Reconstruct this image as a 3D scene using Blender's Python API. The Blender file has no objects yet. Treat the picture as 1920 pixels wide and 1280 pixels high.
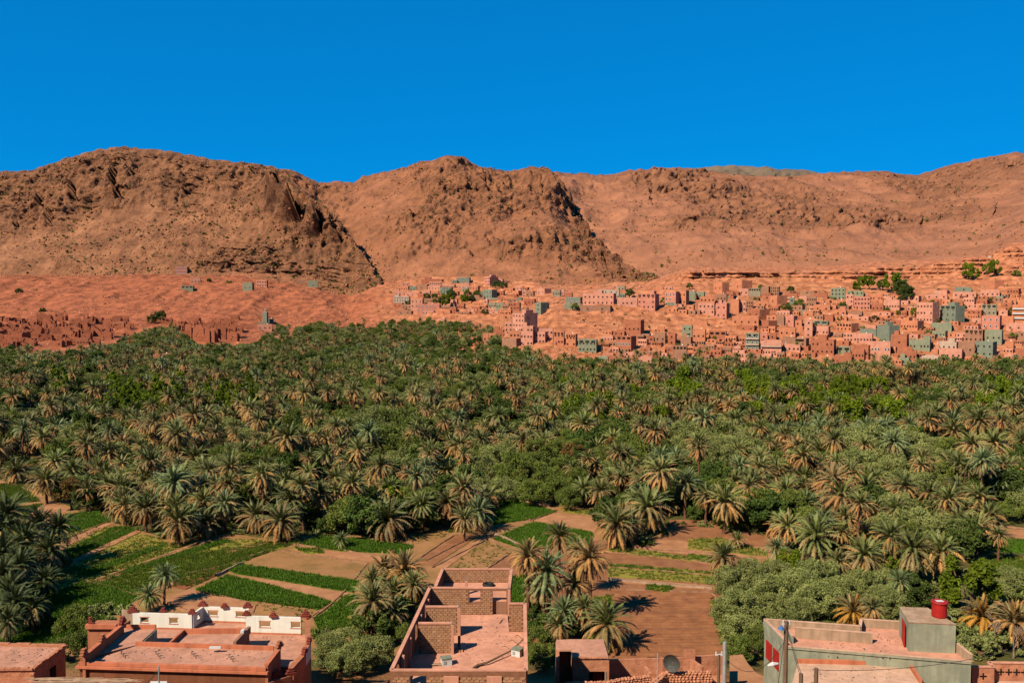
import bpy, bmesh, math, random
import numpy as np
from mathutils import Vector, Matrix

random.seed(7); RNG = np.random.default_rng(7)
scn = bpy.context.scene
# ------------------------------------------------------------------ camera
CAMZ = 45.0; F = 1663.0; PITCH = math.atan(90 / F)
cam_d = bpy.data.cameras.new("camera"); cam = bpy.data.objects.new("camera", cam_d)
scn.collection.objects.link(cam); scn.camera = cam
cam_d.sensor_width = 36; cam_d.lens = 36 * F / 1920; cam_d.clip_start = 0.5; cam_d.clip_end = 20000
cam.location = (0, 0, CAMZ); cam.rotation_euler = (math.pi / 2 - PITCH, 0, 0)
# ------------------------------------------------------------------ world + sun
SUN_AZ = math.radians(46)      # direction the light travels, from +Y towards +X
SUN_EL = math.radians(43)
w = bpy.data.worlds.new("World"); scn.world = w; w.use_nodes = True
nt = w.node_tree; nt.nodes.clear()
sky = nt.nodes.new("ShaderNodeTexSky"); sky.sky_type = 'NISHITA'; sky.sun_disc = False
sky.sun_elevation = SUN_EL; sky.sun_rotation = SUN_AZ + math.pi
sky.altitude = 3000; sky.air_density = 1.0; sky.dust_density = 0.0; sky.ozone_density = 6.0
gm = nt.nodes.new("ShaderNodeGamma"); gm.inputs[1].default_value = 0.4      # polarised, evenly deep blue sky
mul = nt.nodes.new("ShaderNodeMix"); mul.data_type = 'RGBA'; mul.blend_type = 'MULTIPLY'; mul.inputs[0].default_value = 1
mul.inputs[7].default_value = (0.003, 0.475, 1.02, 1)
bg = nt.nodes.new("ShaderNodeBackground"); bg.inputs[1].default_value = 0.15
wo = nt.nodes.new("ShaderNodeOutputWorld")
nt.links.new(sky.outputs[0], gm.inputs[0]); nt.links.new(gm.outputs[0], mul.inputs[6]); nt.links.new(mul.outputs[2], bg.inputs[0]); nt.links.new(bg.outputs[0], wo.inputs[0])
sl = bpy.data.lights.new("sun", 'SUN'); sun = bpy.data.objects.new("sun", sl); scn.collection.objects.link(sun)
sl.energy = 5.0; sl.angle = math.radians(0.5); sl.color = (1.0, 0.85, 0.66)
ldir = Vector((math.sin(SUN_AZ) * math.cos(SUN_EL), math.cos(SUN_AZ) * math.cos(SUN_EL), -math.sin(SUN_EL)))
sun.rotation_euler = ldir.to_track_quat('-Z', 'Y').to_euler(); sun.location = (-60, -60, 160)
scn.view_settings.view_transform = 'Standard'; scn.view_settings.look = 'None'
scn.view_settings.exposure = 1.2; scn.view_settings.gamma = 1; scn.view_settings.use_curve_mapping = False
scn.cycles.max_bounces = 4; scn.cycles.diffuse_bounces = 2; scn.cycles.glossy_bounces = 1
scn.cycles.transmission_bounces = 2; scn.cycles.transparent_max_bounces = 4; scn.cycles.caustics_reflective = False

# ------------------------------------------------------------------ view helpers
CO, SI = math.cos(PITCH), math.sin(PITCH)
def ray(px, py):
    a = (px - 960) / F; b = (640 - py) / F
    return a, CO + b * SI, -SI + b * CO
def G(px, py, z=0.0):
    dx, dy, dz = ray(px, py); s = (z - CAMZ) / dz
    return (dx * s, dy * s)
def G3(px, py, z=0.0):
    x, y = G(px, py, z); return (x, y, z)
def zat(py, Y):
    dx, dy, dz = ray(960, py); return CAMZ + Y * dz / dy
def proj(x, y, z):
    d = y * CO - (z - CAMZ) * SI
    u = y * SI + (z - CAMZ) * CO
    return 960 + F * x / d, 640 - F * u / d

# ------------------------------------------------------------------ numpy noise
def _h(ix, iy, iz, seed):
    n = (ix.astype(np.int64) * 374761393 + iy.astype(np.int64) * 668265263 + iz.astype(np.int64) * 2147483647 + seed * 974634777) & 0xffffffff
    n = ((n ^ (n >> 13)) * 1274126177) & 0xffffffff
    n = ((n ^ (n >> 16)) * 2246822519) & 0xffffffff
    return ((n ^ (n >> 15)) & 0xffffff) / float(0xffffff)
def vnoise(x, y, z, seed=0):
    x = np.asarray(x, float); y = np.asarray(y, float); z = np.asarray(z, float) + np.zeros_like(x)
    ix, iy, iz = np.floor(x), np.floor(y), np.floor(z)
    fx, fy, fz = x - ix, y - iy, z - iz
    fx, fy, fz = [f * f * (3 - 2 * f) for f in (fx, fy, fz)]
    r = 0
    for a in (0, 1):
        wx = fx if a else 1 - fx
        for b in (0, 1):
            wy = fy if b else 1 - fy
            for c in (0, 1):
                wz = fz if c else 1 - fz
                r = r + wx * wy * wz * _h(ix + a, iy + b, iz + c, seed)
    return r * 2 - 1
def fbm(x, y, z, sc, octs=4, seed=0, ridged=False, gain=0.5):
    r = 0; amp = 1.0; tot = 0
    for o in range(octs):
        n = vnoise(x / sc, y / sc, z / sc, seed + o * 17)
        if ridged: n = 1 - 2 * np.abs(n)
        r = r + n * amp; tot += amp; amp *= gain; sc = sc / 2.03
    return r / tot

# ------------------------------------------------------------------ object helpers
COL = scn.collection
def link(name, me, parent=None, mats=()):
    o = bpy.data.objects.new(name, me); COL.objects.link(o)
    if me is not None:
        for m in mats: me.materials.append(m)
    if parent is not None: o.parent = parent
    return o
def tag(o, label=None, cat=None, group=None, kind=None):
    if label: o["label"] = label
    if cat: o["category"] = cat
    if group: o["group"] = group
    if kind: o["kind"] = kind
    return o
def empty(name, loc=(0, 0, 0), rz=0):
    o = bpy.data.objects.new(name, None); COL.objects.link(o); o.location = loc; o.rotation_euler = (0, 0, rz)
    o.empty_display_size = 0.5
    return o
class MB:
    """collects shapes for ONE mesh object"""
    def __init__(s): s.v = []; s.f = []; s.m = []
    def quadbox(s, p, z0, z1, mi=0, taper=1.0):
        """prism over polygon p (list of xy, any winding)"""
        n = len(p)
        a = sum(p[i][0] * p[(i + 1) % n][1] - p[(i + 1) % n][0] * p[i][1] for i in range(n))
        if a < 0: p = p[::-1]
        b = len(s.v)
        cx = sum(q[0] for q in p) / n; cy = sum(q[1] for q in p) / n
        z0s = z0 if isinstance(z0, (list, tuple)) else [z0] * n
        z1s = z1 if isinstance(z1, (list, tuple)) else [z1] * n
        if a < 0 and isinstance(z1, (list, tuple)): z1s = z1s[::-1]
        for q, z in zip(p, z0s): s.v.append((q[0], q[1], z))
        for q, z in zip(p, z1s): s.v.append((cx + (q[0] - cx) * taper, cy + (q[1] - cy) * taper, z))
        for i in range(n):
            j = (i + 1) % n
            s.f.append((b + i, b + j, b + n + j, b + n + i)); s.m.append(mi)
        s.f.append(tuple(b + n + i for i in range(n))); s.m.append(mi)
        s.f.append(tuple(b + i for i in range(n))[::-1]); s.m.append(mi)
        return s
    def box(s, x0, x1, y0, y1, z0, z1, mi=0):
        return s.quadbox([(x0, y0), (x1, y0), (x1, y1), (x0, y1)], z0, z1, mi)
    def seg(s, a, b, z0, z1, th, mi=0, off=0.0):
        """wall along a-b; off shifts sideways (left positive)"""
        d = Vector((b[0] - a[0], b[1] - a[1])); L = d.length or 1; d /= L; n = Vector((-d.y, d.x))
        A = Vector(a[:2]) + n * off; B = Vector(b[:2]) + n * off
        p = [A - n * th / 2, B - n * th / 2, B + n * th / 2, A + n * th / 2]
        return s.quadbox([tuple(q) for q in p], z0, z1, mi)
    def tube(s, pts, r, n=6, mi=0, r1=None, cap=True):
        pts = [Vector(p) for p in pts]; b0 = len(s.v); K = len(pts)
        for k, p in enumerate(pts):
            d = (pts[min(k + 1, K - 1)] - pts[max(k - 1, 0)]).normalized()
            up = Vector((0, 0, 1)) if abs(d.z) < .95 else Vector((1, 0, 0))
            e1 = d.cross(up).normalized(); e2 = d.cross(e1)
            rr = r if r1 is None else r + (r1 - r) * k / (K - 1)
            if isinstance(r, (list, tuple)): rr = r[k]
            for i in range(n):
                a = 2 * math.pi * i / n
                s.v.append(tuple(p + e1 * math.cos(a) * rr + e2 * math.sin(a) * rr))
        for k in range(K - 1):
            for i in range(n):
                j = (i + 1) % n
                s.f.append((b0 + k * n + i, b0 + k * n + j, b0 + (k + 1) * n + j, b0 + (k + 1) * n + i)); s.m.append(mi)
        if cap:
            s.f.append(tuple(b0 + (K - 1) * n + i for i in range(n))); s.m.append(mi)
            s.f.append(tuple(b0 + i for i in range(n))[::-1]); s.m.append(mi)
        return s
    def mesh(s, name):
        me = bpy.data.meshes.new(name); me.from_pydata(s.v, [], s.f); 
        if any(s.m): me.polygons.foreach_set("material_index", s.m)
        me.update(); return me
    def obj(s, name, mat, parent=None, bevel=0):
        mats = mat if isinstance(mat, (list, tuple)) else [mat]
        o = link(name, s.mesh(name), parent, mats)
        if bevel:
            m = o.modifiers.new("bevel", 'BEVEL'); m.width = bevel; m.segments = 1; m.limit_method = 'ANGLE'
        return o
def grid_mesh(name, P, mats, smooth=True, attr=None, midx=None):
    """P: (rows, cols, 3)"""
    R_, C_, _ = P.shape
    me = bpy.data.meshes.new(name)
    me.vertices.add(R_ * C_); me.vertices.foreach_set("co", P.reshape(-1).astype(np.float32))
    i = np.arange((R_ - 1) * (C_ - 1)); r = i // (C_ - 1); c = i % (C_ - 1)
    a = r * C_ + c
    q = np.stack([a, a + 1, a + C_ + 1, a + C_], 1)
    me.loops.add(q.size); me.loops.foreach_set("vertex_index", q.reshape(-1).astype(np.int32))
    me.polygons.add(len(q)); me.polygons.foreach_set("loop_start", (np.arange(len(q)) * 4).astype(np.int32))
    try: me.polygons.foreach_set("loop_total", np.full(len(q), 4, np.int32))
    except Exception: pass
    me.update(calc_edges=True); me.validate()
    if smooth: me.polygons.foreach_set("use_smooth", np.ones(len(q), bool))
    if attr:
        for k, v in attr.items():
            A = me.attributes.new(k, 'FLOAT', 'POINT'); A.data.foreach_set("value", v.reshape(-1).astype(np.float32))
    if midx is not None: me.polygons.foreach_set("material_index", midx.reshape(-1).astype(np.int32))
    return link(name, me, None, mats)

# ------------------------------------------------------------------ materials
KA = 0.45     # overall reflectance level
def mat(name, c1, c2=None, scale=1.0, bump=0.0, rough=0.9, c3=None, detail=4, bscale=None, coords='Object', rand=0.0, stretch=None, attr=None, cattr=None, transl=0.0, spec=0.15, bdist=0.05, voro=None, streak=None, attr2=None):
    kk = lambda c: tuple(x * KA for x in c)
    c2 = c2 or tuple(x * .8 for x in c1); c1 = kk(c1); c2 = kk(c2); c3 = kk(c3) if c3 else None
    if attr: attr = (attr[0], kk(attr[1]), kk(attr[2]), attr[3])
    if attr2: attr2 = (attr2[0], kk(attr2[1]), kk(attr2[2]), attr2[3])
    if voro: voro = (voro[0], voro[1], kk(voro[2]))
    if streak: streak = kk(streak)
    m = bpy.data.materials.new(name); m.use_nodes = True; n = m.node_tree; n.nodes.clear()
    out = n.nodes.new("ShaderNodeOutputMaterial"); b = n.nodes.new("ShaderNodeBsdfPrincipled")
    b.inputs['Roughness'].default_value = rough; b.inputs['Specular IOR Level'].default_value = spec
    tc = n.nodes.new("ShaderNodeTexCoord"); src = tc.outputs[coords]
    if stretch:
        mp = n.nodes.new("ShaderNodeMapping"); mp.inputs['Scale'].default_value = stretch
        n.links.new(src, mp.inputs[0]); src = mp.outputs[0]
    nz = n.nodes.new("ShaderNodeTexNoise"); nz.inputs['Scale'].default_value = scale; nz.inputs['Detail'].default_value = detail
    nz.inputs['Roughness'].default_value = .62
    n.links.new(src, nz.inputs['Vector'])
    cr = n.nodes.new("ShaderNodeValToRGB"); n.links.new(nz.outputs[0], cr.inputs[0])
    cr.color_ramp.elements[0].position = .36; cr.color_ramp.elements[0].color = (*c2, 1)
    cr.color_ramp.elements[1].position = .64; cr.color_ramp.elements[1].color = (*c1, 1)
    if c3:
        e = cr.color_ramp.elements.new(.5); e.color = (*c3, 1)
    col = cr.outputs[0]
    if voro:     # sparse darker specks: stones and shrubs
        sc_, thr, vc = voro
        vz = n.nodes.new("ShaderNodeTexNoise"); vz.inputs['Scale'].default_value = sc_; vz.inputs['Detail'].default_value = 3
        n.links.new(src, vz.inputs['Vector'])
        vr = n.nodes.new("ShaderNodeValToRGB"); vr.color_ramp.elements[0].position = thr; vr.color_ramp.elements[1].position = thr + .05
        n.links.new(vz.outputs[0], vr.inputs[0])
        mx = n.nodes.new("ShaderNodeMix"); mx.data_type = 'RGBA'; n.links.new(vr.outputs[0], mx.inputs[0])
        n.links.new(col, mx.inputs[6]); mx.inputs[7].default_value = (*vc, 1); col = mx.outputs[2]
    for attr in [q for q in (attr, attr2) if q]:     # (attribute name, second colour pair): real change of ground cover
        an, a1, a2, asc = attr
        at = n.nodes.new("ShaderNodeAttribute"); at.attribute_name = an
        nz2 = n.nodes.new("ShaderNodeTexNoise"); nz2.inputs['Scale'].default_value = asc; nz2.inputs['Detail'].default_value = 5
        n.links.new(src, nz2.inputs['Vector'])
        cr2 = n.nodes.new("ShaderNodeValToRGB"); n.links.new(nz2.outputs[0], cr2.inputs[0])
        cr2.color_ramp.elements[0].position = .36; cr2.color_ramp.elements[0].color = (*a2, 1)
        cr2.color_ramp.elements[1].position = .62; cr2.color_ramp.elements[1].color = (*a1, 1)
        mx = n.nodes.new("ShaderNodeMix"); mx.data_type = 'RGBA'; n.links.new(at.outputs['Fac'], mx.inputs[0])
        n.links.new(col, mx.inputs[6]); n.links.new(cr2.outputs[0], mx.inputs[7]); col = mx.outputs[2]
    if streak:   # rain streaks and stains running down plaster
        mp2 = n.nodes.new("ShaderNodeMapping"); mp2.inputs['Scale'].default_value = (1.6, 1.6, .18)
        n.links.new(tc.outputs[coords], mp2.inputs[0])
        sn = n.nodes.new("ShaderNodeTexNoise"); sn.inputs['Scale'].default_value = 1.2; sn.inputs['Detail'].default_value = 5
        n.links.new(mp2.outputs[0], sn.inputs['Vector'])
        sr = n.nodes.new("ShaderNodeValToRGB"); sr.color_ramp.elements[0].position = .45; sr.color_ramp.elements[1].position = .75
        n.links.new(sn.outputs[0], sr.inputs[0])
        ml = n.nodes.new("ShaderNodeMath"); ml.operation = 'MULTIPLY'; ml.inputs[1].default_value = .75; n.links.new(sr.outputs[0], ml.inputs[0])
        mx = n.nodes.new("ShaderNodeMix"); mx.data_type = 'RGBA'; n.links.new(ml.outputs[0], mx.inputs[0])
        n.links.new(col, mx.inputs[6]); mx.inputs[7].default_value = (*streak, 1); col = mx.outputs[2]
    if rand:
        oi = n.nodes.new("ShaderNodeObjectInfo"); h = n.nodes.new("ShaderNodeHueSaturation")
        mr = n.nodes.new("ShaderNodeMapRange"); mr.inputs[3].default_value = 1 - rand; mr.inputs[4].default_value = 1 + rand
        n.links.new(oi.outputs['Random'], mr.inputs[0]); n.links.new(mr.outputs[0], h.inputs['Value'])
        mr2 = n.nodes.new("ShaderNodeMapRange"); mr2.inputs[3].default_value = .5 - rand * .012; mr2.inputs[4].default_value = .5 + rand * .05
        mm = n.nodes.new("ShaderNodeMath"); mm.operation = 'FRACT'; m7 = n.nodes.new("ShaderNodeMath"); m7.operation = 'MULTIPLY'; m7.inputs[1].default_value = 7.31
        n.links.new(oi.outputs['Random'], m7.inputs[0]); n.links.new(m7.outputs[0], mm.inputs[0]); n.links.new(mm.outputs[0], mr2.inputs[0]); n.links.new(mr2.outputs[0], h.inputs['Hue'])
        n.links.new(col, h.inputs['Color']); col = h.outputs[0]
    n.links.new(col, b.inputs['Base Color'])
    if bump:
        bn = n.nodes.new("ShaderNodeTexNoise"); bn.inputs['Scale'].default_value = bscale or scale * 3; bn.inputs['Detail'].default_value = 6
        bn.inputs['Roughness'].default_value = .65
        n.links.new(src, bn.inputs['Vector'])
        bp = n.nodes.new("ShaderNodeBump"); bp.inputs['Strength'].default_value = bump; bp.inputs['Distance'].default_value = bdist
        n.links.new(bn.outputs[0], bp.inputs['Height']); n.links.new(bp.outputs[0], b.inputs['Normal'])
    sh = b.outputs[0]
    if transl:
        tr = n.nodes.new("ShaderNodeBsdfTranslucent"); n.links.new(col, tr.inputs[0])
        ms = n.nodes.new("ShaderNodeMixShader"); ms.inputs[0].default_value = transl
        n.links.new(b.outputs[0], ms.inputs[1]); n.links.new(tr.outputs[0], ms.inputs[2]); sh = ms.outputs[0]
    n.links.new(sh, out.inputs[0])
    return m
M = {}
M['rock'] = mat('rock', (.50, .205, .10), (.30, .12, .058), .03, 1.0, c3=(.41, .165, .079), bscale=.14, bdist=4.0, detail=8,
                attr=('crag', (.37, .155, .072), (.18, .075, .036), .05), voro=(.22, .64, (.2, .09, .042)))
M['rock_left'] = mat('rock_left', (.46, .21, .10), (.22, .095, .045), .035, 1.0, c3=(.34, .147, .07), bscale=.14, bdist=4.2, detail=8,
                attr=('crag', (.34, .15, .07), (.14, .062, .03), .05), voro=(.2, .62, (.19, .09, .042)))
M['rock_back'] = mat('rock_back', (.49, .21, .11), (.32, .135, .072), .02, .8, c3=(.41, .172, .09), bscale=.10, bdist=4.2, detail=8,
                attr=('crag', (.36, .155, .078), (.20, .085, .044), .045), voro=(.16, .66, (.2, .09, .05)))
M['rock_far'] = mat('rock_far', (.26, .19, .125), (.17, .125, .085), .006, .8, bscale=.05, bdist=6, detail=7)
M['valley'] = mat('valley', (.20, .14, .04), (.06, .085, .015), .06, .6, c3=(.13, .11, .025), bscale=.45, bdist=1.6, detail=8,
                attr=('red', (.68, .27, .13), (.37, .12, .05), .16), attr2=('west', (.52, .165, .072), (.29, .088, .037), .10), voro=(.35, .64, (.2, .075, .032)))
M['soil'] = mat('soil', (.40, .175, .075), (.27, .11, .045), .35, .8, bscale=2.0, bdist=.15, detail=7)
M['soil_red'] = mat('soil_red', (.36, .125, .05), (.26, .085, .035), .3, .8, bscale=2.0, bdist=.15, detail=7)
M['soil_dry'] = mat('soil_dry', (.44, .22, .085), (.27, .155, .045), .22, .7, bscale=1.5, bdist=.12, detail=7, c3=(.37, .19, .07))
M['soil_pink'] = mat('soil_pink', (.56, .27, .125), (.40, .18, .08), .4, .7, bscale=2.5, bdist=.1, detail=7)
M['soil_plough'] = mat('soil_plough', (.36, .15, .062), (.23, .09, .038), .5, .8, bscale=2.5, bdist=.12, detail=7)
M['turf'] = mat('turf', (.24, .28, .02), (.13, .18, .014), .3, .7, bscale=3, bdist=.15, detail=6, c3=(.26, .25, .03))
M['turf_dry'] = mat('turf_dry', (.30, .29, .035), (.17, .21, .02), .25, .7, bscale=3, bdist=.15, detail=6, c3=(.33, .24, .045))
M['turf_lush'] = mat('turf_lush', (.10, .22, .012), (.06, .14, .01), .3, .9, bscale=3, bdist=.3, detail=6)
M['bund'] = mat('bund', (.42, .22, .125), (.25, .12, .06), 1.2, .7, bscale=4)
M['channel'] = mat('channel', (.45, .30, .2), (.34, .2, .12), 1.0, .4)
M['frond_green'] = mat('frond_green', (.28, .30, .075), (.14, .165, .035), .9, rand=.3, transl=.16, rough=.6, spec=.3)
M['frond_blue'] = mat('frond_blue', (.28, .34, .13), (.15, .20, .065), .9, rand=.25, transl=.14, rough=.6, spec=.3)
M['frond_shaded'] = mat('frond_shaded', (.13, .16, .05), (.07, .09, .028), .9, rand=.25, transl=.12, rough=.6)  # darker copy of the green frond: shade of the dense cluster in its colour
M['frond_olive'] = mat('frond_olive', (.40, .28, .11), (.22, .16, .055), .9, rand=.3, transl=.14, rough=.65, spec=.25)
M['frond_dry'] = mat('frond_dry', (.60, .31, .11), (.34, .165, .055), .8, rand=.3, transl=.1, rough=.8)
M['frond_orange'] = mat('frond_orange', (.62, .30, .05), (.42, .18, .03), .8, rand=.2, transl=.15, rough=.7)
M['trunk'] = mat('trunk', (.26, .125, .07), (.13, .06, .035), 3, .9, bscale=7, stretch=(1, 1, 2.5), bdist=.08)
M['bark'] = mat('bark', (.2, .13, .09), (.1, .065, .045), 4, .8)
M['leaf_grey'] = mat('leaf_grey', (.42, .45, .14), (.21, .25, .065), .55, rand=.16, transl=.2, rough=.8)
M['leaf_olive'] = mat('leaf_olive', (.25, .30, .05), (.11, .15, .022), .55, rand=.2, transl=.2, rough=.8)
M['leaf_dark'] = mat('leaf_dark', (.13, .19, .03), (.06, .10, .015), .5, rand=.25, transl=.18, rough=.8)
M['leaf_bright'] = mat('leaf_bright', (.30, .38, .014), (.13, .20, .01), .45, rand=.22, transl=.3, rough=.75)
M['leaf_rust'] = mat('leaf_rust', (.28, .16, .04), (.15, .09, .025), .6, rand=.2, transl=.25, rough=.8)
M['twig'] = mat('twig', (.34, .25, .17), (.2, .14, .1), 2, rand=.15)
M['crop'] = mat('crop', (.19, .26, .018), (.10, .15, .012), .5, rand=.25, transl=.3, rough=.7)
M['crop_lush'] = mat('crop_lush', (.15, .29, .016), (.09, .18, .01), .5, rand=.25, transl=.3, rough=.7)
M['crop_dry'] = mat('crop_dry', (.22, .25, .03), (.14, .17, .02), .4, rand=.25, transl=.25, rough=.8)
def plaster(name, c, k=.72, sc=.35, st=.55):
    return mat(name, c, tuple(x * k for x in c), sc, .35, bscale=3, detail=7, bdist=.03, streak=tuple(x * st for x in c))
M['pink'] = plaster('pink_plaster', (.88, .40, .27)); M['salmon'] = plaster('salmon_plaster', (.82, .31, .16))
M['rose'] = plaster('rose_plaster', (.80, .32, .22)); M['mud'] = plaster('mud_render', (.60, .21, .11), .68)
M['brick'] = plaster('brown_render', (.50, .25, .15), .74); M['grey'] = plaster('grey_render', (.42, .36, .24), .78)
M['green'] = plaster('green_grey_render', (.35, .37, .24), .78); M['teal'] = plaster('teal_render', (.28, .32, .235), .78)
M['cream'] = plaster('cream_plaster', (.72, .52, .39), .8); M['white'] = plaster('white_plaster', (1.0, .98, .86), .9, st=.75)
M['dark'] = mat('dark_opening', (.02, .012, .009), (.012, .008, .006), 1)
M['glass'] = mat('window_glass', (.05, .05, .05), (.03, .03, .035), 1, rough=.15, spec=.6)
M['terra'] = plaster('terracotta_wall', (.58, .22, .11), .8); M['coping'] = plaster('orange_coping', (.74, .24, .12), .8)
M['maroon'] = plaster('maroon_paint', (.36, .075, .05), .75); M['roofpink'] = plaster('roof_screed', (.74, .37, .245), .68, .5, .55)
M['rooflight'] = plaster('pale_screed', (.84, .52, .35), .74, .5, .6)
M['block'] = mat('concrete_block', (.62, .33, .18), (.42, .21, .11), 3.5, .5, rand=.16, bdist=.02)
M['mortar'] = mat('mortar', (.36, .165, .09), (.26, .115, .06), 3, .4)
M['screed'] = plaster('salmon_screed', (.86, .41, .265), .74, .45, .6)
M['concrete'] = mat('bare_concrete', (.42, .43, .30), (.30, .31, .22), .7, .3, detail=7, streak=(.2, .22, .17))
M['concrete_tan'] = mat('tan_concrete', (.60, .41, .27), (.44, .29, .18), .8, .3, detail=7, streak=(.28, .19, .125))
M['mudwall'] = mat('mud_wall', (.70, .30, .165), (.48, .19, .10), 1.3, .9, detail=7, bscale=4, bdist=.08)
M['stone'] = mat('rubble_stone', (.78, .34, .20), (.52, .20, .11), 1.5, .7, rand=.2)
M['redpaint'] = mat('red_paint', (.48, .025, .02), (.40, .02, .016), 2, .1, rough=.5)
M['whitepaint'] = mat('white_paint', (.8, .8, .76), (.68, .68, .64), 2, .1, rough=.6)
M['bluepaint'] = mat('blue_paint', (.06, .2, .5), (.05, .16, .4), 2, rough=.6)
M['metal'] = mat('grey_metal', (.42, .44, .42), (.32, .34, .33), 3, rough=.45, spec=.5)
M['dish'] = mat('dark_mesh', (.09, .09, .08), (.06, .06, .055), 5, rough=.6)
M['rubber'] = mat('rubber', (.03, .035, .035), (.02, .02, .02), 3, rough=.7)
M['wood'] = mat('weathered_wood', (.24, .15, .09), (.15, .09, .055), 2, .5, stretch=(4, 4, .5))
M['palewood'] = mat('pale_wood', (.48, .33, .22), (.35, .22, .14), 2, .4)
M['grit'] = mat('grit', (.45, .22, .14), (.25, .12, .07), 4)
M['wire'] = mat('wire', (.05, .045, .04)); M['panel'] = mat('solar_panel', (.12, .17, .19), (.09, .13, .15), 1, rough=.3, spec=.5)

# ------------------------------------------------------------------ ground height model
# control columns: px -> list of (py, Y) beyond the flat valley floor
NEAR = [(6, 33), (20, 30), (36, 24), (52, 16), (66, 10), (82, 5.0), (98, 1.2), (108, 0), (260, 0)]
CC = {
 -1400: [(660, 640), (635, 740), (622, 790), (600, 860), (575, 930), (550, 1000), (530, 1070), (522, 1110), (518, 1160)],
 440: [(665, 620), (640, 720), (628, 780), (600, 860), (575, 930), (550, 1000), (530, 1070), (522, 1110), (518, 1160)],
 560: [(665, 640), (640, 740), (620, 830), (600, 890), (578, 950), (555, 1000), (545, 1050), (538, 1090), (535, 1130)],
 640: [(660, 660), (635, 770), (612, 850), (598, 900), (585, 940), (572, 980), (560, 1020), (556, 1060), (552, 1110)],
 730: [(660, 640), (640, 720), (615, 790), (600, 850), (582, 900), (565, 950), (550, 1000), (535, 1040), (528, 1090)],
 860: [(665, 610), (645, 660), (625, 710), (600, 780), (578, 850), (560, 900), (542, 950), (528, 1000), (518, 1060)],
 925: [(672, 575), (655, 595), (640, 640), (610, 740), (585, 820), (565, 870), (545, 930), (530, 980), (520, 1040)],
 965: [(690, 530), (660, 565), (635, 595), (605, 640), (590, 700), (570, 800), (550, 900), (536, 960), (528, 1020)],
 1050: [(692, 528), (660, 560), (630, 590), (605, 620), (578, 650), (562, 740), (550, 850), (540, 920), (535, 980)],
 1200: [(694, 526), (660, 558), (630, 590), (605, 620), (575, 655), (558, 720), (545, 800), (536, 870), (530, 930)],
 1300: [(696, 524), (660, 556), (630, 590), (605, 620), (570, 665), (548, 730), (530, 790), (508, 806), (503, 1050)],
 1500: [(696, 524), (660, 556), (630, 590), (600, 625), (565, 680), (545, 735), (530, 780), (511, 796), (503, 1050)],
 1700: [(694, 526), (660, 556), (630, 590), (600, 625), (565, 680), (540, 735), (522, 780), (502, 796), (492, 1050)],
 1830: [(692, 528), (660, 556), (630, 590), (600, 625), (565, 670), (535, 720), (508, 760), (487, 778), (484, 1000)],
 1900: [(692, 528), (660, 556), (630, 590), (600, 625), (560, 668), (528, 710), (495, 750), (466, 775), (458, 900)],
 2000: [(692, 528), (660, 556), (630, 590), (598, 625), (552, 665), (515, 705), (475, 745), (435, 780), (430, 900)],
 3400: [(692, 528), (660, 556), (630, 590), (598, 625), (552, 665), (515, 705), (475, 745), (435, 780), (430, 900)],
}
CK = sorted(CC); NK = len(CC[CK[0]])
CTAB_Y = np.array([[p[0] for p in NEAR] + [q[1] for q in CC[k]] for k in CK], float)
CTAB_Z = np.array([[p[1] for p in NEAR] + [max(0, zat(q[0], q[1])) for q in CC[k]] for k in CK], float)
CKA = np.array(CK, float)
def colctl(px):
    px = min(max(px, CK[0]), CK[-1]); i = int(np.searchsorted(CKA, px)) ; i = min(max(i, 1), len(CK) - 1)
    t = (px - CKA[i - 1]) / (CKA[i] - CKA[i - 1]); t = t * t * (3 - 2 * t)
    return CTAB_Y[i - 1] * (1 - t) + CTAB_Y[i] * t, CTAB_Z[i - 1] * (1 - t) + CTAB_Z[i] * t
def gz(x, y):
    yy, zz = colctl(960 + F * x / max(y, 1)); return float(np.interp(y, yy, zz))
def hit(px, py):
    """first ground point under the pixel"""
    dx, dy, dz = ray(px, py); yy, zz = colctl(px)
    Ys = np.linspace(60, min(yy[-1], 1400), 1500); g = np.interp(Ys, yy, zz); r = CAMZ + Ys * dz / dy
    k = np.nonzero(r <= g)[0]
    Y = Ys[k[0]] if len(k) else Ys[-1]
    return dx / dy * Y, Y, float(np.interp(Y, yy, zz))

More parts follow.
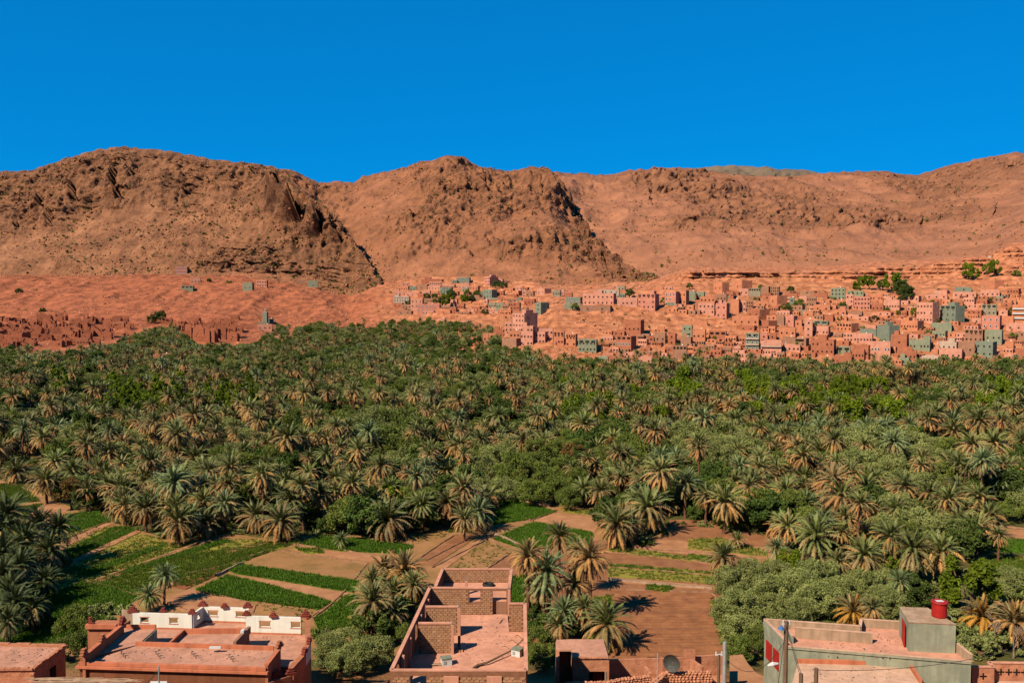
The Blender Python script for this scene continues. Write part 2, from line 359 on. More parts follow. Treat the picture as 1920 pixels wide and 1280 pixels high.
def spaced(lo, hi, a, b, fine, coarse):
    left = np.arange(lo, a, coarse); mid = np.arange(a, b, fine); right = np.arange(b, hi + coarse, coarse)
    return np.concatenate([left, mid, right])
def build_ground():
    pxs = spaced(-1400, 3400, -30, 1950, 2.4, 45)
    rows = []
    NR = [4, 4, 4, 6, 6, 6, 5, 34, 34, 26, 26, 26, 28, 30, 30, 26, 34, 14]
    P = []; A = []
    for px in pxs:
        yy, zz = colctl(px); Y = []
        for k in range(len(yy) - 1):
            n = NR[k] if k < len(NR) else 10
            t = np.arange(n) / n
            if k in (7, 8): Y.extend(yy[k] * (yy[k + 1] / yy[k]) ** t)
            else: Y.extend(yy[k] + (yy[k + 1] - yy[k]) * t)
        Y.append(yy[-1]); Y.append(yy[-1] + 150); Y = np.array(Y); Z = np.interp(Y, yy, zz)
        P.append(np.stack([(px - 960) / F * Y, Y, Z], 1))
        yf = yy[len(NEAR)]
        A.append(np.clip((Y - yf * .985) / 25, 0, 1) + np.clip((104 - Y) / 10, 0, .85))
    P = np.array(P).transpose(1, 0, 2); A = np.array(A).T
    x, y, z = P[..., 0], P[..., 1], P[..., 2]
    a = np.clip(A, 0, 1) * (y > 300)
    n1 = fbm(x, y, z * 2, 60, 5, 3); n2 = fbm(x, y, z * 3, 14, 4, 11, ridged=True)
    # beds of rock: steps in height, stronger in the cliff band on the right and along the left foot
    pxg = 960 + F * x / y
    ledge = np.clip((z - 8) / 20, 0, 1)
    per = 4.2; q = (z + x * .02 + 3.0 * n1) / per; fr = q - np.floor(q)
    step = (np.clip((fr - .5) * 4 + .5, 0, 1) - fr) * per
    soft = fbm(x, y, z, 120, 2, 41) * .5 + .5
    n4 = fbm(x, y, z * 2, 5, 3, 19, gain=.6)
    P[..., 2] = z + a * (n1 * 2.2 + n2 * 1.1 + n4 * .8 + step * 1.3 * ledge * soft * np.clip((960 + F * x / y - 560) / 300, .3, 1)) + (1 - a) * (y > 112) * .05 * n1
    # cliff band relief
    band = np.clip((z - 56) / 4, 0, 1) * np.clip((pxg - 1255) / 40, 0, 1) * (y < 830)
    qq = (z + .6 * n1) / 3.6; fq = qq - np.floor(qq)
    P[..., 1] = y + band * (fbm(x, y * 0, z * 1.2, 20, 4, 77, ridged=True) * 13 - 4 + (fq - np.clip((fq - .5) * 5 + .5, 0, 1)) * 5.5)
    # gullies in the red foot on the left
    gl = np.clip((760 - pxg) / 60, 0, 1) * np.clip((z - 4) / 8, 0, 1)
    P[..., 2] += gl * (fbm(x * 1.6, y * .5, z, 38, 4, 91, ridged=True) - .2) * 3.6
    west = np.clip((770 - pxg + 60 * n1) / 90, 0, 1) * np.clip(A, 0, 1) * (y > 300)
    o = grid_mesh("ground", P, [M['valley']], attr={'west': west, 'red': np.clip(A + .25 * n1 * (A > .02), 0, 1)})
    tag(o, kind='structure')
build_ground()

# ------------------------------------------------------------------ mountains
def pl(tab, x, k):
    t = sorted(tab); return np.interp(x, [p[0] for p in t], [p[k] for p in t])
def mountain(name, foot, ridge, lo, hi, a, b, mt, amp, strokes=(), crags=(), rows=170, seed=0, fine=2.2, prof=.75, strata=14, talus=.3, rockbase=.35, cg=1.0, strat=.1):
    pxs = spaced(lo, hi, a, b, fine, 40); n = len(pxs)
    fpy, fY = pl(foot, pxs, 1), pl(foot, pxs, 2); rpy, rY = pl(ridge, pxs, 1), pl(ridge, pxs, 2)
    fz = np.array([zat(p, Y) for p, Y in zip(fpy, fY)]); rz = np.array([zat(p, Y) for p, Y in zip(rpy, rY)])
    t = np.linspace(0, 1, rows)[:, None]
    Y = fY + (rY - fY) * t; Z = fz + (rz - fz) * (t * prof + (1 - prof) * t * t)
    Z = Z + t ** 14 * (-1.5 * vnoise(pxs / 9., 0 * pxs, 0 * pxs, seed) - .9 * vnoise(pxs / 3., 0 * pxs, 0 * pxs, seed + 3)) * rY / F
    X = (pxs - 960) / F * Y
    ipx = np.broadcast_to(pxs, X.shape); 
    d = Y * CO - (Z - CAMZ) * SI; ipy = 640 - F * (Y * SI + (Z - CAMZ) * CO) / d
    keep = np.clip((1 - t) * 9, .12, 1) * np.clip(t * 12, 0.2, 1)
    # rockiness (0 talus, 1 crag)
    rk = fbm(X, Y, Z * 1.5, 170, 4, seed + 5) * .9 + rockbase + (t - talus) * .9
    for (cx, cy, rx, ry, s_) in crags:
        rk = rk + s_ * np.exp(-((ipx - cx) / rx) ** 2 - ((ipy - cy) / ry) ** 2)
    rk = np.clip((rk - .22) * 1.7, 0, 1)
    n0 = fbm(X * 1.3, Y * .6, Z * .5, 210, 3, seed + 1, ridged=True)       # spurs and gullies
    n1 = fbm(X, Y, Z, 70, 5, seed + 2, ridged=True, gain=.55)
    n2 = fbm(X, Y, Z * 1.6, 16, 4, seed + 9, gain=.6)
    n3 = fbm(X * 2.2, Y, Z * .5, 26, 3, seed + 13, ridged=True)            # vertical ribs
    n5 = fbm(X, Y, Z, 6.5, 3, seed + 61, gain=.6)
    out = amp * (n0 * .8 + n1 * (.24 + .5 * cg * rk) + n2 * (.085 + .32 * cg * rk) + n3 * (.06 + .3 * cg * rk) + n5 * (.03 + .13 * rk)); side = 0 * out
    q = (Z + X * .10 + n1 * 9 + 16 * fbm(X, Y, Z, 150, 3, seed + 21)) / strata; fr = q - np.floor(q)
    st = (np.clip((fr - .5) * 5 + .5, 0, 1) - fr) * strata
    q2 = (Z + X * .10 + n2 * 4 + n1 * 5) / (strata * .37); f2 = q2 - np.floor(q2)
    st2 = (np.clip((f2 - .5) * 4 + .5, 0, 1) - f2) * strata * .37
    lm = np.clip(fbm(X * .6, Y, Z * 1.6, 70, 4, seed + 51) * 2.6 + .35, 0, 1)
    ybck = -(st * .6 + st2 * 1.3) * np.clip(rk + strat, 0, 1) * lm                                      # ledges: benches and risers
    for (poly, D, W) in strokes:
        ys = [p[1] for p in poly]; xs = [p[0] for p in poly]
        jx = 6 * vnoise(ipy / 11., ipx * 0, ipx * 0, seed + 31) + 7 * fbm(X, Y, Z, 28, 3, seed + 32)
        xs_ = np.interp(ipy, ys, xs) + jx
        v = np.clip((ipy - ys[0]) / 6, 0, 1) * np.clip((ys[-1] - ipy) / 8, 0, 1)
        dx = xs_ - ipx
        g = np.where(dx > 0, np.exp(-(dx / W) ** 2), 0) * v
        g2 = np.where(dx <= 0, np.exp(-(dx / (W * .35)) ** 2), 0) * v
        side = side + (D * g - D * .6 * g2) * np.clip((1 - t) * 3.2 - .05, 0, 1)
    nx, ny, nz_ = 0.12, -.82, .55
    X = X + out * keep * nx; Y2 = Y + out * keep * ny + ybck * keep - side * .82; Z = Z + out * keep * nz_ + side * .5
    # back side
    bk = [(60, -35), (220, -150), (500, -330)]
    Xs = [X]; Ys = [Y2]; Zs = [Z]; R = [rk]
    for dy, dz in bk:
        Ys.append(Y2[-1:] + dy); Xs.append((pxs - 960)[None] / F * (Y2[-1:] + dy)); Zs.append(Z[-1:] + dz); R.append(rk[-1:])
    P = np.stack([np.concatenate(Xs), np.concatenate(Ys), np.concatenate(Zs)], 2)
    o = grid_mesh(name, P, [mt], attr={'crag': np.concatenate(R)}, smooth=True); tag(o, kind='structure')
    return o
mountain("mountain_left",
    [(-1400, 526, 1148), (440, 526, 1148), (560, 541, 1122), (640, 560, 1090), (700, 575, 1010), (760, 600, 965)],
    [(-1400, 430, 1500), (-600, 390, 1550), (-200, 338, 1560), (0, 323, 1540), (60, 322, 1530), (140, 296, 1530), (190, 283, 1520), (240, 276, 1500), (300, 281, 1480),
     (400, 299, 1450), (480, 309, 1420), (520, 314, 1400), (545, 330, 1370), (575, 366, 1310), (605, 388, 1280), (640, 415, 1240), (665, 455, 1200), (692, 490, 1150), (722, 545, 1060), (735, 575, 1010), (760, 602, 970)],
    -1400, 758, -40, 758, M['rock_left'], 20,
    strokes=[([(212, 298), (222, 330), (228, 365), (226, 392)], 22, 16), ([(250, 312), (252, 350)], 14, 12), ([(82, 372), (95, 400), (104, 438)], 18, 14), ([(148, 352), (150, 395)], 16, 22),
             ([(40, 420), (42, 440)], 9, 10), ([(352, 350), (354, 374)], 10, 14), ([(412, 355), (416, 372)], 8, 10), ([(345, 320), (348, 345)], 9, 18), ([(535, 335), (540, 350)], 8, 9),
             ([(532, 358), (540, 392), (566, 436)], 60, 28), ([(575, 376), (588, 410), (610, 455)], 44, 20), ([(604, 395), (620, 430), (640, 468)], 28, 15), ([(640, 418), (652, 455), (664, 470)], 18, 12),
             ([(528, 338), (531, 356)], 8, 10), ([(678, 470), (690, 492)], 12, 9)],
    crags=[(220, 350, 40, 60, .7), (120, 380, 50, 45, .6), (345, 360, 60, 50, .5), (500, 350, 60, 40, .5), (590, 420, 60, 60, .9), (480, 500, 120, 22, .7), (640, 530, 60, 25, .5), (60, 500, 120, 30, -.3), (300, 450, 160, 30, -.25)],
    rows=210, seed=100, prof=.85, strat=.34, strata=11)
mountain("mountain_centre",
    [(430, 560, 1060), (640, 560, 1100), (730, 540, 1080), (860, 530, 1050), (1000, 540, 1010), (1100, 545, 990), (1240, 560, 960)],
    [(430, 330, 1900), (500, 318, 1880), (540, 317, 1860), (565, 327, 1850), (600, 344, 1840), (620, 342, 1830), (665, 343, 1800), (682, 332, 1780), (760, 316, 1720), (790, 305, 1690),
     (812, 302, 1670), (835, 294, 1650), (870, 296, 1640), (895, 311, 1620), (930, 320, 1600), (960, 320, 1590), (1000, 314, 1600), (1022, 316, 1620), (1040, 328, 1640),
     (1062, 366, 1640), (1085, 410, 1530), (1110, 450, 1370), (1140, 485, 1235), (1175, 516, 1120), (1210, 540, 1045), (1240, 556, 985)],
    430, 1238, 430, 1238, M['rock'], 24,
    strokes=[([(905, 345), (912, 368)], 16, 14), ([(925, 352), (935, 378)], 12, 12), ([(1024, 318), (1034, 350), (1046, 388)], 24, 15), ([(1010, 352), (1016, 378)], 14, 12),
             ([(805, 388), (815, 405)], 12, 12), ([(768, 412), (772, 438)], 10, 10), ([(880, 480), (888, 492)], 8, 14), ([(915, 466), (918, 480)], 8, 8)],
    crags=[(840, 400, 70, 40, .5), (930, 365, 60, 25, .6), (1020, 360, 40, 40, .6), (760, 430, 60, 50, .3), (980, 465, 120, 25, .6), (1080, 480, 60, 25, .4), (720, 380, 60, 60, -.4), (700, 500, 60, 40, -.3), (900, 520, 140, 20, -.3)],
    rows=170, seed=200, prof=.8)
mountain("mountain_right",
    [(840, 560, 1080), (1100, 545, 1060), (1300, 520, 1035), (1500, 512, 1035), (1700, 502, 1035), (1830, 494, 985), (2000, 440, 885), (3400, 440, 885)],
    [(840, 345, 2050), (960, 335, 2050), (1040, 323, 2050), (1140, 328, 2080), (1180, 321, 2090), (1280, 316, 2100), (1310, 320, 2120), (1400, 331, 2150), (1470, 333, 2150), (1530, 327, 2150), (1600, 322, 2180),
     (1660, 323, 2200), (1712, 331, 2230), (1745, 320, 2260), (1780, 309, 2280), (1840, 297, 2290), (1892, 287, 2300), (1925, 292, 2300), (2050, 280, 2300), (2400, 270, 2200), (3400, 330, 2000)],
    840, 3400, 1000, 1960, M['rock_back'], 34,
    strokes=[([(1105, 340), (1110, 356)], 12, 12), ([(1215, 372), (1218, 395)], 10, 12), ([(1262, 340), (1266, 365)], 10, 12), ([(1838, 398), (1842, 420)], 8, 12), ([(1710, 415), (1712, 435)], 7, 12)],
    crags=[(1240, 340, 60, 25, .6), (1350, 375, 50, 18, .7), (1390, 420, 90, 28, .9), (1310, 440, 60, 25, .6), (1520, 430, 80, 35, .8), (1650, 425, 90, 25, .7), (1820, 410, 90, 25, .7), (1480, 370, 60, 14, .5), (1700, 365, 60, 12, .5), (1850, 330, 70, 15, .5),
           (1150, 430, 70, 70, -.5), (1400, 480, 250, 25, -.6), (1560, 385, 90, 12, -.3), (1700, 480, 200, 18, -.5)],
    rows=170, seed=300, prof=.8, strata=18, rockbase=.1, cg=.55)
mountain("mountain_far",
    [(1180, 420, 2500), (1700, 420, 2500)],
    [(1180, 345, 3300), (1270, 326, 3300), (1300, 317, 3300), (1340, 311, 3300), (1400, 313, 3300), (1450, 318, 3300), (1500, 318, 3300), (1535, 327, 3300), (1620, 345, 3300), (1700, 360, 3300)],
    1180, 1700, 1180, 1700, M['rock_far'], 34, crags=[(1430, 330, 60, 12, .6)], rows=50, seed=400, fine=5, rockbase=.1)

exec_village = True
# ------------------------------------------------------------------ village houses
WIN = {}
def window_meshes():
    for nm, fr in (('plain', None), ('white', 'whitepaint'), ('red', 'maroon'), ('teal', 'teal')):
        mb = MB()
        # surround standing proud of the wall, pane set back inside it
        t = .12
        mb.box(-.5, .5, -.14, .02, -.5, -.5 + t, 0); mb.box(-.5, .5, -.14, .02, .5 - t, .5, 0)
        mb.box(-.5, -.5 + t, -.14, .02, -.5 + t, .5 - t, 0); mb.box(.5 - t, .5, -.14, .02, -.5 + t, .5 - t, 0)
        WIN[nm] = mb.mesh("window_frame_" + nm)
    mb = MB(); mb.box(-.4, .4, -.035, .03, -.4, .4); WIN['pane'] = mb.mesh("window_pane"); WIN['pane'].materials.append(M['dark'])
    mb = MB(); mb.box(-.5, .5, -.03, .03, -.5, .5); WIN['hole'] = mb.mesh("window_hole"); WIN['hole'].materials.append(M['dark'])
window_meshes()
WMESH = {}
def win_mesh(wallm, kind):
    k = (wallm.name, kind)
    if k not in WMESH:
        me = WIN['white' if kind != 'plain' else 'plain'].copy()
        # frame and dark pane in one piece each is shared between alike windows
        me.materials.append({'white': M['whitepaint'], 'red': M['maroon'], 'teal': M['teal'], 'plain': wallm}[kind]); WMESH[k] = me
    return WMESH[k]
LM = [("the tall pink tower house", 975, 600), ("the long pink block with seven windows per floor", 1120, 560), ("the bare teal house with three floors", 1778, 588), ("the big pink house beside the teal one", 1738, 585),
      ("the grey-green block with two balconies over the palms", 1411, 640), ("the windowless teal concrete block", 1656, 628), ("the large brown cube house at the palm edge", 1542, 650),
      ("the lone dark-shadowed mud house on the rocky knoll", 1186, 614), ("the teal roadside house on the centre slope", 918, 552), ("the pale banded house at the left of the centre village", 752, 562),
      ("the pink school-like block on the centre slope", 838, 534), ("the minaret", 497, 595), ("the white-striped house on the left hillside", 340, 508), ("the grey-green block on the upper terrace", 1570, 550),
      ("the pink house with white balconies at the right edge", 1908, 582), ("the bare teal house low at the right", 1845, 655), ("the ochre corner house with bright left wall", 1378, 574), ("the solar panels on the bluff", 1353, 508),
      ("the green thicket in the upper village", 1685, 540), ("the green palm gap in the centre village", 836, 570)]
PEND = []
def want_label(o, desc, px, py, skip=None): PEND.append((o, desc, px, py))
ORD = ['', 'second ', 'third ', 'fourth ', 'fifth ', 'sixth ', 'seventh ', 'eighth ', 'ninth ', 'tenth ']
def settle_labels(pend, lms):
    groups = {}
    for o, desc, px, py in pend:
        best = sorted(lms, key=lambda l: (l[1] - px) ** 2 + ((l[2] - py) * 1.6) ** 2)
        l = best[0]
        if abs(l[1] - px) < 3 and abs(l[2] - py) < 3: l = best[1]
        dx, dy = px - l[1], py - l[2]
        if abs(dx) > abs(dy) * 1.2: d = 'right of' if dx > 0 else 'left of'
        else: d = 'in front of' if dy > 0 else 'behind'
        if d == 'in front of' : d = 'below'
        if d == 'behind': d = 'above'
        groups.setdefault((desc, d, l[0]), []).append((math.hypot(dx, dy), o))
    for (desc, d, ln), L in groups.items():
        L.sort(key=lambda q: q[0])
        for i, (_, o) in enumerate(L):
            if len(L) == 1: s = f"{desc} {d} {ln}"
            elif i == 0: s = f"{desc} nearest {d} {ln}"
            else: s = f"{ORD[i] if i < 10 else 'farther '}nearest {desc} {d} {ln}"
            o["label"] = ' '.join(s.split()[:16])
CN = {'P': ('pink', 'pink'), 'S': ('salmon', 'salmon-orange'), 'R': ('mud', 'red-brown'), 'B': ('brick', 'brown'), 'G': ('green', 'grey-green'), 'g': ('grey', 'grey'), 'T': ('teal', 'teal'), 'W': ('cream', 'cream'), 'O': ('rose', 'rose-pink'), 'w': ('white', 'white')}
def house(x0, x1, yt, yb, c='P', rows=0, cols=0, side=0, wk='plain', label=None, ww=1.0, wh=1.1, pent=0, holes=0, name='house', bands=False, Yo=None, shadowside=None, group='houses of the village on the hillside', baly=0):
    pxc = (x0 + x1) / 2
    hx, hy, hz = hit(pxc, yb)
    if Yo: hy = Yo; hx = (pxc - 960) / F * hy; hz = zat(yb, hy)
    sc = hy / F
    u = (pxc - 960) / F; al = math.atan(u)
    Ds = max(6.5, (x1 - x0) * sc * .6) if not side else max(6, min(14, (x1 - x0) * sc * .8))
    rr = (side * sc * math.cos(al) / Ds) if side else .05
    if rr > .75: Ds = side * sc * math.cos(al) / .75; rr = .75
    phi = al + math.asin(rr) + (0 if side else random.uniform(-.03, .06))
    W = (x1 - x0) * sc * math.cos(al) / math.cos(phi - al); H = (yb - yt) * sc
    t = empty(name, (hx, hy, hz), -phi); ca = CN[c]; wm = M[ca[0]]
    base = 5 if Yo is None else 1.5
    par = .55 if H > 4 else .3; th = .25
    mb = MB(); mb.box(-W / 2, W / 2, 0, Ds, -base, H - par)
    mb.box(-W / 2, W / 2, 0, th, H - par, H); mb.box(-W / 2, W / 2, Ds - th, Ds, H - par, H)
    mb.box(-W / 2, -W / 2 + th, th, Ds - th, H - par, H); mb.box(W / 2 - th, W / 2, th, Ds - th, H - par, H)
    mb.obj('wall', wm, t)
    rf = MB(); rf.box(-W / 2 + th + .01, W / 2 - th - .01, th + .01, Ds - th - .01, H - par + .004, H - par + .1); rf.obj('roof', M['roofpink'] if c in 'PSRO' else M['rooflight'], t)
    if bands:
        for r in range(1, max(2, rows) + 1):
            z = H * r / max(2, rows) - .25
            if z < H - .1: MB().box(-W / 2 - .05, W / 2 + .05, -.1, -.002, z, z + .22).obj('band', M['whitepaint'] if bands == 'w' else M['cream'], t)
    for r in range(rows):
        for k in range(cols):
            if rows * cols > 4 and random.random() < .06: continue
            z = H * (r + .52) / (rows + .12); x = -W / 2 + W * (k + .5 + random.uniform(-.05, .05)) / cols
            wd = min(ww, W / cols * .62); hh = min(wh, H / rows * .55)
            f = link('window', win_mesh(wm, wk), t); f.location = (x, 0, z); f.scale = (wd, 1, hh)
            p = link('pane', WIN['pane'], f)
    if side and rows and H > 4.5:
        n = max(1, int(Ds / 4))
        for r in range(rows):
            for k in range(n):
                if random.random() < .35: continue
                f = link('window', win_mesh(wm, wk), t); f.rotation_euler = (0, 0, math.pi / 2)
                f.location = (W / 2, Ds * (k + .5) / n, H * (r + .52) / (rows + .12)); f.scale = (min(ww, .9), 1, min(wh, 1)); link('pane', WIN['pane'], f)
    if holes:   # unglazed openings along the top storey
        for k in range(holes):
            f = link('opening', WIN['hole'], t); f.location = (-W / 2 + W * (k + .5) / holes, 0, H - min(2.0, H * .4) * .5 - par * .6)
            f.scale = (W / holes * .66, 1, min(1.5, H * .28))
    if baly:
        for r in range(baly):
            z = H * (r + 1) / (baly + 1)
            b_ = MB(); b_.box(-W / 2 + .3, W / 2 - .3, -1.0, -.002, z - .12, z).box(-W / 2 + .3, W / 2 - .3, -1.0, -.92, z, z + .8); b_.obj('balcony', M['cream'] if baly < 3 else M['whitepaint'], t)
    if pent:
        pw = W * pent; px0 = random.uniform(-W / 2 + .1, W / 2 - pw - .1)
        MB().box(px0, px0 + pw, Ds * .4, Ds - .4, H - par + .12, H + 2.1).obj('stair_house', wm, t)
    if H > 3.5 and random.random() < .45:   # a door, a tank or a dish
        MB().box(-W * .3, -W * .3 + .9, -.05, -.002, 0.1, 2.0).obj('door', M[random.choice(['maroon', 'teal', 'metal', 'wood'])], t)
    if H > 4 and random.random() < .3:
        d = MB(); d.tube([(W * .2, Ds * .3, H - par), (W * .2, Ds * .3, H + .5)], .04, 5); d.tube([(W * .2, Ds * .3, H + .5), (W * .17, Ds * .24, H + .6)], [.05, .45], 8); d.obj('satellite_dish', M['whitepaint'], t)
    t['category'] = 'house'; t['group'] = group
    sz = 'large' if W * H > 110 else ('small' if W * H < 32 else '')
    fl = {0: 'windowless', 1: 'one-storey', 2: 'two-storey', 3: 'three-storey', 4: 'four-storey', 5: 'five-storey'}[rows]
    if label: t['label'] = label
    else: want_label(t, ' '.join(f"{sz} {fl} {ca[1]} house".split()), pxc, (yt + yb) / 2)
    return t
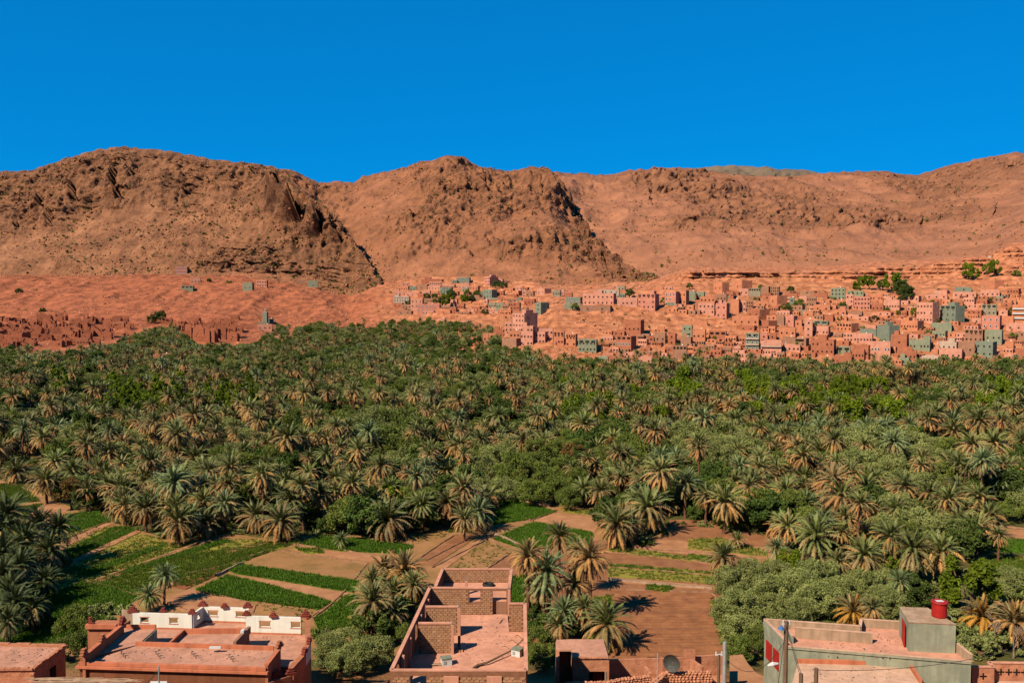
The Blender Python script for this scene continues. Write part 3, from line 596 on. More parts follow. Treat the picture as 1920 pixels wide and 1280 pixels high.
H_ = [
 # centre village
 (753,768,530,541,'P',2,2,0), (768,780,537,547,'T',1,2,3), (739,761,546,556,'P',1,3,0), (738,767,556,571,'W',3,6,3,'plain',"pale banded house at the left of the centre village beside the road"),
 (770,792,560,578,'P',2,3,3), (782,824,570,586,'O',2,6,3,'white',"long rose-pink house with white windows above the palm tops"), (790,829,523,531,'R',0,0,3), (805,828,528,541,'P',2,6,0,'plain',"pink school-like block on the centre slope with two rows of windows"),
 (829,852,533,542,'P',1,8,3), (825,846,539,554,'T',3,4,4,'plain',"teal three-storey house under the pink school-like block"), (848,857,525,533,'T',1,2,0), (858,880,520,531,'T',2,5,3,'white',"teal house with pale window bands highest in the centre village"),
 (858,880,533,545,'P',1,3,2), (866,878,539,549,'g',1,2,2), (880,896,536,551,'S',2,3,4), (897,905,533,541,'S',1,1,0), (908,918,519,536,'P',3,3,16,'red',"crenellated pink house with long shaded side above the centre village"),
 (926,942,523,533,'P',1,3,3), (906,922,543,560,'T',2,3,10,'plain',"teal roadside house with dark side on the centre slope"), (898,906,546,555,'g',1,2,0), (930,944,545,556,'R',1,2,3), (846,859,546,556,'R',1,2,3),
 (845,875,558,566,'R',0,0,3), (895,908,557,566,'B',0,0,2), (906,914,562,576,'P',2,1,3), (916,929,567,579,'g',1,3,3), (930,944,568,580,'G',1,3,3), (933,946,556,563,'R',0,0,2), (961,972,545,556,'S',1,2,8),
 (979,986,545,558,'P',2,1,0), (986,1000,546,558,'B',1,2,3), (970,978,557,563,'T',0,0,0), (956,974,567,581,'R',2,3,3), (982,1002,560,573,'R',1,3,3), (1003,1014,567,592,'T',3,1,16,'plain',"teal house with tall dark blank side behind the tower house"),
 (948,958,581,592,'S',1,2,3), (884,900,575,584,'R',0,0,3), (868,883,566,573,'S',1,2,2), (792,806,545,556,'P',1,2,2), (808,822,546,556,'S',1,3,2),
 # tower house spur
 (961,983,587,632,'P',5,4,25,'plain',"tall pink tower house with four windows per floor and dark right side"), (946,961,604,623,'P',2,2,0), (975,999,611,650,'P',3,4,5,'plain',"pink lower house at the foot of the tower house"), (955,975,620,650,'S',2,3,0),
 (905,930,625,644,'S',1,3,0), (884,905,632,644,'S',1,3,0), (925,944,618,636,'R',1,2,0), (941,968,634,654,'B',0,0,14), (1003,1022,622,646,'P',2,3,3),
 # knoll and upper row
 (1007,1021,541,553,'P',1,2,13), (1036,1050,544,556,'g',1,3,2), (1049,1058,545,554,'P',1,1,0), (1059,1072,549,560,'R',0,0,2), (1061,1088,557,571,'T',2,6,4,'white'), (1058,1088,571,578,'G',0,0,0),
 (1093,1150,550,573,'P',2,7,6,'plain',"long pink block with seven windows per floor and white roof rooms"), (1088,1144,573,585,'B',1,2,0), (1148,1158,534,542,'P',1,1,0), (1158,1171,536,546,'g',1,2,2), (1157,1172,550,559,'T',1,3,2),
 (1157,1195,558,577,'P',1,5,0), (1195,1228,551,580,'O',3,4,8), (1246,1267,547,574,'O',3,3,7,'white'), (1250,1266,567,575,'T',0,0,0), (1272,1286,545,573,'S',2,2,6), (1292,1303,546,564,'G',0,0,1), (1305,1320,547,562,'G',1,1,2),
 (1247,1260,536,546,'P',1,2,0), (1230,1243,540,549,'S',0,0,2),
 (1168,1201,600,631,'R',1,4,7,'plain',"lone dark-shadowed mud house on the rocky knoll"), (1156,1183,630,658,'R',1,5,10,'white',"mud house with white arched windows below the rocky knoll"), (1010,1037,616,641,'P',2,4,1), (1038,1057,622,647,'S',2,3,2), (1061,1079,626,651,'S',2,3,4),
 (1084,1118,637,661,'G',2,5,3,'plain',"grey-green house with dark terrace opening at the palm edge"), (1228,1247,624,646,'B',1,2,3), (1252,1266,625,648,'R',2,1,3), (1276,1295,632,648,'B',0,0,4), (1279,1297,610,632,'G',2,2,2),
 (1232,1246,612,624,'S',0,0,0), (1298,1322,617,641,'S',1,3,2), (1195,1223,669,684,'P',1,2,2), (1261,1287,648,678,'B',1,0,0), (1130,1150,662,673,'S',0,0,0), (1214,1226,629,642,'R',1,1,0), (1303,1326,603,612,'S',0,0,0),
 # right village
 (1317,1331,549,562,'g',1,2,1), (1343,1362,551,567,'B',1,3,2), (1309,1339,568,591,'P',2,4,2), (1312,1340,556,568,'S',1,4,0), (1342,1362,568,598,'O',2,2,6), (1338,1354,530,549,'S',1,2,13), (1375,1391,526,547,'S',1,1,19),
 (1385,1403,541,555,'P',1,2,0), (1404,1426,540,556,'g',1,0,1), (1428,1441,537,553,'B',0,0,3), (1444,1460,537,554,'B',3,4,2), (1371,1385,561,587,'S',0,0,3,'plain',"ochre corner house with bright left wall in the upper village"), (1387,1398,563,585,'P',2,2,0), (1400,1411,564,577,'B',2,3,1),
 (1372,1422,593,613,'S',1,4,2), (1400,1424,580,597,'R',1,2,19), (1426,1441,601,615,'R',0,0,16), (1442,1457,554,574,'S',1,1,19), (1480,1489,558,576,'T',2,1,1), (1471,1495,550,559,'R',0,0,1), (1512,1530,556,576,'B',2,4,1), (1501,1512,555,574,'P',1,1,0),
 (1525,1551,549,562,'R',0,0,1), (1557,1584,540,562,'G',3,4,1,'plain',"grey-green block with three floors on the upper terrace"), (1588,1619,545,554,'G',1,4,1), (1585,1600,552,578,'P',3,2,0), (1601,1631,556,581,'O',3,5,1), (1526,1556,571,585,'S',1,2,1), (1563,1584,563,577,'S',1,4,0),
 (1566,1586,581,593,'S',1,2,0), (1587,1616,584,593,'B',0,0,2), (1455,1470,592,611,'B',0,0,0), (1471,1488,592,612,'O',1,1,7), (1460,1491,615,632,'S',1,3,2), (1437,1455,591,601,'S',1,2,0), (1508,1523,599,634,'P',3,1,0), (1524,1553,612,632,'P',1,5,4),
 (1526,1552,602,612,'T',1,0,2), (1568,1596,606,626,'S',1,4,14), (1581,1605,624,641,'P',2,4,0), (1329,1361,621,637,'R',0,0,2), (1397,1423,625,658,'G',3,3,2,'white',"grey-green block with two balconies standing over the palm tops"), (1425,1439,624,638,'O',1,1,0), (1442,1455,625,638,'R',1,1,1),
 (1426,1465,638,662,'P',1,4,1), (1467,1491,632,646,'B',0,0,1), (1468,1500,646,661,'P',1,4,0), (1487,1511,634,654,'B',1,2,6), (1520,1563,637,666,'R',2,5,5,'plain',"large brown cube house at the palm edge with tiny windows"), (1568,1594,650,666,'G',1,2,1), (1597,1620,654,677,'R',1,4,3),
 (1532,1560,668,682,'S',0,0,0), (1562,1596,668,682,'R',0,0,0), (1631,1655,550,567,'S',1,5,1), (1656,1686,562,585,'P',1,6,3), (1634,1655,569,586,'R',1,3,0), (1718,1748,567,606,'P',3,5,13,'plain',"big pink four-square house beside the bare teal one"),
 (1762,1791,573,606,'T',3,3,17,'plain',"bare teal house with three floors of square windows"), (1746,1784,606,622,'G',0,0,1), (1735,1776,552,561,'P',1,3,1), (1744,1764,561,570,'R',1,2,0), (1786,1830,547,559,'P',1,4,1), (1790,1821,538,547,'T',1,1,0), (1840,1865,526,540,'S',0,0,17),
 (1838,1874,543,559,'P',1,4,1), (1840,1868,571,592,'g',2,3,1), (1840,1874,592,618,'O',2,3,4,'white',"rose house with paired arched windows below the grey upper storeys"), (1897,1935,571,606,'S',1,5,0,'plain',"pink house with white balconies at the right edge"), (1886,1935,606,622,'P',1,3,0),
 (1644,1667,610,642,'T',0,0,19,'plain',"windowless teal concrete block in the lower village"), (1612,1643,617,632,'T',0,0,0), (1616,1642,610,618,'P',0,0,0), (1688,1720,601,621,'S',1,6,12), (1600,1635,626,646,'P',1,6,2), (1670,1700,627,655,'R',1,1,4),
 (1632,1669,641,667,'P',1,6,1,'white'), (1599,1628,648,676,'R',1,4,3), (1704,1743,637,659,'G',1,6,3), (1756,1793,641,659,'W',1,4,4), (1760,1803,655,677,'P',1,4,3), (1681,1718,657,678,'R',1,5,1), (1728,1760,667,679,'W',1,3,1),
 (1808,1842,618,642,'B',2,4,4), (1846,1878,619,646,'G',1,3,3), (1796,1827,641,669,'B',1,2,0), (1828,1861,641,671,'T',2,3,8,'plain',"bare teal house low at the right with six square windows"), (1685,1704,671,685,'G',1,1,0), (1632,1668,667,680,'P',0,0,0),
 (1880,1905,560,570,'S',1,2,1), (1884,1900,640,655,'S',0,0,2), (1905,1925,655,672,'R',0,0,2), (1420,1440,566,576,'S',1,2,0), (1700,1716,583,592,'S',0,0,2), (1505,1524,583,596,'S',1,1,0), (1540,1562,590,603,'R',0,0,2), (1486,1503,600,613,'S',1,1,2),
 # left hillside
 (330,351,499,517,'O',3,5,0,'white',"white-striped three-storey house alone on the left hillside"), (357,376,521,534,'P',1,3,1), (340,362,536,549,'G',1,0,3), (455,473,530,547,'G',1,2,4), (481,500,525,538,'P',2,4,3,'red',"pink house with red roof room on the left hillside"), (557,577,525,536,'B',0,0,1), (577,596,526,542,'G',1,1,1), (602,625,532,545,'G',1,2,1), (668,674,544,549,'g',0,0,0),
 (483,510,608,620,'P',1,3,1), (502,512,598,606,'T',0,0,0), (484,498,604,611,'G',0,0,0),
]
TOPHOLE = {(1084,637): 3, (1329,621): 3, (1261,648): 4, (1404,540): 5, (1568,606): 5, (1840,571): 3, (1526,602): 2, (340,536): 3, (1156,630): 3, (1195,551): 4, (1762,573): 3, (1808,618): 4, (1397,625): 2, (1038,622): 3, (1061,626): 4, (1886,606): 0, (1487,634): 1, (1568,650): 2}
for h in H_:
    x0, x1, yt, yb, c, r, k, sd = h[:8]; wk = h[8] if len(h) > 8 else 'plain'; lb = h[9] if len(h) > 9 else None
    kw = {}
    if (x0, yt) in ((738, 556), (330, 499)): kw['bands'] = 'w'
    if (x0, yt) == (1397, 625): kw['baly'] = 2
    if (x0, yt) == (1426, 638): kw['baly'] = 1
    if (x0, yt) == (1897, 571): kw['baly'] = 3
    if (x0, yt) in ((961, 587), (908, 519), (1093, 550), (1762, 573), (1644, 610)) or (random.random() < .25 and x1 - x0 > 18): kw['pent'] = random.uniform(.25, .45)
    kw.update(ww=1.35 if c in 'PSO' else 1.2, wh=1.45)
    house(x0, x1, yt, yb, c, r, k, sd, wk, lb, holes=TOPHOLE.get((x0, yt), 0), **kw)
# white roof rooms of the long pink block
house(1121, 1160, 543, 551, 'W', 1, 4, 2, 'plain', "cream roof rooms set behind the long pink block", Yo=hit(1120, 573)[1] + 14)

# low mud huts among the palms, upper right plot walls
for (a, b, c_, d, k, lb) in [(47, 72, 664, 679, 'P', "bright pink hut among the far palms near the left edge"), (72, 106, 659, 668, 'S', "low salmon hut behind the bright pink hut at the left"), (168, 190, 667, 677, 'S', "long low salmon hut among the palms on the left"),
        (191, 219, 669, 675, 'B', "flat brown hut right of the long salmon hut in the palms"), (250, 273, 663, 669, 'P', "small pink roof showing between palms left of the walled hut"), (285, 323, 664, 676, 'S', "open walled hut with dark doorway among the far palms"),
        (824, 834, 597, 604, 'P', "tiny pink hut deep in the centre palms"), (864, 881, 601, 611, 'P', "pink hut with stepped roof in the centre palms"), (514, 542, 630, 642, 'P', "low pink wall-like hut right of the minaret group")]:
    hx, hy, hz = hit((a + b) / 2, d)
    house(a, b, c_, d + 2, k, 0, 0, 3, 'plain', lb, Yo=hy * .985, group='huts among the palms')
# shack with round tank
house(1502, 1511, 581, 595, 'T', 1, 1, 1, 'plain', "narrow teal shack with a dark water tank on top")

# minaret
def minaret():
    x, y, z = hit(498, 607); y0 = y; t = empty('minaret', (x, y, z), -.1)
    s = y / F; Wd = 8.2 * s / 2; H = 21 * s
    MB().quadbox([(-Wd, -Wd), (Wd, -Wd), (Wd, Wd), (-Wd, Wd)], -3, H, 0).obj('shaft', M['teal'], t)
    c = MB(); c.box(-Wd - .25, Wd + .25, -Wd - .25, Wd + .25, H, H + .35)
    for sx in (-1, 0, 1):
        for sy in (-1, 1): c.box(sx * Wd * .8 - .3, sx * Wd * .8 + .3, sy * Wd - .25, sy * Wd + .25, H + .35, H + 1)
    c.obj('cornice', M['cream'], t)
    MB().box(-.8, .8, -.8, .8, H + .35, H + 3).obj('lantern', M['teal'], t)
    d = MB(); d.tube([(0, 0, H + 3), (0, 0, H + 3.5), (0, 0, H + 4)], [.8, .6, .1], 8); d.obj('dome', M['cream'], t)
    for k in range(3):
        f = link('window', win_mesh(M['teal'], 'white'), t); f.location = (0, -Wd, H * (.3 + .25 * k)); f.scale = (.8, 1, 1.3); link('pane', WIN['pane'], f)
    tag(t, "slim teal minaret rising at the far edge of the palms", 'minaret')
minaret()

# ruined mud houses along the left foot of the hill
def ruin(px, yb, wpx, hpx, seed):
    rg = random.Random(seed); x, y, z = hit(px, yb); s = y / F; W = wpx * s * 1.2; H = hpx * s * 1.55; D = W * rg.uniform(.6, 1.0)
    t = empty('ruined_house', (x, y, z), -math.atan((px - 960) / F) * 1 - rg.uniform(.1, .5))
    th = .55
    def broken(ax, ay, bx, by, h0):
        n = max(3, int(math.hypot(bx - ax, by - ay) / 1.3)); mb = MB(); hh = h0
        for i in range(n):
            hh = min(h0, max(h0 * .25, hh + rg.uniform(-.35, .33) * h0 * .5))
            if rg.random() < .1: continue
            a0, a1 = i / n, (i + 1) / n
            mb.seg((ax + (bx - ax) * a0, ay + (by - ay) * a0), (ax + (bx - ax) * a1, ay + (by - ay) * a1), -3, hh, th)
        mb.obj('wall', M['mud_ruin'], t)
    broken(-W / 2, 0, W / 2, 0, H * rg.uniform(.6, 1)); broken(-W / 2, D, W / 2, D, H); broken(-W / 2, th, -W / 2, D - th, H * .9); broken(W / 2, th, W / 2, D - th, H * .8)
    broken(-W * .05, th, -W * .05, D - th, H * .7)
    if rg.random() < .7: MB().box(-W / 2 + .3, -W * .05, .4, D - .4, -2, H * .5).obj('roof', M['mud_ruin'], t)
    for k in range(rg.randint(1, 3)):
        f = link('window', WIN['hole'], t); f.location = (rg.uniform(-W * .4, W * .4), -th / 2 - .02, H * rg.uniform(.2, .5)); f.scale = (.8, 1, .9)
    tag(t, None, 'ruin', 'ruined mud houses at the foot of the left hill')
    return t
M['mud_ruin'] = mat('ruin_mud', (.52, .17, .085), (.34, .105, .05), .5, .8, detail=7, bscale=2)
RU = [(20, 640, 34, 14), (12, 606, 22, 9), (28, 612, 20, 12), (60, 634, 26, 16), (84, 640, 18, 10), (98, 626, 22, 16), (118, 634, 24, 18), (132, 622, 22, 14), (52, 618, 18, 12), (78, 615, 16, 12), (150, 618, 22, 14), (168, 628, 20, 12), (146, 646, 22, 9), (190, 634, 24, 16),
      (205, 616, 20, 12), (228, 608, 18, 9), (216, 622, 22, 13), (236, 622, 14, 12), (40, 652, 28, 12), (8, 655, 24, 12), (110, 650, 24, 10), (182, 606, 14, 9), (312, 608, 14, 9), (335, 615, 18, 11), (352, 622, 18, 14), (370, 640, 24, 20), (388, 622, 18, 14), (392, 642, 18, 20),
      (410, 636, 22, 18), (424, 618, 16, 14), (430, 634, 18, 16), (446, 624, 14, 12), (440, 600, 12, 7), (405, 610, 14, 9), (364, 606, 14, 8)]
RL = [("mud house ruins", 0, 0)]
rp = []
rr_ = random.Random(12)
RU += [(rr_.uniform(-20, 245), rr_.uniform(606, 655), rr_.uniform(12, 22), rr_.uniform(8, 15)) for _ in range(34)] + [(rr_.uniform(300, 450), rr_.uniform(604, 650), rr_.uniform(10, 17), rr_.uniform(7, 13)) for _ in range(16)]
for i, (px, yb, wp, hp) in enumerate(RU):
    t = ruin(px, yb, wp, hp, i); rp.append((t, ("tall " if hp > 15 else "low " if hp < 10 else "") + "broken red mud house ruin", px, yb - hp / 2))
house(125, 149, 621, 634, 'G', 1, 2, 3, 'plain', "intact grey-tan mud cube house amid the red ruins")
house(212, 236, 603, 620, 'S', 2, 4, 3, 'plain', "intact salmon mud house with six windows amid the ruins")
house(143, 166, 634, 648, 'S', 1, 4, 1, 'plain', "small intact salmon house in front of the grey-tan cube house")
settle_labels(rp, [("the grey-tan cube house", 137, 627), ("the intact salmon house with six windows", 224, 612), ("the left photo edge", 0, 635), ("the minaret", 497, 595), ("the small salmon house", 154, 641)])

# low courtyard houses and garden walls packed between the larger houses
RB = random.Random(5); extra = []; occ = [(h[0], h[1] + h[7], h[2], h[3]) for h in H_]; added = 0
for k in range(4000):
    if added >= 320: break
    if RB.random() < .8: px = RB.uniform(1130, 1910); yb = RB.uniform(552, 688)
    else: px = RB.uniform(745, 985); yb = RB.uniform(545, 592)
    wd = RB.uniform(12, 30) ; ht = RB.uniform(6, 13)
    if any(px - wd / 2 < b - 5 and px + wd / 2 > a + 5 and yb > t_ + 1 and yb - ht < bb - 5 for a, b, t_, bb in occ): continue
    if (1000 < px < 1260 and not (px > 1125 and yb > 628)) or (1230 < px < 1400 and yb > 592 and yb < 640): continue
    occ.append((px - wd / 2, px + wd / 2, yb - ht, yb)); added += 1
    if added <= 62: house(px - wd / 2, px + wd / 2, yb - ht, yb, RB.choice('PSRBSRSRPBG'), RB.choice([0, 1, 1, 1]), RB.randint(1, 4), RB.choice([0, 2, 3, 5]))
    else: extra.append((px, yb, wd, ht))
mbx = MB(); mbd = MB()
for px, yb, wd, ht in extra:
    x, y, z = hit(px, yb); s = y / F; W = wd * s / 2; H = ht * s; D = W * 1.4; mi = RB.randrange(4); a = -(math.atan((px - 960) / F) + .3); c_, s_ = math.cos(a), math.sin(a)
    R_ = lambda u, v: (x + u * c_ - v * s_, y + u * s_ + v * c_)
    mbx.quadbox([R_(-W, 0), R_(W, 0), R_(W, D), R_(-W, D)], z - 5, z + H - .4, mi)
    for (u0, v0, u1, v1) in ((-W, 0, W, .25), (-W, D - .25, W, D), (-W, .25, -W + .25, D - .25), (W - .25, .25, W, D - .25)): mbx.quadbox([R_(u0, v0), R_(u1, v0), R_(u1, v1), R_(u0, v1)], z + H - .4, z + H, mi)
    n = RB.randint(1, 4)
    for k in range(n): u = -W + 2 * W * (k + .5) / n; mbx.quadbox([R_(u - .5, -.05), R_(u + .5, -.05), R_(u + .5, .01), R_(u - .5, .01)], z + H * .4, z + H * .4 + 1.1, 4)
o = mbx.obj('low_houses', [M['pink'], M['salmon'], M['mud'], M['brick'], M['dark']]); tag(o, "small low mud and plaster houses filling the lanes of the village", 'houses', None, 'stuff')
# solar panels on the bluff and the small shrine-like hut beside them
x, y, z = hit(1353, 515)
t = empty('solar_panel_row', (x, y, z), 0); s = y / F
for k in range(6):
    mb = MB(); mb.quadbox([(-12 * s + k * 4 * s, 0), (-12 * s + k * 4 * s + 3.8 * s, 0), (-12 * s + k * 4 * s + 3.8 * s, 2.2), (-12 * s + k * 4 * s, 2.2)], [.5, .5, 2.0, 2.0], [.58, .58, 2.08, 2.08]); mb.obj('panel', M['panel'], t)
MB().box(-12 * s, 12 * s, .9, 1.1, -2, .9).obj('support', M['metal'], t); tag(t, "row of tilted blue-grey solar panels on the bluff edge", 'solar panels')
house(1312, 1323, 505, 512, 'S', 1, 1, 1, 'plain', "tiny salmon tower hut on the bluff left of the solar panels"); house(1852, 1859, 480, 484, 'W', 0, 0, 1, 'plain', "tiny white hut high on the right hillside")

# slim poles in the village
for i, (px, yt, yb) in enumerate([(916, 620, 645), (934, 627, 650), (942, 633, 656), (1002, 612, 640), (1230, 640, 665), (1178, 640, 655), (1424, 608, 632), (1372, 586, 605), (960, 600, 622)]):
    x, y, z = hit(px, yb); mb = MB(); h = (yb - yt) * y / F; mb.tube([(0, 0, -1), (0, 0, h)], .16, 6); mb.box(-.9, .9, -.06, .06, h - .5, h - .38)
    o = mb.obj('utility_pole', M['wood']); o.location = (x, y, z)
    o['category'] = 'pole'; o['group'] = 'thin utility poles in the village'; want_label(o, "thin dark utility pole standing", px, (yt + yb) / 2)
settle_labels(PEND, LM); PEND.clear()

# ------------------------------------------------------------------ fields, bunds, crops
FIELDS = []   # (name, polygon px, material, z, crop or None, density)
def in_poly(px, py, poly):
    c = False; j = len(poly) - 1
    for i in range(len(poly)):
        xi, yi = poly[i]; xj, yj = poly[j]
        if (yi > py) != (yj > py) and px < (xj - xi) * (py - yi) / (yj - yi) + xi: c = not c
        j = i
    return c
def field(poly, m, lvl=1, crop=None, dens=0, name='field', ragged=.5):
    w_ = [G(px, py, 0.0) for px, py in poly]
    # resample the outline with small wobbles, as hand-cut plots have
    pts = []
    for i in range(len(w_)):
        a, b = Vector(w_[i]), Vector(w_[(i + 1) % len(w_)]); n = max(1, int((b - a).length / 1.6))
        for k in range(n):
            p = a.lerp(b, k / n)
            if k: p += Vector((random.uniform(-1, 1), random.uniform(-1, 1))) * .22 * ragged
            pts.append(p)
    z = .10 + .035 * lvl
    from mathutils.geometry import tessellate_polygon
    tris = tessellate_polygon([[Vector((p.x, p.y, 0)) for p in pts]])
    me = bpy.data.meshes.new(name)
    gg = [gz(p.x, p.y) for p in pts]; V = [(p.x, p.y, z + g_) for p, g_ in zip(pts, gg)] + [(p.x, p.y, z + g_ - .45) for p, g_ in zip(pts, gg)]; n = len(pts)
    Fc = [t for t in tris] + [(i, (i + 1) % n, n + (i + 1) % n, n + i) for i in range(n)]
    me.from_pydata(V, [], Fc); o = link(name, me, None, [M[m]]); tag(o, kind='structure')
    if crop: FIELDS.append((w_, crop, dens, z))
    return o
# general floor of the open plots
field([(-260, 1240), (-260, 905), (0, 900), (80, 925), (150, 960), (230, 985), (330, 1015), (430, 1000), (530, 1015), (610, 1003), (700, 1005), (790, 990), (870, 1000), (930, 960), (925, 935), (1000, 938), (1130, 955), (1130, 1010), (1180, 1028), (1290, 975), (1420, 995), (1480, 1010), (1480, 1060), (1360, 1075), (1370, 1238)], 'soil_dry', 0)
# left slope plots
field([(-200, 1215), (-200, 960), (0, 990), (110, 985), (230, 990), (330, 1020), (480, 1010), (530, 1022), (420, 1062), (330, 1098), (262, 1120), (200, 1165), (120, 1215)], 'turf_dry', .5, 'crop_dry', 1.6)
field([(-200, 1235), (-200, 1120), (60, 1130), (165, 1088), (235, 1100), (262, 1122), (215, 1150), (140, 1190), (90, 1235)], 'turf_lush', 1, 'crop_lush', 7)
field([(100, 1045), (215, 988), (262, 992), (130, 1052)], 'turf_lush', 1, 'crop_lush', 7)
field([(115, 1075), (255, 1018), (335, 1018), (390, 1010), (170, 1090)], 'turf_dry', 1, 'crop_dry', 3)
field([(170, 1092), (335, 1040), (435, 1030), (500, 1015), (530, 1022), (350, 1078), (262, 1112)], 'turf', 1, 'crop', 5)
field([(335, 1072), (520, 1022), (575, 1012), (440, 1060), (365, 1100), (325, 1102)], 'turf', 2, 'crop', 6)
field([(322, 1102), (385, 1070), (412, 1064), (424, 1072), (348, 1106)], 'soil_red', 3)
field([(0, 908), (35, 905), (75, 940), (0, 950)], 'turf', 1, 'crop', 6); field([(0, 955), (80, 945), (45, 975), (0, 975)], 'turf', 1, 'crop', 5)
field([(50, 955), (95, 940), (130, 958), (95, 968), (60, 968)], 'soil_pink', 1); field([(125, 965), (185, 960), (205, 980), (110, 1005)], 'turf_lush', 1, 'crop_lush', 6)
field([(100, 1025), (200, 978), (207, 984), (110, 1035)], 'soil_pink', 2)
for q in ([(118, 1058), (258, 994), (264, 998), (128, 1064)], [(160, 1094), (392, 1010), (399, 1014), (176, 1097)], [(262, 1118), (350, 1082), (356, 1086), (270, 1122)], [(420, 1034), (500, 1016), (507, 1019), (430, 1039)]): field(q, 'soil_pink', 3.5)
for q in ([(150, 1075), (300, 1022), (312, 1024), (165, 1082)], [(230, 1070), (420, 1012), (432, 1015), (245, 1077)]): field(q, 'turf_lush', 3, 'crop_lush', 6)
# terrace plots left of centre
field([(470, 1045), (505, 1035), (540, 1035), (690, 1056), (690, 1092), (480, 1065)], 'soil_dry', 2)
field([(425, 1068), (455, 1060), (678, 1092), (662, 1112), (440, 1076)], 'turf_lush', 3, 'crop_lush', 8)
field([(440, 1080), (520, 1090), (655, 1114), (630, 1130), (470, 1100)], 'soil_pink', 2)
field([(368, 1108), (425, 1080), (490, 1095), (622, 1130), (595, 1145), (400, 1118)], 'turf_lush', 3, 'crop_lush', 8)
field([(475, 1125), (530, 1118), (598, 1148), (570, 1168), (500, 1150)], 'soil_dry', 3, 'crop_dry', .8)
field([(306, 1126), (355, 1106), (480, 1134), (475, 1150), (345, 1148)], 'soil_pink', 3)
field([(590, 1165), (648, 1118), (690, 1120), (665, 1180), (600, 1185)], 'turf_lush', 3, 'crop_lush', 8)
field([(625, 1190), (655, 1150), (680, 1150), (670, 1200)], 'turf_dry', 4, 'crop_dry', 4)
field([(560, 1022), (600, 1006), (690, 1012), (775, 1024), (762, 1040), (640, 1034)], 'turf_lush', 3, 'crop_lush', 8)
field([(540, 1030), (640, 1036), (735, 1048), (735, 1056), (630, 1046)], 'soil_pink', 3); field([(548, 1028), (600, 1030), (608, 1040), (570, 1038)], 'turf', 4, 'crop', 4)
# centre
field([(770, 1055), (858, 1003), (900, 1003), (812, 1062)], 'soil', 2); field([(816, 1063), (905, 1005), (915, 1008), (835, 1068)], 'soil_pink', 2)
field([(838, 1068), (912, 1015), (962, 1035), (895, 1080), (850, 1082)], 'soil_dry', 3, 'crop_dry', .8); field([(898, 1080), (962, 1038), (985, 1050), (985, 1085)], 'soil', 3)
field([(920, 943), (960, 938), (1042, 960), (1000, 974), (920, 985)], 'turf_lush', 3, 'crop_lush', 9); field([(925, 1012), (1000, 980), (1112, 1000), (1105, 1026), (980, 1030)], 'turf_lush', 3, 'crop_lush', 9)
field([(780, 985), (850, 985), (840, 1005), (780, 1020), (770, 1010)], 'soil_dry', 1, 'crop_dry', 1)
field([(1000, 976), (1045, 962), (1130, 975), (1115, 998)], 'soil_pink', 2); field([(1050, 955), (1120, 957), (1130, 968), (1060, 962)], 'turf_dry', 3, 'crop_dry', 3)
field([(955, 1085), (985, 1078), (985, 1140), (955, 1140)], 'turf_lush', 3, 'crop_lush', 8)
# right of centre
field([(985, 1035), (1130, 1012), (1185, 1030), (1300, 985), (1420, 1000), (1470, 1030), (1352, 1070), (1368, 1236), (985, 1238)], 'soil', .5)
field([(1140, 1058), (1345, 1074), (1345, 1080), (1140, 1064)], 'turf', 3, 'crop', 4); field([(1140, 1028), (1200, 1032), (1345, 1052), (1345, 1058), (1140, 1036)], 'turf_dry', 3, 'crop_dry', 3); field([(1330, 1130), (1342, 1130), (1368, 1215), (1356, 1220)], 'turf_dry', 6, 'crop_dry', 4); field([(1115, 1120), (1150, 1118), (1150, 1200), (1100, 1200)], 'turf', 3, 'crop', 3)
field([(1140, 1036), (1240, 1048), (1345, 1060), (1345, 1078), (1140, 1062)], 'soil', 2)
field([(1140, 1064), (1345, 1080), (1345, 1096), (1140, 1082)], 'turf_dry', 2, 'crop_dry', 2.5)
field([(1140, 1084), (1340, 1100), (1340, 1107), (1140, 1092)], 'soil_pink', 4)
field([(1215, 1098), (1265, 1102), (1250, 1113), (1210, 1108)], 'turf', 5, 'crop', 6)
field([(1180, 1010), (1300, 1015), (1450, 1028), (1450, 1050), (1190, 1032)], 'soil_pink', 1); field([(1290, 1012), (1350, 1010), (1440, 1035), (1440, 1045), (1290, 1030)], 'turf_dry', 3, 'crop_dry', 3)
field([(1255, 975), (1345, 975), (1345, 1002), (1260, 1000)], 'soil', 1); field([(1290, 1040), (1345, 1045), (1345, 1056), (1290, 1052)], 'turf', 4, 'crop', 3)
field([(1850, 1008), (1990, 1020), (1990, 1042), (1848, 1032)], 'turf_lush', 2, 'crop_lush', 8); field([(1865, 1042), (1990, 1048), (1990, 1090), (1830, 1078)], 'turf', 2, 'crop', 6)
field([(1850, 988), (1990, 1000), (1990, 1014), (1850, 1006)], 'soil_pink', 1); field([(1780, 895), (1835, 905), (1815, 925), (1770, 915)], 'turf', 1, 'crop', 6); field([(1865, 930), (1990, 940), (1990, 975), (1880, 965)], 'turf', 1, 'crop', 6)
# clearings inside the grove
field([(622, 868), (695, 850), (712, 862), (668, 880)], 'soil_pink', 1); field([(585, 875), (625, 868), (670, 880), (640, 895)], 'turf_dry', 1, 'crop_dry', 2)
field([(1665, 732), (1780, 728), (1765, 748), (1685, 752)], 'soil_pink', 1); field([(1690, 722), (1765, 722), (1765, 731), (1695, 732)], 'turf', 1, 'crop', 3)
field([(655, 762), (690, 760), (685, 772), (655, 772)], 'turf_dry', 1); field([(1010, 755), (1050, 752), (1040, 765), (1012, 765)], 'soil_pink', 1); field([(480, 738), (500, 738), (498, 752), (480, 752)], 'soil_dry', 1); field([(30, 722), (60, 720), (58, 730), (30, 732)], 'soil_pink', 1)
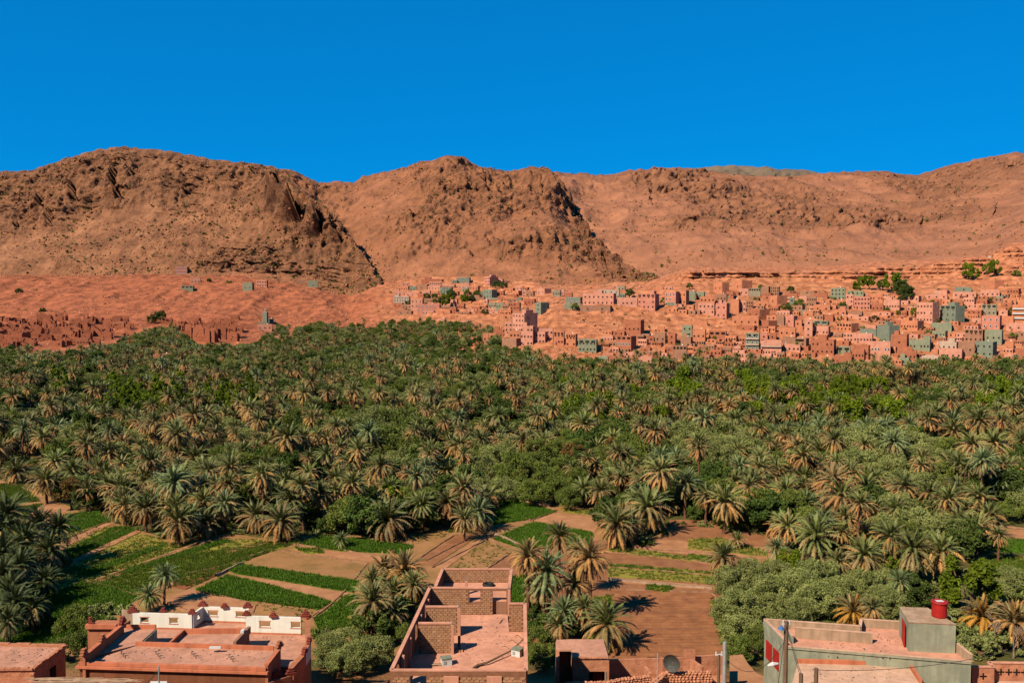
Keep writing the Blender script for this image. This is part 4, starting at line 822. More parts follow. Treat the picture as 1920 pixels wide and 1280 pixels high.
# ploughed plot with real furrows
def ploughed():
    poly = [(1146, 1108), (1250, 1110), (1335, 1118), (1342, 1135), (1366, 1200), (1360, 1232), (1185, 1238), (1130, 1238), (1140, 1180)]
    w_ = [G(*p) for p in poly]; xs = [p[0] for p in w_]; ys = [p[1] for p in w_]
    gx = np.arange(min(xs), max(xs), .5); gy = np.arange(min(ys), max(ys), .16)
    X, Y = np.meshgrid(gx, gy); ph = Y - X * .06 + .8 * fbm(X, Y, 0 * X, 9, 3, 5)
    Z = .25 + .10 * np.sin(ph * 2 * math.pi / 1.0) + .05 * fbm(X, Y, 0 * X, .6, 3, 6) + .22 * np.exp(-((np.mod(ph, 6.2) - 3) / .35) ** 2)
    ins = np.array([[in_poly(a, b, w_) for a, b in zip(r1, r2)] for r1, r2 in zip(X, Y)])
    idx = -np.ones(X.shape, int); V = []; Fc = []
    for i in range(X.shape[0]):
        for j in range(X.shape[1]):
            if ins[i, j]: idx[i, j] = len(V); V.append((X[i, j], Y[i, j], Z[i, j]))
    for i in range(X.shape[0] - 1):
        for j in range(X.shape[1] - 1):
            q = (idx[i, j], idx[i, j + 1], idx[i + 1, j + 1], idx[i + 1, j])
            if min(q) >= 0: Fc.append(q)
    me = bpy.data.meshes.new('ploughed_field'); me.from_pydata(V, [], Fc); me.polygons.foreach_set("use_smooth", [True] * len(Fc))
    tag(link('ploughed_field', me, None, [M['soil_plough']]), kind='structure')
ploughed()
# earth bunds and irrigation channels
def bund(pts, wd=.34, h=.16, m='bund', name='earth_bund'):
    P = [Vector((*G(px, py, 0), 0)) for px, py in pts]; Q = []
    for a, b in zip(P, P[1:]):
        n = max(1, int((b - a).length / 1.2))
        for k in range(n): Q.append(a.lerp(b, k / n) + Vector((random.uniform(-.1, .1), random.uniform(-.1, .1), 0)))
    Q.append(P[-1]); V = []; Fc = []
    for k, p in enumerate(Q):
        d = (Q[min(k + 1, len(Q) - 1)] - Q[max(k - 1, 0)]).normalized(); nn = Vector((-d.y, d.x, 0)); hh = h * random.uniform(.75, 1.2) + .15
        for s_, z in ((-1.3, -.1), (-.55, hh), (.55, hh * random.uniform(.9, 1.05)), (1.3, -.1)): V.append(tuple(p + nn * s_ * wd * .5 * random.uniform(.85, 1.15) + Vector((0, 0, z))))
    for k in range(len(Q) - 1):
        for i in range(3): Fc.append((k * 4 + i, (k + 1) * 4 + i, (k + 1) * 4 + i + 1, k * 4 + i + 1))
    me = bpy.data.meshes.new(name); me.from_pydata(V, [], Fc); tag(link(name, me, None, [M[m]]), kind='structure')
for pts in [[(110, 1045), (160, 1022), (250, 985)], [(105, 1020), (205, 978)], [(175, 1092), (330, 1035)], [(200, 1060), (262, 1035)], [(348, 1078), (420, 1062)], [(420, 1062), (540, 1020)], [(540, 1020), (640, 1032), (735, 1050)], [(530, 1035), (600, 1045), (690, 1058)],
            [(160, 1090), (215, 1102), (260, 1120)], [(355, 1106), (420, 1120), (482, 1136)], [(306, 1128), (350, 1145)], [(690, 1056), (640, 1118), (588, 1160)], [(560, 1008), (660, 1008), (775, 1022)], [(770, 1060), (850, 1005), (905, 1000), (935, 1022), (965, 1038)],
            [(800, 1052), (885, 1008)], [(812, 1065), (908, 1015)], [(898, 1078), (955, 1040)], [(925, 985), (960, 1010), (990, 1025)], [(995, 978), (1042, 958)], [(975, 968), (1000, 978)], [(1140, 1036), (1290, 1050), (1345, 1062)], [(1140, 1064), (1345, 1080)], [(1140, 1106), (1335, 1112)],
            [(1850, 985), (1990, 998)], [(1860, 1044), (1990, 1048)], [(0, 905), (40, 912), (60, 930)], [(45, 970), (85, 960)], [(1180, 1030), (1290, 1036), (1340, 1038)], [(1300, 1093), (1345, 1120), (1362, 1200)], [(925, 940), (1000, 942), (1045, 958)]]:
    bund(pts)
bund([(405, 1082), (455, 1058)], .5, .45, 'channel', 'irrigation_channel'); bund([(1140, 1088), (1240, 1098), (1335, 1105)], .9, .3, 'channel', 'irrigation_channel'); bund([(925, 1002), (975, 1025)], .5, .5, 'channel', 'irrigation_channel')

# crops: tufts of blades
def tuft_mesh(name, h, n, m):
    V = []; Fc = []; rg = random.Random(n)
    for k in range(n):
        a = rg.uniform(0, 6.28); r = rg.uniform(0, .22); x, y = r * math.cos(a), r * math.sin(a); b = rg.uniform(0, 6.28); w_ = .05; l = h * rg.uniform(.6, 1.1)
        i = len(V); V += [(x - w_ * math.cos(b), y - w_ * math.sin(b), 0), (x + w_ * math.cos(b), y + w_ * math.sin(b), 0), (x + .3 * l * math.cos(a), y + .3 * l * math.sin(a), l)]; Fc.append((i, i + 1, i + 2))
    me = bpy.data.meshes.new(name); me.from_pydata(V, [], Fc); me.materials.append(M[m]); return me
def scatter(name, meshes, pts, rots, scls, idxs, kind='stuff'):
    """one object: many copies of a few meshes (geometry nodes)"""
    me = bpy.data.meshes.new(name); me.vertices.add(len(pts)); me.vertices.foreach_set("co", np.asarray(pts, np.float32).reshape(-1)); me.update()
    A = me.attributes.new("turn", 'FLOAT_VECTOR', 'POINT'); A.data.foreach_set("vector", np.asarray(rots, np.float32).reshape(-1))
    A = me.attributes.new("size", 'FLOAT_VECTOR', 'POINT'); A.data.foreach_set("vector", np.asarray(scls, np.float32).reshape(-1))
    A = me.attributes.new("pick", 'INT', 'POINT'); A.data.foreach_set("value", np.asarray(idxs, np.int32))
    o = link(name, me); g = bpy.data.node_groups.new(name + "_nodes", 'GeometryNodeTree')
    g.interface.new_socket("Geometry", in_out='INPUT', socket_type='NodeSocketGeometry'); g.interface.new_socket("Geometry", in_out='OUTPUT', socket_type='NodeSocketGeometry')
    gi = g.nodes.new('NodeGroupInput'); go = g.nodes.new('NodeGroupOutput'); jn = g.nodes.new('GeometryNodeJoinGeometry')
    def attr(nm, ty):
        a = g.nodes.new('GeometryNodeInputNamedAttribute'); a.data_type = ty; a.inputs['Name'].default_value = nm
        return [s for s in a.outputs if s.enabled][0]
    for k, m_ in enumerate(meshes):
        so = bpy.data.objects.new(name + "_source", m_)
        oi = g.nodes.new('GeometryNodeObjectInfo'); oi.inputs['Object'].default_value = so; oi.inputs['As Instance'].default_value = True
        ip = g.nodes.new('GeometryNodeInstanceOnPoints'); cp = g.nodes.new('FunctionNodeCompare'); cp.data_type = 'INT'; cp.operation = 'EQUAL'
        ii = [s for s in cp.inputs if s.enabled]; g.links.new(attr('pick', 'INT'), ii[0]); ii[1].default_value = k
        g.links.new(gi.outputs[0], ip.inputs['Points']); g.links.new(cp.outputs[0], ip.inputs['Selection']); g.links.new(oi.outputs['Geometry'], ip.inputs['Instance'])
        g.links.new(attr('turn', 'FLOAT_VECTOR'), ip.inputs['Rotation']); g.links.new(attr('size', 'FLOAT_VECTOR'), ip.inputs['Scale']); g.links.new(ip.outputs[0], jn.inputs[0])
    g.links.new(jn.outputs[0], go.inputs[0])
    md = o.modifiers.new("scatter", 'NODES'); md.node_group = g; tag(o, kind=kind); return o
def plant_crops():
    ms = [tuft_mesh('crop_tuft', .38, 9, 'crop'), tuft_mesh('crop_tuft', .42, 10, 'crop_lush'), tuft_mesh('crop_tuft', .3, 7, 'crop_dry')]; ki = {'crop': 0, 'crop_lush': 1, 'crop_dry': 2}
    P = []; R = []; S = []; I = []
    for w_, crop, dens, z in FIELDS:
        xs = [p[0] for p in w_]; ys = [p[1] for p in w_]
        n = int((max(xs) - min(xs)) * (max(ys) - min(ys)) * dens * 1.5); n = min(n, 42000)
        for k in range(n):
            x = random.uniform(min(xs), max(xs)); y = random.uniform(min(ys), max(ys))
            if not in_poly(x, y, w_): continue
            q = 0.5 + .5 * math.sin(x * .35 + 2 * math.sin(y * .21)) * math.sin(y * .5 + x * .11)
            if q < .12 and random.random() < .5: continue
            P.append((x, y, z + gz(x, y))); R.append((0, 0, random.uniform(0, 6.28))); s = random.uniform(.7, 1.4); S.append((s * 1.25, s * 1.25, s * .8)); I.append(ki[crop] if random.random() > .12 else random.randint(0, 2))
    scatter('crop_plants', ms, P, R, S, I); print("crop tufts", len(P))
plant_crops()

# ------------------------------------------------------------------ date palms
def frond_geo(L, e0, droop, wd, n, rg, twist=0.0):
    """one feather leaf springing from the origin along +X; returns verts, faces"""
    V = []; Fc = []; x = z = 0.0; e = e0; seg = L / n; mid = []
    for k in range(n + 1):
        mid.append((x, z, e)); x += math.cos(e) * seg; z += math.sin(e) * seg; e -= droop / n * (0.5 + 1.3 * k / n)
    # midrib
    for k in range(n):
        (x0, z0, _), (x1, z1, _) = mid[k], mid[k + 1]; r0 = .045 * (1 - k / n) + .012; r1 = .045 * (1 - (k + 1) / n) + .012
        i = len(V); V += [(x0, -r0, z0), (x0, r0, z0), (x1, r1, z1), (x1, -r1, z1)]; Fc.append((i, i + 1, i + 2, i + 3))
    nl = n * 2
    for k in range(2, nl + 1):
        t = k / nl; f = t * n; a = min(int(f), n - 1); u = f - a
        x0 = mid[a][0] * (1 - u) + mid[a + 1][0] * u; z0 = mid[a][1] * (1 - u) + mid[a + 1][1] * u; e = mid[a][2]
        ll = wd * (math.sin(math.pi * min(1, t * .85 + .12)) ** .6) * rg.uniform(.85, 1.1)
        for s in (-1, 1):
            fw = .62 + .2 * t; dn = rg.uniform(.15, .5)
            tx = x0 + math.cos(e) * ll * fw; tz = z0 + math.sin(e) * ll * fw - ll * dn; ty = s * ll * .78
            hw = seg * .30
            i = len(V); V += [(x0 - hw * math.cos(e), 0, z0 - hw * math.sin(e)), (x0 + hw * math.cos(e), 0, z0 + hw * math.sin(e)), (tx, ty, tz)]; Fc.append((i, i + 1, i + 2))
    return V, Fc
def xform(V, az, tilt=0, sc=1, off=(0, 0, 0)):
    c, s = math.cos(az), math.sin(az); ct, st = math.cos(tilt), math.sin(tilt); R = []
    for x, y, z in V:
        y, z = y * ct - z * st, y * st + z * ct
        R.append(((x * c - y * s) * sc + off[0], (x * s + y * c) * sc + off[1], z * sc + off[2]))
    return R
#  band: elevation, droop, length, material slot, share of the crown
BANDS = [(1.38, .35, 2.7, 0, 8), (1.15, .8, 3.15, 0, 11), (.88, 1.25, 3.4, 0, 13), (.55, 1.6, 3.45, 1, 13), (.15, 1.55, 3.3, 1, 13), (-.3, 1.2, 3.1, 2, 12), (-.8, .6, 2.8, 2, 10)]
STY = {'green': ('frond_green', 'frond_olive', 'frond_dry'), 'blue': ('frond_blue', 'frond_blue', 'frond_olive'), 'dry': ('frond_green', 'frond_olive', 'frond_dry'), 'orange': ('frond_olive', 'frond_orange', 'frond_orange'), 'fresh': ('frond_green', 'frond_green', 'frond_olive'), 'young': ('frond_blue', 'frond_green', 'frond_green'), 'tan': ('frond_olive', 'frond_dry', 'frond_dry'), 'deep': ('frond_shaded', 'frond_shaded', 'frond_olive')}
def crown_geo(sty, n, seed, nb=1.0, bands=None, wd=.42):
    rg = random.Random(seed); G3_ = {}; out = {}
    for bi, (e, dr, L, slot, cnt) in enumerate(BANDS):
        if bands and bi not in bands: continue
        c = max(3, int(cnt * nb)); a0 = rg.uniform(0, 6)
        for k in range(c):
            V, Fc = frond_geo(L * rg.uniform(.82, 1.1), e + rg.uniform(-.2, .2), dr * rg.uniform(.75, 1.25), wd * rg.uniform(.85, 1.15), n, rg)
            V = xform(V, a0 + 6.283 * (k + rg.uniform(-.25, .25)) / c, rg.uniform(-.35, .35))
            mn = STY[sty][slot]
            if rg.random() < .16: mn = STY[sty][min(2, slot + 1)]
            A, B = out.setdefault(mn, ([], [])); b = len(A); A += V; B += [tuple(b + q for q in f) for f in Fc]
    return out
def geo_mesh(name, parts):
    V = []; Fc = []; mi = []; names = []
    for k, (mn, (a, b)) in enumerate(parts.items()):
        o = len(V); V += a; Fc += [tuple(o + q for q in f) for f in b]; mi += [k] * len(b); names.append(mn)
    me = bpy.data.meshes.new(name); me.from_pydata(V, [], Fc); me.polygons.foreach_set("material_index", mi)
    for n_ in names: me.materials.append(M[n_])
    me.update(); return me
def trunk_geo(h, r, seed, lean=.0, n=7):
    rg = random.Random(seed); V = []; Fc = []; K = max(4, int(h / .55)); la = rg.uniform(0, 6.28)
    for k in range(K + 1):
        t = k / K; rr = r * (1.25 - .3 * min(1, t * 4) if t < .25 else .95) * (1.12 if k % 2 else .93)
        if t > .88: rr = r * 1.35
        ox, oy = lean * h * t * t * math.cos(la), lean * h * t * t * math.sin(la)
        for i in range(n):
            a = 6.283 * i / n + k * .4; V.append((ox + rr * math.cos(a), oy + rr * math.sin(a), -.6 + (h + .6) * t))
    for k in range(K):
        for i in range(n):
            j = (i + 1) % n; Fc.append((k * n + i, k * n + j, (k + 1) * n + j, (k + 1) * n + i))
    Fc.append(tuple(K * n + i for i in range(n)))
    return V, Fc, (lean * h * math.cos(la), lean * h * math.sin(la))
# shared frond meshes for the nearest palms, whose leaves are separate parts
FR = {}
def frond_mesh(band, var, mn):
    k = (band, var, mn)
    if k not in FR:
        rg = random.Random(band * 10 + var); e, dr, L, slot, cnt = BANDS[band]
        V, Fc = frond_geo(L * rg.uniform(.9, 1.05), e + rg.uniform(-.15, .15), dr * rg.uniform(.85, 1.15), .44, 10, rg)
        me = bpy.data.meshes.new('frond'); me.from_pydata(V, [], Fc); me.materials.append(M[mn]); FR[k] = me
    return FR[k]
CROWNS = {}; SKIRTS = {}; TR = {}
for sty in STY:
    for v in range(3 if sty in ('green', 'dry') else 2):
        CROWNS[(sty, v)] = geo_mesh('palm_crown', crown_geo(sty, 7, 50 + v, 1.0, (0, 1, 2, 3, 4)))
        SKIRTS[(sty, v)] = geo_mesh('palm_skirt', crown_geo(sty, 6, 80 + v, 1.0, (5, 6)))
def trunk_mesh(h, seed):
    q = (round(h), seed % 2)
    if q not in TR:
        V, Fc, off = trunk_geo(q[0], .24, q[0] * 3 + q[1], .05 if q[1] else .015); me = bpy.data.meshes.new('palm_trunk'); me.from_pydata(V, [], Fc); me.materials.append(M['trunk']); me.polygons.foreach_set("use_smooth", [False] * len(Fc)); TR[q] = (me, off)
    return TR[q]
def palm(x, y, z, h, sc, sty, seed, detail):
    """thing with trunk and crown; detail: each frond its own part"""
    rg = random.Random(seed); t = empty('date_palm', (x, y, z), rg.uniform(0, 6.28))
    tm, off = trunk_mesh(max(1, h / 1.0), seed); tr = link('trunk', tm, t); k = h / max(1, round(max(1, h))); tr.scale = (max(.85, min(1.2, sc)), max(.85, min(1.2, sc)), k)
    cx, cy = off[0] * max(.85, min(1.2, sc)), off[1] * max(.85, min(1.2, sc))
    if not detail:
        v = seed % (3 if sty in ('green', 'dry') else 2)
        c = link('crown', CROWNS[(sty, v)], t); c.location = (cx, cy, h); c.scale = (sc,) * 3; c.rotation_euler = (rg.uniform(-.22, .22), rg.uniform(-.22, .22), 0)
        s = link('dead_frond_skirt', SKIRTS[(sty, v)], t); s.location = (cx, cy, h - .1); s.scale = (sc,) * 3; s.rotation_euler = (0, 0, rg.uniform(0, 6))
    else:
        for bi, (e, dr, L, slot, cnt) in enumerate(BANDS):
            a0 = rg.uniform(0, 6)
            for q in range(cnt):
                mn = STY[sty][slot]
                if rg.random() < .16: mn = STY[sty][min(2, slot + 1)]
                f = link('frond', frond_mesh(bi, q % 3, mn), t); f.location = (cx, cy, h)
                f.rotation_euler = (rg.uniform(-.2, .2), rg.uniform(-.12, .12), a0 + 6.283 * (q + rg.uniform(-.25, .25)) / cnt); f.scale = (sc * rg.uniform(.88, 1.1),) * 3
    return t
#  (crown centre px, py, crown width px, trunk foot py or None)
HP = [(335,980,72,1025),(308,1080,50,1135),(280,1118,48,1150),(25,965,85,1075),(75,985,75,1048),(108,992,70,1062),(8,1040,85,1120),(15,1112,80,1165),(48,1022,75,1092),(18,1165,62,1210),(60,1070,60,1110),
 (130,830,46,0),(97,868,46,0),(163,860,46,0),(127,885,50,0),(88,903,60,945),(220,908,56,0),(190,893,50,0),(285,803,46,850),(237,782,42,815),(123,780,40,0),(160,778,36,0),(353,813,56,0),(375,845,50,0),(360,862,56,0),(300,882,56,918),(253,893,52,0),(377,887,60,0),(427,867,50,0),(427,907,50,985),(377,917,55,0),(287,915,45,0),
 (483,913,60,962),(532,912,56,0),(333,885,36,935),(220,950,70,0),(275,947,60,0),(375,945,60,0),(423,947,60,1000),(473,973,60,0),(527,978,75,1018),(597,927,55,987),(540,822,60,882),(580,837,50,0),(507,812,50,0),(627,800,40,872),(547,787,50,0),(587,778,40,0),(627,903,55,0),(450,850,45,0),(480,880,45,0),
 (657,910,60,978),(697,903,60,0),(743,885,60,0),(730,975,88,1012),(663,797,42,825),(807,845,45,905),(845,832,46,0),(863,838,45,0),(875,882,56,0),(840,887,50,0),(837,942,60,990),(897,962,66,998),(870,978,50,0),(820,778,45,805),(933,780,42,832),(952,815,40,0),(993,805,42,0),(1028,810,46,832),(1092,797,56,842),(1125,808,40,0),(1160,782,36,0),(1177,790,35,0),(1235,800,36,858),
 (1240,860,50,925),(1268,860,45,0),(1175,895,50,940),(1205,907,55,962),(1130,925,55,0),(1147,903,50,0),(1097,922,50,0),(1215,957,85,0),(1155,985,85,1028),(1048,1008,62,1085),(990,1045,72,1168),(1030,1072,88,1170),(1107,1048,82,1168),(1080,1032,52,1120),(1137,1172,96,1225),(1055,1148,64,1195),(1020,1100,60,1175),(700,1127,82,1195),(757,1072,82,1128),(722,1068,62,1120),(640,1012,34,1030),
 (1357,942,72,1002),(1310,842,42,917),(1423,860,42,912),(1457,876,45,0),(1417,908,60,0),(1473,922,60,980),(1513,902,55,0),(1543,852,60,0),(1580,932,76,1005),(1630,917,60,0),(1675,917,46,958),(1520,952,60,0),(1643,967,60,0),(1707,922,50,0),(1740,927,56,985),(1767,962,60,0),(1797,932,50,0),(1830,927,36,962),(1855,972,62,1012),(1530,1010,92,1065),(1487,992,60,0),(1668,1007,66,1070),(1625,1047,76,0),(1710,1033,82,1100),(1765,1037,82,1098),(1757,992,66,0),(1803,985,72,0),
 (1627,1007,50,0),(1457,1027,45,1078),(1355,1045,70,1080),(1383,1013,36,1030),(1600,1148,72,1190),(1645,1150,50,0),(1842,1158,86,1200),(1903,1168,86,1215),(1580,1060,50,0),(1690,960,55,0),(1720,980,55,0),(1560,985,55,0),(1740,787,46,838),(1755,775,40,835),(1785,808,50,852),(1830,790,50,882),(1860,832,60,898),(1813,847,45,882),(1913,830,50,880),(1697,862,50,0),(1723,877,50,0),(1603,817,45,0),(1630,806,50,0),(1652,808,44,0),
 (1543,806,45,0),(1570,806,45,0),(1480,811,45,0),(1503,809,45,842),(1457,816,40,0),(1667,801,40,0),(1833,902,56,0),(1890,905,50,0),(1700,1100,50,0),(712,736,33,796),(740,746,28,792),(895,740,32,0),(847,758,31,806),(1124,700,22,730),(1055,752,28,796),(1157,773,30,816),(1312,838,42,0),(1382,786,42,838),(1605,751,28,792),(1760,758,38,0),(1745,782,38,0),(1787,746,34,0),(1812,748,32,0),(1835,783,46,882),
 (1190,672,16,697),(1195,663,17,700),(1165,664,17,690),(1313,662,18,690),(1230,665,14,685),(1285,668,14,690),(990,655,18,668),(1325,655,10,672),(1380,668,18,690),(1493,645,12,660),(1128,640,12,668),(1637,670,14,690),(1655,672,15,692),(1742,772,32,0),(1872,672,16,700),(1905,674,14,698),(1885,1010,40,0),(50,1005,75,1085),(95,1032,70,1095),(30,1132,75,1190),(62,1142,62,1190),(2,992,75,1080),(40,1062,75,1130),(85,1090,60,1135),(8,1080,75,1150),(1012,1108,60,1160),(1078,1095,62,1165),(1048,1175,60,1205),(1095,1140,55,1195),(742,1112,62,1150),(700,1092,60,1140),(690,1160,60,1200),(775,1098,60,1150),(740,1150,60,1190)]
LMG = [("the brick-walled rooftop house", 860, 1180), ("the white-walled terracotta house", 400, 1190), ("the mud hut", 1090, 1230), ("the grey house with the red tank", 1640, 1220), ("the ploughed field", 1260, 1165), ("the bright green plot in the centre", 980, 960), ("the green strips left of centre", 520, 1085),
       ("the big green slope plot at the left", 110, 1160), ("the soil clearing in the grove", 665, 865), ("the rust-coloured tree", 1080, 865), ("the red water tank", 1761, 1140), ("the grey-green thicket at the right", 1500, 1120), ("the green plots at the right edge", 1890, 1040), ("the upper left green plots", 30, 930), ("the pale dead tree", 1245, 720),
       ("the bright green poplar rows at the left", 340, 755), ("the far right clearing", 1720, 738), ("the brown plot behind the brick-walled house", 890, 1040), ("the left photo edge", 0, 1060), ("the round grey-green thicket on the right", 1600, 860), ("the yellow-green trees right of centre", 1430, 730), ("the centre thicket", 900, 880), ("the rocky knoll village", 1200, 650)]
rb_ = random.Random(77)
XB = [(rb_.choice([rb_.uniform(1240, 1915), rb_.uniform(745, 1000)]), rb_.uniform(538, 684), rb_.uniform(6, 13), rb_.choice(['olive', 'dark', 'bush', 'bright', 'greybush'])) for _ in range(60)]
palms = []
for i, (cx, cy, wd, ft) in enumerate(HP):
    if ft:
        gx, gy_, gz_ = hit(cx, ft); hh = zat(cy, gy_) - gz_
        hh = max(.8, min(13, hh))
    else:
        hh = random.uniform(3.2, 5.0); gy_ = (CAMZ - hh) / max(1, (cy - 550)) * F; gy_ = min(gy_, 900); gx = (cx - 960) / F * gy_; gz_ = gz(gx, gy_)
    sc = wd * gy_ / F / 5.2; sc = max(.55, min(1.6, sc))
    if 150 < cx < 160: pass
    sty = 'green'
    r = random.random()
    if cy > 760:
        sty = 'dry' if r < .5 else ('green' if r < .75 else ('blue' if r < .87 else 'fresh'))
    if (cx, cy) in ((1842, 1158), (1600, 1148), (1627, 1007)): sty = 'orange'
    if (cx, cy) in ((757, 1072), (722, 1068), (1903, 1168), (990, 1045), (1107, 1048)): sty = 'tan'
    if cx < 120 and cy > 950: sty = 'deep'  # left cluster: shade painted into the frond colour
    if (cx, cy) in ((280, 1118), (640, 1012)): sty = 'young'
    if cx > 1440 and cx < 1680 and 795 < cy < 820: sty = 'blue'
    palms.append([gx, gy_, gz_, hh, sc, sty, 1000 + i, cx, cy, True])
HANDP = [(p[0], p[1]) for p in palms]

# ------------------------------------------------------------------ broadleaf trees
def leaf_crown(n, rx, rz, blobs, leaf, seed, zc, sparse=0.0, upright=False):
    """leaf-sized faces spread through lumpy clumps"""
    rg = np.random.default_rng(seed); C_ = []
    while len(C_) < blobs:
        p = rg.normal(size=3); p /= np.linalg.norm(p)
        if p[2] < -.55: continue
        r = rg.uniform(.6, 1.02); C_.append((p[0] * rx * r, p[1] * rx * r, zc + p[2] * rz * r, rg.uniform(.15, .32)))
    C_ = np.array(C_); k = rg.integers(0, blobs, n); d = rg.normal(size=(n, 3)); d /= np.linalg.norm(d, axis=1)[:, None]
    rad = rg.uniform(.55, 1.08, n)[:, None]
    P = C_[k, :3] + d * rad * (C_[k, 3] * rx)[:, None] * np.array([1, 1, 1.45 if upright else .85])
    P = P[P[:, 2] > .15]; n = len(P)
    a = rg.normal(size=(n, 3)); a /= np.linalg.norm(a, axis=1)[:, None]; b = rg.normal(size=(n, 3)); b -= a * (a * b).sum(1)[:, None]; b /= np.linalg.norm(b, axis=1)[:, None]
    s = leaf * rg.uniform(.6, 1.4, n)[:, None]
    V = np.stack([P - a * s, P + b * s * .5, P + a * s, P - b * s * .5], 1).reshape(-1, 3)
    Fc = np.arange(n * 4).reshape(-1, 4)
    return V, Fc
def tree_meshes(kind):
    spec = {'grey': ('leaf_grey', 11500, 3.1, 2.4, 52, .115, 2.7, False), 'olive': ('leaf_olive', 9500, 3.0, 2.5, 44, .13, 2.8, False), 'dark': ('leaf_dark', 5600, 2.9, 2.7, 34, .2, 3.0, False),
            'bright': ('leaf_bright', 4800, 2.3, 3.0, 22, .22, 3.6, True), 'rust': ('leaf_rust', 3600, 2.6, 2.4, 22, .17, 3.0, False), 'poplar': ('leaf_bright', 3600, 1.25, 4.2, 20, .20, 4.6, True), 'bush': ('leaf_olive', 2200, 1.6, 1.0, 14, .16, .9, False), 'greybush': ('leaf_grey', 2200, 1.7, .95, 14, .15, .85, False)}[kind]
    out = []
    for v in range(3 if kind in ('grey', 'olive', 'dark') else 2):
        mn, n, rx, rz, bl, lf, zc, up = spec; V, Fc = leaf_crown(n, rx, rz, bl, lf, hash(kind) % 97 + v * 7 + len(kind), zc, upright=up)
        me = bpy.data.meshes.new('foliage'); me.vertices.add(len(V)); me.vertices.foreach_set("co", V.astype(np.float32).reshape(-1)); me.loops.add(Fc.size); me.loops.foreach_set("vertex_index", Fc.reshape(-1).astype(np.int32))
        me.polygons.add(len(Fc)); me.polygons.foreach_set("loop_start", (np.arange(len(Fc)) * 4).astype(np.int32)); me.update(calc_edges=True); me.validate(); me.materials.append(M[mn])
        rg = random.Random(v); mb = MB()
        for k in range(4):
            a = rg.uniform(0, 6.28); l = rx * rg.uniform(.4, .75); pts = [(0.08 * math.cos(a), .08 * math.sin(a), -.4), (.2 * math.cos(a), .2 * math.sin(a), zc * .35), (l * math.cos(a), l * math.sin(a), zc * rg.uniform(.8, 1.1))]
            mb.tube(pts, [.17, .12, .04], 5)
        tm = mb.mesh('tree_trunk'); tm.materials.append(M['bark']); out.append((me, tm))
    return out
import zlib
hash = lambda s: zlib.crc32(s.encode())
TM = {k: tree_meshes(k) for k in ('grey', 'olive', 'dark', 'bright', 'rust', 'poplar', 'bush', 'greybush')}
def twig_mesh(seed, h=5.0, n=70):
    rg = random.Random(seed); mb = MB()
    def grow(p, d, l, r, lev):
        q = p + d * l; mb.tube([p, p + d * l * .5 + Vector((rg.uniform(-.1, .1), rg.uniform(-.1, .1), 0)) * l, q], [r, r * .8, r * .6], 4 if lev else 5, cap=False)
        if lev >= 4: return
        for k in range(3 if lev < 2 else 3):
            nd = (d + Vector((rg.uniform(-.7, .7), rg.uniform(-.7, .7), rg.uniform(-.15, .5)))).normalized(); grow(q, nd, l * rg.uniform(.6, .85), r * .6, lev + 1)
    grow(Vector((0, 0, -.3)), Vector((0, 0, 1)), h * .28, .12, 0); me = mb.mesh('bare_branches'); me.materials.append(M['twig']); return me
TW = [twig_mesh(3), twig_mesh(5)]
SIZE = {'grey': 6.2, 'olive': 6.0, 'dark': 5.8, 'bright': 4.8, 'rust': 5.2, 'poplar': 3.0, 'bush': 3.2, 'greybush': 3.4}
KN = {'grey': 'grey-green tamarisk-like tree', 'olive': 'dull green olive-like tree', 'dark': 'dark green leafy tree', 'bright': 'bright yellow-green tree', 'rust': 'rust-tinged thin-leaved tree', 'poplar': 'slim bright green poplar-like tree', 'bush': 'low green bush', 'greybush': 'low grey-green bush'}
def tree(x, y, z, sc, kind, seed, zs=1.0):
    rg = random.Random(seed); me, tm = TM[kind][seed % len(TM[kind])]; t = empty('leafy_tree' if 'bush' not in kind else 'bush', (x, y, z), rg.uniform(0, 6.28)); t.scale = (sc, sc, sc * zs)
    link('foliage', me, t); link('trunk', tm, t); return t
